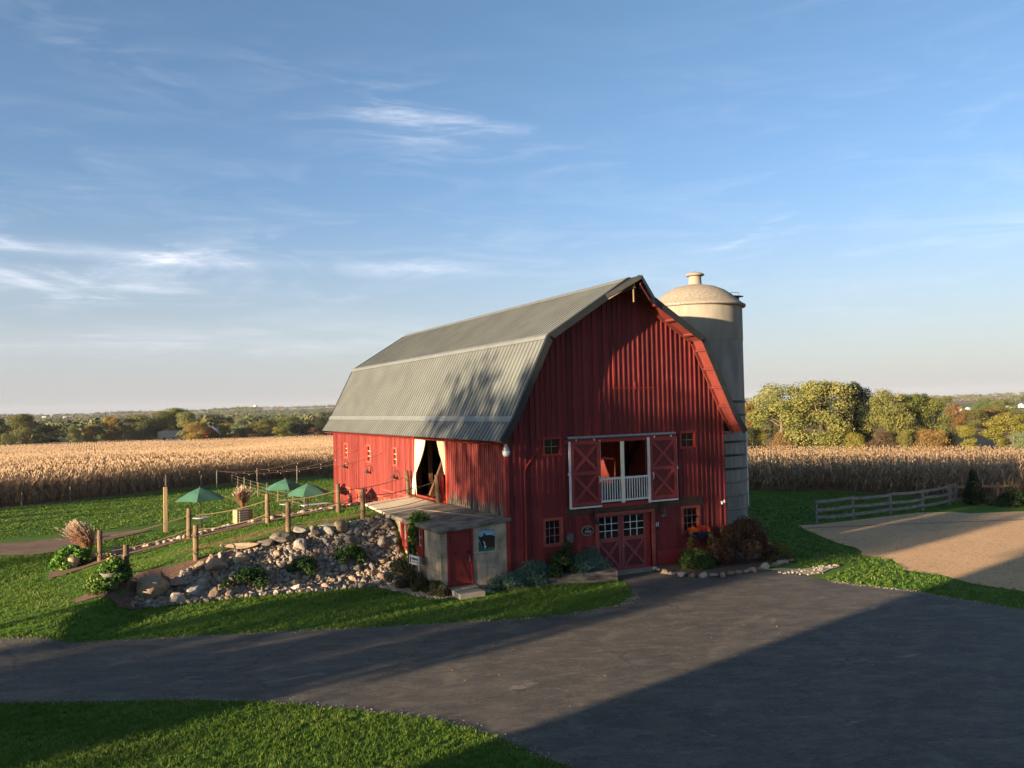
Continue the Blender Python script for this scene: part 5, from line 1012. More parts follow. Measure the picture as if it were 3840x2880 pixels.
# timber edge of the front bed
tb = MB(); pts = [(-.3, -.52, .16), (.5, -.5, .22), (1.3, -.55, .26), (2.1, -.78, .32), (2.9, -1.1, .36), (3.62, -1.4, .40)]
for a, b in zip(pts[:-1], pts[1:]): 
    A, B = Vector(a), Vector(b); tb.hexa([(A.x, A.y - .09, -.1), (B.x, B.y - .09, -.1), (B.x, B.y + .13, -.1), (A.x, A.y + .13, -.1), (A.x, A.y - .11, A.z), (B.x, B.y - .11, B.z), (B.x, B.y + .14, B.z + .02), (A.x, A.y + .14, A.z + .02)])
TIMB = pm('split_timber', (.18, .17, .16), (.045, .035, .03), 2.2, (1, 1, 3.5), .9, bmp=.6, bscale=8, c3=(.30, .14, .05), f3=.2, s3=2)
tag(tb.build('timber_edging', TIMB), 'grey split timber log holding the front plant bed', 'timber'); 
# flower box on the lower right window
fb = thing('window_flower_box', 'dark blue window box with orange and red flowers and trailing ivy', 'flower box', (8.25, -.30, 1.12))
a = MB(); a.hexa([(-.36, -.12, -.10), (.36, -.12, -.10), (.36, .22, -.10), (-.36, .22, -.10), (-.42, -.17, .10), (.42, -.17, .10), (.42, .22, .10), (-.42, .22, .10)]); a.build('box', NAVY, fb, bevel=.01)
a = MB(); a.tube([(-.2, .1, -.1), (-.2, 0, -.2), (-.2, -.05, -.14)], .012, 5); a.tube([(.2, .1, -.1), (.2, 0, -.2), (.2, -.05, -.14)], .012, 5); a.build('bracket', GALV, fb)
rv = np.random.default_rng(8)
for nm, cc, xr, n_, lab in (('flowers', (.52, .085, .012), (-.48, -.12), 46, None), ('flowers', (.26, .01, .01), (-.12, .25), 60, 'dark red flowers'), ('flowers', (.45, .05, .015), (.2, .45), 34, None)):
    P_ = np.stack([rv.uniform(*xr, n_), rv.uniform(-.2, .12, n_), rv.uniform(.14, .30, n_)], -1); k6 = 6; Vs = []; Fs = []; off = 0
    for p in P_:
        r_ = rv.uniform(.035, .055)
        for j in range(k6):
            t0, t1 = 6.283 * j / k6, 6.283 * (j + .85) / k6; Vs += [p, p + [r_ * math.cos(t0), -.015, r_ * math.sin(t0)], p + [r_ * 1.1 * math.cos((t0 + t1) / 2), -.02, r_ * 1.1 * math.sin((t0 + t1) / 2)], p + [r_ * math.cos(t1), -.015, r_ * math.sin(t1)]]; Fs.append([off, off + 1, off + 2, off + 3]); off += 4
    o = npmesh(nm, Vs, Fs, pm('petal_%d' % n_, cc, tuple(min(1, c * 1.3) for c in cc), 30, rough=.6), fb)
    if lab: o['label'] = lab
strand_leaves('ivy_leaves', [[(-.45, -.15, .12), (-.50, -.18, -.2), (-.46, -.12, -.6), (-.42, -.1, -.95)], [(.45, -.15, .12), (.50, -.18, -.1), (.50, -.14, -.4), (.5, -.1, -.62)], [(-.45, -.05, .14), (.45, -.05, .14)]], 640, .065, AUTV, fb, rv, .11)
# potted plants by the ramp mouth
POT = pm('cream_stone_pot', (.50, .42, .26), (.38, .31, .19), 3, rough=.85, bmp=.3)
for (x, y, s, lab, fl) in ((-13.85, 9.3, 1.0, 'cream pot overflowing with bright green vine at the far ramp post', (.6, .06, .05)), (-12.65, 2.8, 1.0, 'shaded stone pot smothered in shade-darkened green vine beside the near ramp post', (.5, .25, .08))):
    z = h(x, y); p_ = thing('potted_plant', lab, 'potted plant', (x, y, z), group='pots at the foot of the ramp')
    a = MB(); a.lathe((0, 0, 0), [(.17, 0), (.19, .06), (.26, .30), (.31, .50), (.34, .54), (.31, .56), (.27, .50)], 24); a.build('pot', POT if fl[0] > .55 else pm('shaded_stone_pot', (.19, .18, .155), (.11, .105, .09), 3, rough=.9, bmp=.4), p_, smooth=True)  # near pot: its shade is put into a darker, greyer pot colour
    rv = np.random.default_rng(int(x * -10)); L = mound(0, 0, 1.05, .95, .55, 12, rv, (.15, .22)); L = [(a_, b_, c_ + .45, d_, e_, f_) for a_, b_, c_, d_, e_, f_ in L] + [(-.5, -.1, .25, .25, .22, .28), (-.62, 0, .1, .2, .2, .16), (.45, 0, .4, .2, .2, .25), (.1, .3, .3, .3, .2, .3), (-.25, -.3, .12, .18, .14, .14)] + ([] if fl[0] > .55 else [(-.1, -.34, .3, .3, .12, .2), (.25, -.3, .42, .2, .12, .14), (-.35, -.25, .12, .3, .2, .2)])
    crown_mesh('foliage', L, 2600, .10, VINE if fl[0] > .55 else leafmat('shaded_vine', (.03, .08, .015), (.08, .17, .03), (.2, .28, .07)), p_, rv, .8)  # near pot gets a darker vine copy, shade put into the leaf colour
    P_ = np.stack([rv.normal(0, .2, 26), rv.normal(0, .15, 26), rv.uniform(.95, 1.15, 26)], -1); V, F_ = leaves(P_, np.tile([0, -.5, .8], (26, 1)), .06, rv, .7); npmesh('flowers', V, F_, pm('bloom_%d' % int(x * -10), fl, rough=.7), p_)
# ornamental grasses
PLUME = leafmat('grass_plume', (.50, .38, .28), (.72, .58, .46), trans=.3); REED = leafmat('grass_reed', (.20, .12, .07), (.38, .25, .14), trans=.2)
def ornamental(name, label, x, y, z, hh, sp, bend, n, seed, parent=None):
    rv = np.random.default_rng(seed); t = thing(name, label, 'grass clump', (x, y, z)) if parent is None else parent; V = []; F_ = []; off = 0; V2 = []; F2 = []; o2 = 0
    z0 = 0 if parent is None else z
    for i in range(n):
        a = rv.uniform(0, 6.283); q = abs(rv.normal(0, .4)); dx, dy = math.cos(a) * sp * q, math.sin(a) * sp * q; L = hh * rv.uniform(.6, 1); w = .016; pts = []
        for j in range(6): t_ = j / 5; pts.append(np.array([dx * t_ ** 1.3 * L + bend[0] * t_ ** 2 * L + rv.normal() * .01, dy * t_ ** 1.3 * L + bend[1] * t_ ** 2 * L, z0 + L * t_ * (1 - .18 * t_ * (q + .4))]))
        s_ = np.array([-math.sin(a), math.cos(a), 0]) * w if i % 2 else np.array([rgt.x, rgt.y, 0]) * w
        for j in range(5):
            V += [pts[j] - s_, pts[j] + s_, pts[j + 1] + s_ * .8, pts[j + 1] - s_ * .8]; F_.append([off, off + 1, off + 2, off + 3]); off += 4
        if i % 3 == 0 and L > .68 * hh:
            e = pts[-1]; d = pts[-1] - pts[-2]; d /= np.linalg.norm(d)
            for j in range(7):
                p = e + d * (j * .045 - .08) + rv.normal(size=3) * .014; s3 = rv.normal(size=3); s3 /= np.linalg.norm(s3); s3 *= .030 * (1 - abs(j - 3) / 5); u = d * .05
                V2 += [p - s3, p - u, p + s3, p + u]; F2.append([o2, o2 + 1, o2 + 2, o2 + 3]); o2 += 4
    npmesh('blades', V, F_, REED, t, attr=rv.uniform(0, 1, len(F_))); npmesh('plumes', V2, F2, PLUME, t, attr=rv.uniform(0, 1, len(F2))); return t
ornamental('ornamental_grass', 'tall feathery ornamental grass leaning left at the foot of the ramp', -13.3, 11.8, h(-13.3, 11.8), 1.5, .55, (-.30, .0), 1000, 1)
pc = thing('planter_crate', 'square wooden planter crate with white slats and a brown grass clump', 'planter', (-6.15, 18.7, h(-6.15, 18.7)), R(18))
a = MB(); a.box(-.38, -.36, 0, .38, .36, .72); a.build('box', WOODT, pc, bevel=.01); a = MB()
for k in range(5): a.box(-.36, -.385, .12 + k * .12, .12, -.362, .18 + k * .12)
a.build('white_slats', WHITE, pc); ornamental('', '', 0, 0, .7, 1.2, .6, (0, 0), 520, 2, parent=pc)
SPR = leafmat('low_plant', (.08, .16, .03), (.22, .26, .05), trans=.2)
for i, (x, y, s) in enumerate(((-11.5, 11.3, .7), (-10.9, 11.4, .8), (-10.2, 11.6, .7), (-9.7, 11.8, .9), (-9.0, 12.3, 1.3), (-8.0, 12.0, 1.0), (-6.9, 12.4, .9), (-10.6, 12.1, 1.0))):
    shrub('border_plant', ('small yellow-green plant in the left half of the far stone border' if i < 4 or i == 7 else 'bushy yellow-green plant near the single left umbrella'), 'plant', (x, y, h(x, y)), mound(0, 0, .5 * s, .5 * s, .4 * s, 6, rg, (.2, .3)), 420, .08, SPR, 'small plants, left border' if i < 4 or i == 7 else 'small plants below the umbrella', .4, .4, 0, 60 + i, 3)
# ------------------------------------------------------------------ umbrellas, tables, benches, poles
UMB = pm('umbrella_green', (.045, .135, .090), (.055, .155, .105), 2, rough=.85)
def umbrella():
    t = thing('patio_umbrella', 'green patio umbrella over a round table', 'umbrella', (0, 0, 0), group='green umbrellas on the lawn'); n = 6; Rr = 1.2
    a = MB(); top = (0, 0, 2.22)
    for k in range(n):
        t0, t1 = 2 * math.pi * k / n, 2 * math.pi * (k + 1) / n
        for (ra, za), (rb, zb) in (((0, 2.24), (.62, 2.00)), ((.62, 2.00), (Rr, 1.68))):
            p = [(ra * math.cos(t0), ra * math.sin(t0), za), (rb * math.cos(t0), rb * math.sin(t0), zb), (rb * math.cos(t1) * (1), rb * math.sin(t1), zb + 0.0), (ra * math.cos(t1), ra * math.sin(t1), za)]
            mid = [(rb * .95 * math.cos((t0 + t1) / 2) * math.cos(math.pi / n) / 1.0, rb * .95 * math.sin((t0 + t1) / 2) * math.cos(math.pi / n), zb + .02)]
            if ra == 0: a.quad(p[0], p[1], mid[0]); a.quad(p[0], mid[0], p[2])
            else:
                mi = (ra * .95 * math.cos((t0 + t1) / 2) * math.cos(math.pi / n), ra * .95 * math.sin((t0 + t1) / 2) * math.cos(math.pi / n), za + .02); a.quad(p[0], p[1], mid[0], mi); a.quad(mi, mid[0], p[2], p[3])
    o = a.build('canopy', UMB, t); o.modifiers.new('s', 'SOLIDIFY').thickness = .008
    a = MB(); a.tube([(0, 0, -.2), (0, 0, 2.26)], .024, 8); a.tube([(0, 0, 2.2), (0, 0, 2.30)], .035, 8); a.build('pole', BLACKM, t)
    a = MB()
    for k in range(n): t0 = 2 * math.pi * k / n; a.tube([(0, 0, 2.18), (1.15 * math.cos(t0), 1.15 * math.sin(t0), 1.66)], .009, 4); a.tube([(0, 0, 1.75), (.55 * math.cos(t0), .55 * math.sin(t0), 1.97)], .008, 4)
    a.build('ribs', BLACKM, t); return t
TT = pm('pale_table_top', (.42, .42, .40), (.30, .30, .29), 4, rough=.4)
def bar_table():
    t = thing('round_table', 'round bar table', 'table', (0, 0, 0), group='round tables under the umbrellas')
    a = MB(); a.lathe((0, 0, .80), [(.36, 0), (.38, .01), (.38, .035), (.36, .04)], 28); a.build('table_top', TT, t)
    a = MB(); a.tube([(0, 0, .02), (0, 0, .80)], .04, 8); a.lathe((0, 0, 0), [(.26, -.05), (.26, .03), (.05, .07)], 20); a.build('base', BLACKM, t); return t
U0, T0_ = umbrella(), bar_table()
for x, y, z, rz, la, lb in ((-8.71, 14.33, .70, .3, 'green patio umbrella standing alone left of the planter crate', 'round grey table under the lone left umbrella'), (-3.55, 20.6, .38, .5, 'green patio umbrella farther back of the overlapping pair', 'round grey table under the farther umbrella of the pair'), (-3.55, 15.2, .52, .1, 'green patio umbrella nearer the barn, in front of the overlapping pair', 'round grey table under the nearer umbrella of the pair')):
    place(U0, (x, y, z), rz, (1, 1, 1), la); place(T0_, (x + .04, y, z + .03), 0, (1, 1, 1), lb)
def bench(): 
    t = thing('patio_bench', 'white-topped metal patio table with curved legs', 'table', (0, 0, 0)); a = MB(); a.box(-.78, -.35, .66, .78, .35, .70); a.build('table_top', WHITE, t, bevel=.01)
    a = MB()
    for s in (-1, 1): [MB().tube([(s * .66, q * .28, .66), (s * .74, q * .30, .4), (s * .60, q * .3, .2), (s * .72, q * .32, 0)], .022, 6).build('leg', BLACKM, t) for q in (-1, 1)]; MB().tube([(s * .66, -.28, .25), (s * .66, .28, .25)], .016, 5).build('stretcher', BLACKM, t)
    return t
b = bench(); b.location = (-2.3, 19.2, h(-2.3, 19.2)); b.rotation_euler.z = R(14)
WK = thing('patio_chair', 'dark metal patio chair between the white table and the barn corner', 'chair', (-.9, 18.4, h(-.9, 18.4)), R(120)); a = MB(); a.box(-.22, -.22, .42, .22, .22, .46); a.build('seat', BLACKM, WK)
a = MB()
for k in range(5): a.tube([(-.18 + k * .09, .21, .46), (-.2 + k * .1, .29, .95)], .012, 5)
a.tube([(-.22, .3, .95), (.22, .3, .95)], .016, 6); a.build('backrest', BLACKM, WK)
for sx, sy in ((-1, -1), (1, -1), (-1, 1), (1, 1)): a = MB(); a.tube([(sx * .2, sy * .2, .42), (sx * .23, sy * .23, 0)], .014, 5); a.build('leg', BLACKM, WK)
ws_ = MB(); ws_.box(-5.25, 11.2, 1.32, -4.45, 11.6, 1.38); ws_.box(-5.15, 11.3, .9, -5.0, 11.5, 1.32); ws_.box(-4.7, 11.3, .9, -4.55, 11.5, 1.32); tag(ws_.build('white_bench', WHITE, bevel=.01), 'white slab bench among the border stones right of the planter crate', 'bench')
tp = thing('square_post', 'tall square pale timber post on the lawn behind the ramp ropes', 'post', (-9.96, 17.5, h(-9.96, 17.5))); a = MB(); a.box(-.09, -.09, -.3, .09, .09, 2.2); a.build('post', WOODT, tp, bevel=.01); a = MB(); a.bar((.02, .02, 2.25), (.02, .02, 2.8), .05, .05, (0, 1, 0)); a.build('mast', WOODG, tp)
# barrel planter hanging against the wall, with grey stump boards
bb = thing('half_barrel', 'dark half-barrel planter against the sunlit wall by the lower windows', 'planter', (-.34, 17.6, 0)); a = MB(); a.lathe((0, 0, 1.0), [(.22, 0), (.30, .18), (.31, .34), (.27, .34)], 18); a.tube([(0, 0, .4), (0, 0, 1.0)], .04, 6); a.build('barrel', BLACKM, bb)
for y, z0, z1, lab in ((17.0, 1.35, 2.15, 'grey weathered plank leaning above the half-barrel planter'), (13.35, .9, 1.9, 'grey weathered plank leaning by the lower window nearest the ramp')):
    a = MB((0, y, 0)); a.box(-.16, y - .12, z0, -.11, y + .12, z1); o = a.build('plank', WOODG); o.location = (0, y, 0); tag(o, lab, 'plank')
# string lights from the wall to poles by the corn
BULB = pm('bulb_glass', (.30, .28, .25), rough=.2)
PO = []
for x, y, hh, lab in ((-3.2, 51.9, 1.55, 'tall thin wooden light pole before the corn, left of the wire-fence corner'), (.4, 52.6, 1.6, 'tall thin wooden light pole before the corn behind the umbrella pair'), (4.2, 53.4, 1.7, 'tall thin wooden light pole before the corn beside the barn corner')):
    a = MB((x, y, h(x, y))); a.tube([(x, y, h(x, y) - .3), (x, y, h(x, y) + hh)], .05, 7); o = a.build('light_pole', WOODG); o.location = (x, y, h(x, y)); tag(o, lab, 'pole', 'string-light poles by the corn'); PO.append((x, y, h(x, y) + hh))
for (y0, z0), e, lab in (((22.49, 4.07), PO[0], 'string light cable from the wall nearest the far barn corner'), ((18.63, 4.10), PO[1], 'string light cable from the middle of the side wall'), ((14.16, 4.11), PO[0], 'string light cable from the wall above the middle lamps')):
    A, B = Vector((-.12, y0, z0)), Vector(e); sl = thing('string_light', lab, 'string lights', tuple(A), group='string lights from the barn'); a = MB(A); n_ = 16; sag = .55 if (B - A).length > 20 else .5
    a.tube([A.lerp(B, t / n_) - Vector((0, 0, sag * 4 * (t / n_) * (1 - t / n_))) for t in range(n_ + 1)], .007, 5, cap=False); a.tube([A + Vector((.12, 0, .02)), A], .014, 4); a.build('cable', pm('cord_brown', (.12, .07, .05), rough=.7) if 'cord_brown' not in bpy.data.materials else bpy.data.materials['cord_brown'], sl)
    for k in range(1, 8):
        t_ = k / 8 * .9 + .02; p = A.lerp(B, t_) - Vector((0, 0, sag * 4 * t_ * (1 - t_) + .09)) - A; a = MB(); a.lathe(p, [(.008, .035), (.018, .02), (.024, -.02), (.01, -.04)], 8); a.build('bulb', BULB, sl, smooth=True)
# wire fence on the lawn side of the corn
FP = [(-24, 41.5), (-21, 42.6), (-17.71, 43.86), (-14.64, 46.0), (-11.03, 49.6), (-7.6, 51.6), (-4.4, 52.9), (-1.6, 54.0)]; FR = [(-1.66, 50.2), (-1.75, 46.2), (-1.85, 42.4), (-1.92, 38.7), (-1.96, 34.9), (-1.96, 30.9), (-1.7, 27.4), (-1.78, 23.9)]
FPo = []
for i, (x, y) in enumerate(FP + FR):
    z = h(x, y); hh = 1.05 + .12 * (i % 3 == 0); a = MB((x, y, z)); a.tube([(x, y, z - .3), (x + .02, y, z + hh)], [.06, .05], 7); o = a.build('fence_post', WOODG if i < 8 else WOODP); o.location = (x, y, z)
    lab = 'thin weathered wire-fence post along the corn edge' if i < 8 else 'wire-fence post in the row running from the corn to the umbrellas'; tag(o, lab, 'fence post', 'wire-fence posts by the corn' if i < 8 else 'wire-fence posts behind the umbrellas'); FPo.append((x, y, z))
a = MB()
for p, q in zip(FPo[:-1], FPo[1:]):
    for zz in (.25, .5, .75, 1.0): a.tube([(p[0], p[1], p[2] + zz), (q[0], q[1], q[2] + zz)], .006, 4, cap=False)
tag(a.build('fence_wire', pm('old_wire', (.22, .19, .15), rough=.7)), 'strands of wire strung between the thin posts by the corn', 'wire')
# ------------------------------------------------------------------ right side: plank fence, arborvitae, bushes, tractor
def plank_fence(nm, label, P_, hh, rails, mat_, pw=.11, cat='fence'):
    t = thing(nm, label, cat, (P_[0][0], P_[0][1], h(*P_[0])))
    o_ = Vector((P_[0][0], P_[0][1], h(*P_[0])))
    for (x, y) in P_: a = MB(o_); z = h(x, y); a.box(x - pw / 2, y - pw / 2, z - .3, x + pw / 2, y + pw / 2, z + hh); a.build('post', mat_, t)
    for (x0, y0), (x1, y1) in zip(P_[:-1], P_[1:]):
        for zz in rails: a = MB(o_); j = random.uniform(-.05, .04); k2 = random.uniform(-.04, .04); xm, ym, zm_ = (x0 + x1) / 2, (y0 + y1) / 2 - .07, (h(x0, y0) + h(x1, y1)) / 2 + zz + (j + k2) / 2 - .025; a.bar((x0, y0 - .07, h(x0, y0) + zz + k2), (xm, ym, zm_), .035, .15); a.bar((xm, ym, zm_), (x1, y1 - .07, h(x1, y1) + zz + j), .035, .15); a.build('rail', mat_, t)
    return t
plank_fence('plank_fence', 'weathered grey three-rail plank fence beside the sand arena', [(19.96, 4.75), (22.77, 4.9), (25.88, 5.1), (28.88, 5.4), (32.7, 6.5), (34.0, 7.0)], 1.22, (.32, .72, 1.14), pm('fence_grey', (.26, .25, .24), (.12, .115, .11), 3, (1, 1, 6), .9, bmp=.4))
plank_fence('orange_fence', 'orange-brown wooden rail fence behind the narrow evergreen', [(34.4, 7.6), (35.94, 6.9), (37.6, 6.7), (39.5, 6.1)], 1.15, (.2, .98), pm('fence_orange', (.42, .20, .10), (.30, .15, .08), 4, (1, 1, 5), .8, bmp=.3), .14)
ar = thing('arborvitae', 'narrow dark cone-shaped evergreen at the end of the plank fence', 'tree', (34.1, 5.9, h(34.1, 5.9))); rv = np.random.default_rng(4)
L = [(0, 0, .25 + k * .17, .62 * (1 - k / 12.5) + .06, .62 * (1 - k / 12.5) + .06, .22) for k in range(11)]; crown_mesh('crown', L, 4200, .10, leafmat('arborvitae_leaf_shaded', (.006, .016, .006), (.014, .030, .010), trans=.05), ar, rv, .5, .7); a = MB(); a.tube([(0, 0, -.2), (0, 0, 1.6)], [.06, .02], 6); a.build('trunk', BARK, ar)  # leaf colour darkened to carry the shade lying over this tree
DKB = leafmat('dark_bush', (.014, .032, .014), (.04, .07, .025), (.09, .12, .05), trans=.08)
shrub('dark_bush', 'dark spreading bush in front of the orange fence', 'shrub', (35.3, 4.4, h(35.3, 4.4)), mound(0, 0, 1.9, 1.5, 1.15, 14, rg, (.15, .22)), 3000, .13, DKB, seed=70)
shrub('dark_bush', 'dark rounded bush beside the green tractor fender', 'shrub', (36.6, 3.8, h(36.6, 3.8)), mound(0, 0, 1.8, 1.4, .85, 12, rg, (.15, .22)), 2600, .13, DKB, seed=71)
shrub('grey_mound', 'low grey-green mound plant between the evergreen and the dark bush', 'shrub', (34.9, 5.4, h(34.9, 5.4)), mound(0, 0, 1.1, .9, .4, 8, rg, (.2, .28)), 900, .12, leafmat('greygreen', (.09, .11, .07), (.15, .16, .11)), seed=72)
shrub('daylily_clump', 'bright green leafy clump at the arena corner near the tractor', 'plant', (36.2, 1.9, h(36.2, 1.9)), mound(0, 0, 1.5, 1.2, .5, 9, rg, (.2, .28)), 1500, .2, SPR, seed=73, aspect=.25)
tr_ = thing('garden_tractor', 'small green garden tractor with black tyres behind the dark bushes', 'tractor', (38.6, 4.1, h(38.6, 4.1)), R(12)); GRN = pm('tractor_green', (.10, .42, .22), rough=.35, spec=.5)
a = MB(); ar_ = [(math.cos(t), math.sin(t)) for t in np.linspace(R(20), R(165), 10)]
for s in (-.42, .42):
    for (c0, s0), (c1, s1) in zip(ar_[:-1], ar_[1:]): a.hexa([(-.5 + c0 * .42, s - .14, .40 + s0 * .42), (-.5 + c0 * .42, s + .14, .40 + s0 * .42), (-.5 + c1 * .42, s + .14, .40 + s1 * .42), (-.5 + c1 * .42, s - .14, .40 + s1 * .42), (-.5 + c0 * .46, s - .14, .40 + s0 * .46), (-.5 + c0 * .46, s + .14, .40 + s0 * .46), (-.5 + c1 * .46, s + .14, .40 + s1 * .46), (-.5 + c1 * .46, s - .14, .40 + s1 * .46)])
a.box(-.75, -.28, .5, -.1, .28, .72); a.build('fender', GRN, tr_); a = MB(); a.hexa([(.2, -.26, .4), (1.1, -.22, .4), (1.1, .22, .4), (.2, .26, .4), (.2, -.26, .86), (1.05, -.2, .74), (1.05, .2, .74), (.2, .26, .86)]); a.build('hood', GRN, tr_, bevel=.03)
a = MB(); a.box(-.1, -.3, .28, .3, .3, .42); a.box(-.5, -.22, .72, -.12, .22, .80); a.box(-.58, -.22, .78, -.5, .22, 1.1); a.build('seat', BLACKM, tr_); a = MB(); a.tube([(.25, 0, .8), (.08, 0, 1.05)], .02, 6); a.lathe((.07, 0, 1.05), [(.14, 0), (.16, .015), (.14, .03)], 16, cap=False); a.build('steering_wheel', BLACKM, tr_)
for x, s, r_, w in ((-.5, -.42, .38, .12), (-.5, .42, .38, .12), (.85, -.36, .22, .08), (.85, .36, .22, .08)): a = MB(); a.tube([(x, s - w, r_), (x, s - w * .8, r_), (x, s + w * .8, r_), (x, s + w, r_)], [r_ * .85, r_, r_, r_ * .85], 24); wh = a.build('wheel', BLACKM, tr_); a = MB(); a.tube([(x, s - w - .01, r_), (x, s + w + .01, r_)], r_ * .5, 16); a.build('rim', WHITE, wh)
# ------------------------------------------------------------------ corn (one mass: rows of dry stalks)
def corn_mask(x, y):
    r = np.hypot(x + 13.2, y + 26.9); a = np.degrees(np.arctan2(x + 13.2, y + 26.9))
    yb = np.where(x > -16, 45.6 + .8 * (x + 16), 45.6 + .5 * (x + 16)); yb = np.minimum(yb, 66 + (x - 10) * .15)
    jt = .45 * np.sin(x * 1.9 + np.sin(y * 2.3)) + .35 * np.sin(x * 4.7 + y * 3.1); xj = .5 * np.sin(y * 1.7) + .3 * np.sin(y * 5.1); leftf = (y > yb + 1.0 + jt) & (x < 20); xr = np.where(y < 4, 39.6, np.where(y < 9, 38.4, np.where(y < 16, 36.6, np.where(y < 21.5, 37.6, 33.2)))); rightf = (x > xr + xj) & (y > -30)
    rmax = 350 - 158 * ss(22, 36, a); return (leftf | rightf | ((y > 75) & (x >= 20))) & (r < rmax), r, a
def corn(name):
    rng = np.random.default_rng(77); allV, allF, allA, allM = [], [], [], []; off = 0
    def emit(V, F_, A, M_):
        nonlocal off; allV.append(V); allF.append(F_ + off); allA.append(A); allM.append(M_); off += len(V)
    def grid(x0, x1, y0, y1, dx, dy):
        gx = np.arange(x0, x1, dx); gy = np.arange(y0, y1, dy); X_, Y_ = np.meshgrid(gx, gy); X_ = X_.ravel(); Y_ = Y_.ravel() + rng.uniform(-.4, .4, X_.size) * dy; X_ = X_ + rng.normal(0, .05, X_.size); return X_, Y_
    def stalks(X_, Y_, nleaf, seg, hgt, lw, ll, cob):
        n = len(X_); Z_ = H(X_, Y_); hh = hgt * rng.uniform(.72, 1.12, n) * (1 + .06 * np.sin(X_ * .31) * np.sin(Y_ * .23)); lean = rng.normal(0, .07, (n, 2)); B = np.stack([X_, Y_, Z_], -1)
        T = B + np.stack([lean[:, 0] * hh, lean[:, 1] * hh, hh], -1); w = .014 if nleaf > 5 else .022
        for d in ((1, 0, 0), (0, 1, 0)) if nleaf > 5 else ((rgt.x, rgt.y, 0),):
            d = np.array(d) * w; V = np.stack([B - d, B + d, T + d * .5, T - d * .5], 1).reshape(-1, 3); F_ = np.arange(n * 4).reshape(n, 4); emit(V, F_, rng.uniform(0, .6, n), np.zeros(n, int))
        for k in range(nleaf):
            f = rng.uniform(.22, .96, n); P0 = B + (T - B) * f[:, None]; a = rng.uniform(0, 6.283, n); L = ll * rng.uniform(.5, 1.1, n); out = np.stack([np.cos(a), np.sin(a), np.zeros(n)], -1); side = np.stack([-np.sin(a), np.cos(a), np.zeros(n)], -1) * lw
            up = rng.uniform(-.3, .7, n); pts = [P0]
            for j in range(seg): pts.append(pts[-1] + out * (L / seg)[:, None] * (1 - .25 * j) + np.stack([np.zeros(n), np.zeros(n), (up - (j + .5) * 1.1) * L / seg * .9], -1))
            at = np.clip(rng.uniform(0, 1, n) * .8 + f * .2, 0, 1)
            for j in range(seg): V = np.stack([pts[j] - side * (.6 if j == 0 else 1), pts[j] + side * (.6 if j == 0 else 1), pts[j + 1] + side * (1 if j < seg - 1 else .15), pts[j + 1] - side * (1 if j < seg - 1 else .15)], 1).reshape(-1, 3); emit(V, np.arange(n * 4).reshape(n, 4), at, np.zeros(n, int))
        # tassel
        s_ = np.array([rgt.x, rgt.y, 0]) * (.035 if nleaf > 5 else .07); q = T + np.stack([rng.normal(0, .07, n), rng.normal(0, .07, n), rng.uniform(.1, .28, n)], -1); V = np.stack([T - s_ * .4, T + s_ * .4, q + s_, q - s_], 1).reshape(-1, 3); emit(V, np.arange(n * 4).reshape(n, 4), rng.uniform(0, 1, n), np.ones(n, int))
        if cob:
            f = rng.uniform(.38, .5, n); P0 = B + (T - B) * f[:, None]; a = rng.uniform(0, 6.283, n); o_ = np.stack([np.cos(a) * .09, np.sin(a) * .09, np.zeros(n)], -1); s_ = np.stack([-np.sin(a), np.cos(a), np.zeros(n)], -1) * .032
            V = np.stack([P0 - s_, P0 + s_, P0 + o_ + s_ - [0, 0, .22], P0 + o_ - s_ - [0, 0, .22]], 1).reshape(-1, 3); emit(V, np.arange(n * 4).reshape(n, 4), rng.uniform(.8, 1, n), np.ones(n, int))
    X_, Y_ = grid(-30, 52, -6, 80, .76, .19); m_, r, a = corn_mask(X_, Y_); e = np.zeros(len(X_), bool)
    for dx, dy in ((0, -4.5), (-5, 0), (-3.5, -3.5), (5, -3)): e |= ~corn_mask(X_ + dx, Y_ + dy)[0]
    m_ &= e & (a > -12) & (a < 70) & (r < 100); stalks(X_[m_], Y_[m_], 10, 2, 2.35, .032, .62, True)
    X2, Y2 = grid(-45, 190, -30, 125, .76, .36); m2, r, a = corn_mask(X2, Y2); e = np.zeros(len(X2), bool)
    for dx, dy in ((0, -4.5), (-5, 0), (-3.5, -3.5), (5, -3)): e |= ~corn_mask(X2 + dx, Y2 + dy)[0]
    m2 &= ~(e & (a > -12) & (a < 70) & (r < 100)) & (a > -10) & (a < 68) & (r < 150); m2 &= ~((a > 17) & (a < 35) & (rng.uniform(0, 1, len(a)) < .75)); stalks(X2[m2], Y2[m2], 6, 1, 2.35, .055, .62, False)
    X3, Y3 = grid(-90, 200, 20, 330, .76, .8); m3, r, a = corn_mask(X3, Y3); m3 &= (r >= 150) & (a > -9) & (a < 66) & ~((a > 16.5) & (a < 37)); stalks(X3[m3], Y3[m3], 4, 1, 2.35, .13, .6, False)
    V = np.concatenate(allV); F_ = np.concatenate(allF); print('corn faces', len(F_), 'near', int(m_.sum()), 'mid', int(m2.sum()), 'far', int(m3.sum()))
    o = npmesh(name, V, F_, [CORN, TASS], midx=np.concatenate(allM), attr=np.concatenate(allA)); tag(o, 'field of tall dry brown corn standing behind the lawn and the arena', 'cornfield', kind='stuff')
CORN = leafmat('dry_corn', (.13, .092, .052), (.37, .275, .165), (.47, .375, .245), trans=.25); TASS = leafmat('dry_tassel', (.25, .18, .105), (.42, .32, .195), trans=.2)
corn('corn')
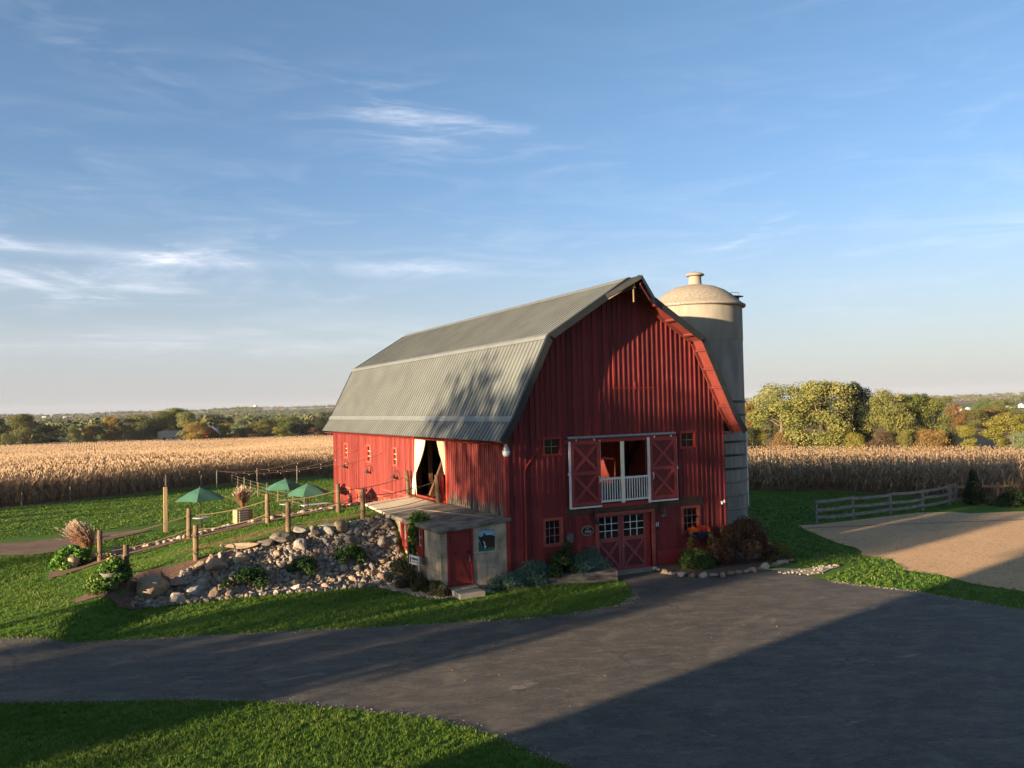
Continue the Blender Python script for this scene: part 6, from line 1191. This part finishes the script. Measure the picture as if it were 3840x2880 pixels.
# ------------------------------------------------------------------ trees beyond the corn
LM = {'olive': leafmat('olive_leaf', (.080, .095, .024), (.17, .165, .045)), 'dark': leafmat('dark_leaf', (.015, .026, .010), (.035, .050, .018)), 'pale': leafmat('pale_leaf', (.11, .13, .045), (.21, .21, .075)), 'gold': leafmat('gold_leaf', (.14, .11, .022), (.28, .20, .045)),
      'green': leafmat('green_leaf', (.06, .09, .02), (.14, .165, .04)), 'silver': leafmat('silver_leaf', (.12, .15, .075), (.20, .23, .12)), 'yellow': leafmat('yellow_leaf', (.12, .125, .02), (.235, .215, .045)), 'brown': leafmat('brown_leaf', (.055, .038, .022), (.11, .07, .04)),
      'lime': leafmat('lime_leaf', (.105, .122, .030), (.235, .220, .065)), 'orange': leafmat('orange_leaf', (.13, .085, .028), (.26, .165, .055))}
rt = np.random.default_rng(31)
PROT = [tree('broadleaf_tree', '', LM['olive'], 10, 8.5, rt, 13000, .27, .25, 40), tree('broadleaf_tree', '', LM['olive'], 10, 8.5, rt, 12000, .27, .32, 30), tree('broadleaf_tree', '', LM['olive'], 10, 9, rt, 14000, .26, .22, 44, trunks=3), tree('broadleaf_tree', '', LM['olive'], 10, 7, rt, 10000, .27, .22, 34, shape='tall')]
BUSH = [tree('bushy_tree', '', LM['olive'], 10, 11, rt, 9000, .34, .02, 34, shape='bush', trunks=3), tree('bushy_tree', '', LM['olive'], 10, 12, rt, 9000, .34, .02, 30, shape='bush', trunks=3)]
TREES = [('T1', -36.5, 342.4, 13.2, 9.6, 'olive'), ('T1b', -27.8, 337.8, 8.7, 11.4, 'dark'), ('T0', -44.9, 351.8, 11.8, 5.1, 'dark'), ('T2', -19.2, 353.0, 8.8, 5.3, 'pale'), ('T3', -13.3, 358.1, 8.3, 5.7, 'gold'), ('T4', -5.5, 348.0, 11.4, 8.8, 'gold'), ('T5', 4.6, 352.7, 12.2, 13.8, 'pale'), ('T6', 13.0, 357.2, 13.6, 10.1, 'olive'), ('T6b', 19.9, 363.7, 14.7, 11.0, 'green'), ('T7', 22.0, 343.4, 12.8, 8.4, 'pale'), ('T7b', 43.3, 439.7, 12.1, 15.4, 'dark'), ('T7c', 54.0, 448.4, 10.6, 11.5, 'dark'), ('T8', 24.4, 326.1, 8.8, 10.0, 'gold'), ('T9', 35.1, 329.8, 8.1, 6.5, 'gold'), ('T10', 42.4, 338.9, 10.2, 8.4, 'silver'), ('T11', 49.3, 332.7, 8.7, 10.5, 'olive'), ('T11b', 58.7, 366.6, 9.3, 7.3, 'olive'), ('T12', 56.1, 324.3, 6.2, 6.6, 'yellow'), ('T13', 68.0, 364.8, 10.3, 9.8, 'green'), ('T14', 68.3, 344.2, 8.6, 7.0, 'dark'), ('T14b', 72.8, 348.4, 6.8, 7.1, 'dark'), ('T15', 70.4, 321.2, 5.7, 6.6, 'brown'), ('T16', 84.9, 360.9, 12.0, 9.9, 'dark'), ('B1', 30.6, 326.4, 4.9, 6.4, 'brown'), ('B2', 38.8, 326.3, 4.5, 7.5, 'brown'), ('B3', 45.9, 325.2, 3.9, 6.5, 'brown'), ('B4', 62.3, 322.0, 3.7, 7.7, 'dark'), ('B5', -40.8, 334.0, 6.5, 5.9, 'green'), ('R1b', 131.3, 132.3, 12.7, 5.3, 'gold'), ('R1', 130.0, 119.8, 16.6, 10.2, 'lime'), ('R2', 136.5, 113.2, 17.0, 11.3, 'lime'), ('R3', 142.7, 110.7, 16.5, 5.5, 'olive'), ('R4', 147.6, 111.3, 15.4, 5.0, 'dark'), ('R5', 146.1, 103.7, 14.6, 7.5, 'lime'), ('R6', 154.0, 103.4, 13.6, 6.1, 'olive'), ('R7', 158.3, 101.2, 12.7, 6.7, 'olive'), ('R7b', 148.5, 100.8, 9.2, 3.6, 'lime'), ('R8', 230.9, 147.5, 10.3, 5.0, 'orange'), ('R8b', 258.4, 160.6, 8.3, 7.3, 'olive'), ('R8c', 269.8, 161.5, 8.3, 8.4, 'gold'), ('R8d', 281.3, 162.2, 9.3, 9.5, 'olive'), ('R9', 155.1, 81.1, 8.9, 7.1, 'yellow'), ('R10', 148.0, 73.7, 5.6, 4.1, 'silver'), ('R11', 154.6, 90.8, 6.4, 3.4, 'yellow'), ('S1', 146.7, 93.2, 6.1, 7.4, 'orange'), ('S2', 140.8, 100.7, 5.8, 5.5, 'brown'), ('S3', 124.5, 120.9, 6.9, 3.7, 'yellow'), ('S4', 126.5, 116.2, 5.5, 4.5, 'orange'), ('S5', 131.4, 114.2, 5.0, 4.2, 'dark'), ('S6', 138.6, 106.4, 5.3, 5.3, 'yellow'), ('S7', 144.4, 97.9, 5.8, 3.5, 'lime'), ('S8', 121.8, 120.6, 6.8, 3.1, 'dark'), ('S9', 151.3, 92.1, 5.3, 2.9, 'dark'), ('S10', 136.0, 110.8, 5.1, 4.8, 'yellow'), ('F1', 542.2, 399.1, 16.8, 12.0, 'dark'), ('F2', 517.0, 331.6, 12.1, 12.4, 'green'), ('F3', 489.4, 300.8, 11.2, 13.2, 'olive'), ('F4', 512.4, 355.5, 13.9, 11.0, 'olive')]
DESC = {'T1': 'tall olive tree standing at the left end of the tree line', 'T1b': 'broad low dark tree right of the leftmost tall olive tree', 'T0': 'dark tree cut by the left edge of the picture', 'T2': 'small pale green tree alone before the dark wood', 'T3': 'small golden-olive tree right of the lone pale green tree', 'T4': 'large golden-brown tree in the left tree line',
        'T5': 'wide pale green tree left of the blue-roofed house', 'T6': 'olive tree behind the left part of the blue-roofed house', 'T6b': 'tallest green tree over the blue-roofed house', 'T7': 'pale tree just right of the blue-roofed house', 'T7b': 'dark wide tree behind the small red barn', 'T7c': 'dark tree behind the right of the small red barn',
        'T8': 'golden bushy tree left of the small red barn', 'T9': 'golden tree right of the small red barn', 'T10': 'silvery pale tree in the middle of the left tree line', 'T11': 'olive and gold tree right of the silvery tree', 'T11b': 'olive tree peeping behind the olive and gold tree', 'T12': 'bright yellow-green small tree before dark conifers', 'T13': 'green tree behind the small yellow-green tree',
        'T14': 'dark tree left of the brown bush near the barn roof', 'T14b': 'dark tree behind the brown bush near the barn roof', 'T15': 'brown-leaved bush nearest the big barn in the tree line', 'T16': 'dark green tree beside the eave of the big barn', 'B1': 'brown hedge-like bush below the small red barn', 'B2': 'brown bush below the silvery tree', 'B3': 'brown bush below the olive and gold tree', 'B4': 'dark bush below the dark conifers', 'B5': 'small green bush before the long white building',
        'R1b': 'yellowing tree beside the silo', 'R1': 'large round yellow-green tree first right of the silo', 'R2': 'tallest yellow-green tree in the right grove', 'R3': 'shade-darkened tree behind the tallest of the right grove', 'R4': 'dark shaded tree in the middle of the right grove', 'R5': 'yellow-green tree with pale bare limbs in the right grove', 'R6': 'olive tree right of the one with pale limbs', 'R7': 'olive tree at the right end of the grove', 'R7b': 'small lime-coloured tree before the grove',
        'R8': 'orange-gold tree beyond the grove', 'R8b': 'olive tree beyond the road strip', 'R8c': 'golden tree beyond the road strip', 'R8d': 'farther olive tree near the right edge', 'R9': 'big yellow-green tree at the right edge behind the corn', 'R10': 'silvery bush at the right edge behind the corn', 'R11': 'slim yellow tree between the grove and the right-edge tree',
        'S1': 'orange-leaved bush in front of the grove', 'S2': 'brown bush in front of the grove', 'S3': 'yellow bush nearest the silo', 'S4': 'orange bush next to the yellow bush near the silo', 'S5': 'dark low bush under the first right trees', 'S6': 'yellow bush under the bare trunks', 'S7': 'lime bush left of the orange bush', 'S8': 'dark bush just behind the silo', 'S9': 'dark bush right of the orange bush', 'S10': 'low yellow bush under the tallest grove tree',
        'F1': 'dark tree on the far plain', 'F2': 'green tree by the far farmhouses', 'F3': 'olive tree right of the far farmhouses', 'F4': 'olive tree left of the far farmhouses'}
rt2 = random.Random(8)
for i, (nm, x, y, hh, w, kd) in enumerate(TREES):
    kd = {'R3': 'dark', 'R6': 'green', 'R4': 'dark'}.get(nm, kd)  # dark leaf kinds put the grove's shaded hollows into colour
    bush = nm[0] in 'SB'; pr = BUSH[i % 2] if bush else PROT[(i * 3 + (2 if nm[0] == 'R' else 0)) % 4]; bw = (11, 12)[i % 2] if bush else (8.5, 8.5, 9, 7)[(i * 3 + (2 if nm[0] == 'R' else 0)) % 4]
    o = retree(pr, x, y, h(x, y) - .2, (w / bw * (1.5 if nm[0] == 'R' else 1.2), hh / 10 * (.98 if nm[0] in 'RS' else 1.04)), rt2.uniform(0, 6.28), DESC[nm], LM[kd], group='trees right of the silo' if nm[0] in 'RS' else 'trees beyond the left corn'); o['category'] = 'bush' if bush else 'tree'
LIMB = pm('pale_limb', (.36, .27, .17), rough=.9)
# distant woods on the rolling land: one mass
rw_ = np.random.default_rng(5); n = 7000; rr_ = 430 + 2900 * rw_.uniform(0, 1, n) ** 1.15; aa = np.radians(rw_.uniform(-12, 70, n)); tx, ty = -13.2 + rr_ * np.sin(aa), -26.9 + rr_ * np.cos(aa); ad = np.degrees(aa)
fld = np.sin(tx * .0061 + 1.3) * np.sin(ty * .0052 + .4) + .35 * np.sin(tx * .017) * np.sin(ty * .013); keep = np.where(ad < 30, (fld > -.28) | (rr_ < 1100), (fld > .30) & (rr_ > 620))
keep |= (rr_ > 2550) & (ad < 30); keep |= (rr_ > 2900) & (fld > -.1); keep &= ~((ad > 10) & (ad < 19) & (rr_ > 1900) & (rr_ < 2500)); tx, ty, rr_ = tx[keep], ty[keep], rr_[keep]; nt = len(tx)
th_ = rw_.uniform(7, 13, nt); tw = rw_.uniform(6, 12, nt) * (1 + rr_ / 5000); q = 42; d = rw_.normal(size=(nt, q, 3)); d /= np.linalg.norm(d, axis=2, keepdims=True); d[:, :, 2] = np.abs(d[:, :, 2]) * 1.1 - .25
c = np.stack([tx, ty, H(tx, ty) + th_ * .42], -1); P_ = c[:, None, :] + d * np.stack([tw * .5, tw * .5, th_ * .55], -1)[:, None, :] * rw_.uniform(.7, 1.08, (nt, q, 1)); P_ = P_.reshape(-1, 3); V, F_ = leaves(P_, d.reshape(-1, 3), 2.3, rw_, .8); 
kindr = np.repeat(rw_.uniform(0, 1, nt), q) * .75 + rw_.uniform(0, .25, nt * q)
def woodsmat():
    m_, gg, b = newmat('distant_leaves'); at = gg.n('ShaderNodeAttribute', attribute_name='rnd'); cr = gg.n('ShaderNodeValToRGB'); gg.set(cr.inputs[0], at.outputs['Fac']); e = cr.color_ramp.elements; e[0].color = (.020, .036, .013, 1); e[1].position = 1; e[1].color = (.16, .10, .055, 1)
    for p, c_ in ((.3, (.042, .060, .018, 1)), (.5, (.075, .090, .028, 1)), (.7, (.115, .115, .040, 1)), (.85, (.13, .085, .045, 1))): q_ = e.new(p); q_.color = c_
    gg.set(b.inputs['Base Color'], cr.outputs[0]); b.inputs['Roughness'].default_value = .9; return m_
o = npmesh('distant_woods', V, F_, woodsmat(), attr=kindr); tag(o, 'mixed autumn woods covering the distant rolling hills', 'woods', kind='stuff')
# ------------------------------------------------------------------ far buildings
BLUER = pm('blue_grey_shingle', (.028, .040, .062), (.022, .032, .05), 2, rough=.8); FWALL = pm('far_siding_shaded', (.035, .04, .05), rough=.8); WSID = pm('white_siding', (.70, .68, .62), rough=.7)  # far siding darkened: the farmhouse's shade is put into its wall colour
def house(nm, label, x, y, w, d, eh, rh, rz, wall, roof, cat='house', win=3, dz=0):
    z = h(x, y) + dz; t = thing(nm, label, cat, (x, y, z), rz); a = MB(); a.box(-w / 2, -d / 2, -1, w / 2, d / 2, eh); a.prism([(-w / 2, -d / 2, eh), (-w / 2, d / 2, eh), (-w / 2, 0, eh + rh)], (w, 0, 0)); a.build('wall', wall, t)
    a = MB()
    for s in (-1, 1): a.hexa([(-w / 2 - .4, s * (d / 2 + .5), eh - .25), (w / 2 + .4, s * (d / 2 + .5), eh - .25), (w / 2 + .4, 0, eh + rh + .06), (-w / 2 - .4, 0, eh + rh + .06), (-w / 2 - .4, s * (d / 2 + .5), eh - .05), (w / 2 + .4, s * (d / 2 + .5), eh - .05), (w / 2 + .4, 0, eh + rh + .25), (-w / 2 - .4, 0, eh + rh + .25)])
    a.build('roof', roof, t)
    for k in range(win): xx = -w / 2 + w * (k + .7) / (win + .4); a = MB(); a.box(xx - .45, -d / 2 - .06, eh * .4, xx + .45, -d / 2 - .02, eh * .8); a.build('window', GLASS, t)
    a = MB(); a.box(-w / 2 + .4, -d / 2 - .05, 0, -w / 2 + 1.4, -d / 2 - .02, 2.1); a.build('door', WHITE, t); return t
ho = house('farmhouse', 'low shade-darkened farmhouse with a blue-grey roof under the tall trees beyond the corn', 17.5, 347, 11, 7, 2.0, 2.2, R(-8), FWALL, BLUER, dz=1.2)
a = MB(); a.prism([(1.2, -4.8, 2.4), (4.4, -4.8, 2.4), (2.8, -4.8, 4.4)], (0, 3.5, 0)); a.build('gable', BLUER, ho); a = MB(); a.bar((1.0, -4.9, 2.4), (2.8, -4.9, 4.6), .1, .25); a.bar((4.6, -4.9, 2.4), (2.8, -4.9, 4.6), .1, .25); a.build('barge_board', GALV, ho); [bpy.data.objects.remove(c_, do_unlink=True) for c_ in list(ho.children) if c_.name.startswith('door')]
house('far_barn', 'small red barn with a pale metal roof half hidden by golden trees', 30.5, 331, 8, 6.5, 2.8, 3.0, R(78), RED_P, pm('pale_metal', (.6, .62, .65), rough=.4, metal=.3), 'barn', 1, 1.2)
house('white_building', 'long low white building at the far left beyond the corn', -46.6, 395, 13, 6, 2.4, .9, R(5), WSID, pm('pale_roof', (.55, .52, .47), rough=.7), 'building', 4, 1.5)
for x, y, w, lab, rz in ((720, 495, 9, 'far white gabled farmhouse on the plain right of the grove', 60), (690, 463, 5, 'small far building beside the white gabled farmhouse', 10), (911, 569, 9, 'far pale yellow house near the right edge', 30), (1003, 611, 11, 'far white barn at the right edge of the plain', 20), (652, 421, 7, 'low pale roof among the far right trees', 0)): house('far_house', lab, x, y, w, 6, 2.6, 2.6, R(rz), WSID, BLUER if rz == 60 else WSID, 'house', 2)
for x, y, w, lab in ((-91, 1771, 6, 'tiny white farmhouse on the far left hillside'), (-54.6, 1672, 5, 'tiny white house right of another on the far left hillside')): house('far_house', lab, x, y, w, 5, 3, 2, 0, WSID, WSID, 'house', 2, 5)
wtw = thing('water_tower', 'white water tower on the distant ridge', 'water tower', (490, 2930, h(490, 2930))); a = MB(); a.lathe((0, 0, 0), [(1.2, 3 + 0), (1.0, 6), (4.5, 8.2), (6, 11), (5.2, 14), (2.5, 16), (.3, 16.6)], 24); a.tube([(0, 0, -3), (0, 0, 7)], 1.1, 12); a.build('tank', WHITE, wtw, smooth=True)
# pale far roads
sheet('far_road', [(7, 352), (30, 357), (30, 358.6), (7, 353.6)], CONC_P, .3, 3)
sheet('far_road', [(236, 118), (262, 96), (265, 99), (238, 122)], CONC, 1.6, 4)
# ------------------------------------------------------------------ what stands west of the camera and shades the yard
rs = np.random.default_rng(19); SHT = [tree('yard_tree', 'tall yard tree west of the lawn', LM['green'], 10, 8, rs, 5200, .42, .12, 34), tree('yard_tree', 'tall yard tree west of the lawn', LM['green'], 10, 8, rs, 1400, .42, .30, 20), tree('yard_tree', 'tall yard tree west of the lawn', LM['green'], 10, 8, rs, 700, .42, .84, 22)]
SHADE = [(-48, -16.3, .62, 1.42, 0), (-49, -14.3, .70, 1.48, 1), (-47, -11.6, .70, 1.42, 1), (-50, -9.2, .70, 1.55, 2), (-49, -6.8, .70, 1.60, 2), (-52, -12.7, .6, 1.60, 1), (-44, -13.7, .7, .66, 0), (-44, -10.2, .6, .50, 0), (-70, -15.7, .7, 1.7, 1)]
for i, (x, y, w, hh, k) in enumerate(SHADE): retree(SHT[k], x, y, h(x, y) - .3, (w, hh), i * 1.1, 'tall leafy yard tree standing west of the driveway', None, group='yard trees west of the driveway')
rr2 = random.Random(5)
for i in range(17):
    x, y = -92 + rr2.uniform(-5, 5), -6 + i * 3.15 + rr2.uniform(-.9, .9); retree(SHT[1], x, y, h(x, y) - .3, (rr2.uniform(.22, .36), rr2.uniform(1.05, 1.35)), i, 'slim windbreak tree west of the lawn', None, group='windbreak trees west of the lawn')
house('yard_house', 'pale two-storey farmhouse west of the driveway', -31, -28.45, 14, 17.3, 8.4, 3.2, 0, WSID, BLUER, 'house', 4)
# ------------------------------------------------------------------ grass blades
GRM = leafmat('grass_blade', (.048, .110, .014), (.140, .225, .032), (.26, .27, .08), rnd=0, trans=.3)
def tufts(name, polys, dens, size, wid, seed, nb=6, excl=()):
    rng = np.random.default_rng(seed); PS_ = []
    for P_ in polys:
        P_ = np.array(P_, float); lo, hi = P_.min(0), P_.max(0); n_ = int((hi - lo).prod() * dens); q = rng.uniform(lo, hi, (n_, 2)); q = q[inside(q, P_)]
        for e in excl: q = q[~inside(q, np.array(e, float))]
        PS_.append(q)
    q = np.concatenate(PS_); n_ = len(q); q = np.repeat(q, nb, 0) + rng.normal(0, .035, (n_ * nb, 2)); m_ = len(q); z = H(q[:, 0], q[:, 1]) - .005; B = np.stack([q[:, 0], q[:, 1], z], -1)
    worn_ = (np.abs(q[:, 1] - 6.6) < .9 + .5 * np.sin(q[:, 0] * 2.3)) & (q[:, 0] > -12) & (q[:, 0] < -3.2) & (rng.uniform(0, 1, m_) < .8); L0 = np.where(worn_, .25, 1.)
    clump = np.repeat(rng.uniform(.7, 1.3, n_), nb) * L0; a = rng.uniform(0, 6.283, m_); L = size * rng.uniform(.5, 1.2, m_) * clump; s_ = np.stack([np.cos(a), np.sin(a), np.zeros(m_)], -1) * wid; le = rng.normal(0, .5, (m_, 2)) * L[:, None]
    mid = B + np.stack([le[:, 0] * .35, le[:, 1] * .35, L * .6], -1); T = B + np.stack([le[:, 0], le[:, 1], L * .95], -1)
    V = np.stack([B - s_, B + s_, mid + s_ * .8, mid - s_ * .8, T + s_ * .15, T - s_ * .15], 1).reshape(-1, 3); i0 = np.arange(m_) * 6; F_ = np.concatenate([np.stack([i0, i0 + 1, i0 + 2, i0 + 3], -1), np.stack([i0 + 3, i0 + 2, i0 + 4, i0 + 5], -1)]); lf = np.sin(q[:, 0] * 1.1 + 2 * np.sin(q[:, 1] * .7)) * np.sin(q[:, 1] * 1.7 + 1.5 * np.sin(q[:, 0] * .9)); at = np.clip(rng.uniform(0, .85, m_) + .16 * lf + .03, 0, 1); at = np.concatenate([at, at])
    print(name, m_, 'blades'); o = npmesh(name, V, F_, GRM, attr=at); tag(o, None, None, kind='stuff'); return o
ISL = [(-22, -2.6), (-15.04, -4.9), (-12.93, -5.99), (-11.34, -6.8), (-9.8, -7.85), (-8.39, -9.17), (-7.1, -10.53), (-6.42, -11.69), (-6.08, -12.74), (-5.78, -13.98), (-5.2, -17), (-16, -17), (-22, -8)]
FRONT = [(-26, 2.4), (-22, 1.3), (-15.45, 0.0), (-13.18, -0.54), (-10.8, -1.19), (-8.71, -1.88), (-5.88, -2.97), (-3.3, -3.86), (-1.73, -4.43), (-0.3, -4.67), (0.87, -4.62), (1.89, -4.44), (2.5, -4.1), (2.85, -3.6), (3.3, -2.82), (3.7, -1.6), (2.9, -1.32), (2.1, -1.02), (.5, -.76), (-.3, -.72), (-.9, -.8), (-1.3, -1.2), (-2.4, -1.2), (-2.42, -.82), (-3.0, -.55), (-3.5, .45), (-3.85, 1.5), (-4.15, 2.28), (-4.8, 2.3), (-6.7, 2.2), (-9.4, 2.2), (-11.2, 2.25), (-12.4, 2.15), (-13.6, 2.2), (-13.85, 2.8), (-13.25, 3.35), (-12.4, 3.8), (-11.8, 4.3), (-11.1, 4.6), (-10.2, 4.7), (-8.6, 5.0), (-6.5, 5.15), (-4.5, 5.35), (-2.9, 5.4), (-2.6, 9.2), (-4.8, 9.0), (-7.2, 8.8), (-10, 8.75), (-12.5, 8.6), (-13.3, 8.4), (-14.8, 7.5), (-15, 9.5), (-14, 10.6), (-14.5, 13.3), (-16, 13.6), (-26, 14.4)]
BACK = [(-15.2, 13.4), (-14, 10.6), (-13, 11.3), (-2, 11.3), (-.1, 11.3), (-.1, 24), (8, 24), (10, 60), (0, 56), (-16, 45), (-26, 40), (-26, 21), (-17, 20), (-12.75, 20.7), (-8, 22.3), (-7, 21.5), (-10.6, 18.2), (-12.2, 16.2)]
RIGHT = [(12.3, .5), (12.2, -1.2), (11.2, -2.2), (10.6, -3.3), (11.6, -3.4), (12.6, -3.7), (12.4, -4.1), (10.6, -4.8), (9.95, -5.0), (10.0, -5.6), (10.25, -6.67), (10.9, -7.92), (11.05, -9.45), (11.45, -11.29), (12.3, -15), (14.9, -18), (13.68, -9.87), (13.4, -8.31), (13.85, -6.71), (13.5, -5.6), (14.3, -4.6), (14.9, -3.9), (14.6, -2.63), (15.3, -2.1), (15.89, -1.3), (16.1, -.3), (16.6, .9), (17.56, 2.63), (18.1, 3.8), (18.84, 4.9), (28.11, 5.05), (33, 5.5), (35, 6.5), (36, 14), (36.5, 20), (32, 24), (24, 26), (12, 12), (15, 5), (14, 2.6), (12, 2.4)]
tufts('grass', [ISL], 150, .075, .0055, 1, 9); tufts('grass', [FRONT], 62, .075, .008, 2, 8); tufts('grass', [BACK], 14, .085, .018, 3, 6); tufts('grass', [RIGHT], 26, .080, .013, 4, 7)
# ------------------------------------------------------------------ the air
hz_ = MB(); hz_.box(-4400, -390, -14, 5400, 5400, 60); hm = bpy.data.materials.new('haze'); hm.use_nodes = True; ht = hm.node_tree; ht.nodes.clear(); pv = ht.nodes.new('ShaderNodeVolumePrincipled'); pv.inputs['Density'].default_value = .00006; pv.inputs['Color'].default_value = (.72, .80, .95, 1); pv.inputs['Anisotropy'].default_value = 0
ho_ = ht.nodes.new('ShaderNodeOutputMaterial'); ht.links.new(pv.outputs[0], ho_.inputs['Volume'])
if HAZE: o = hz_.build('haze', hm); o['kind'] = 'stuff'
# far-tree prototypes and others that were never placed are removed
for o in list(SC.objects):
    if o.parent is None and o.get('label') == '': [bpy.data.objects.remove(c, do_unlink=True) for c in list(o.children)]; bpy.data.objects.remove(o, do_unlink=True)
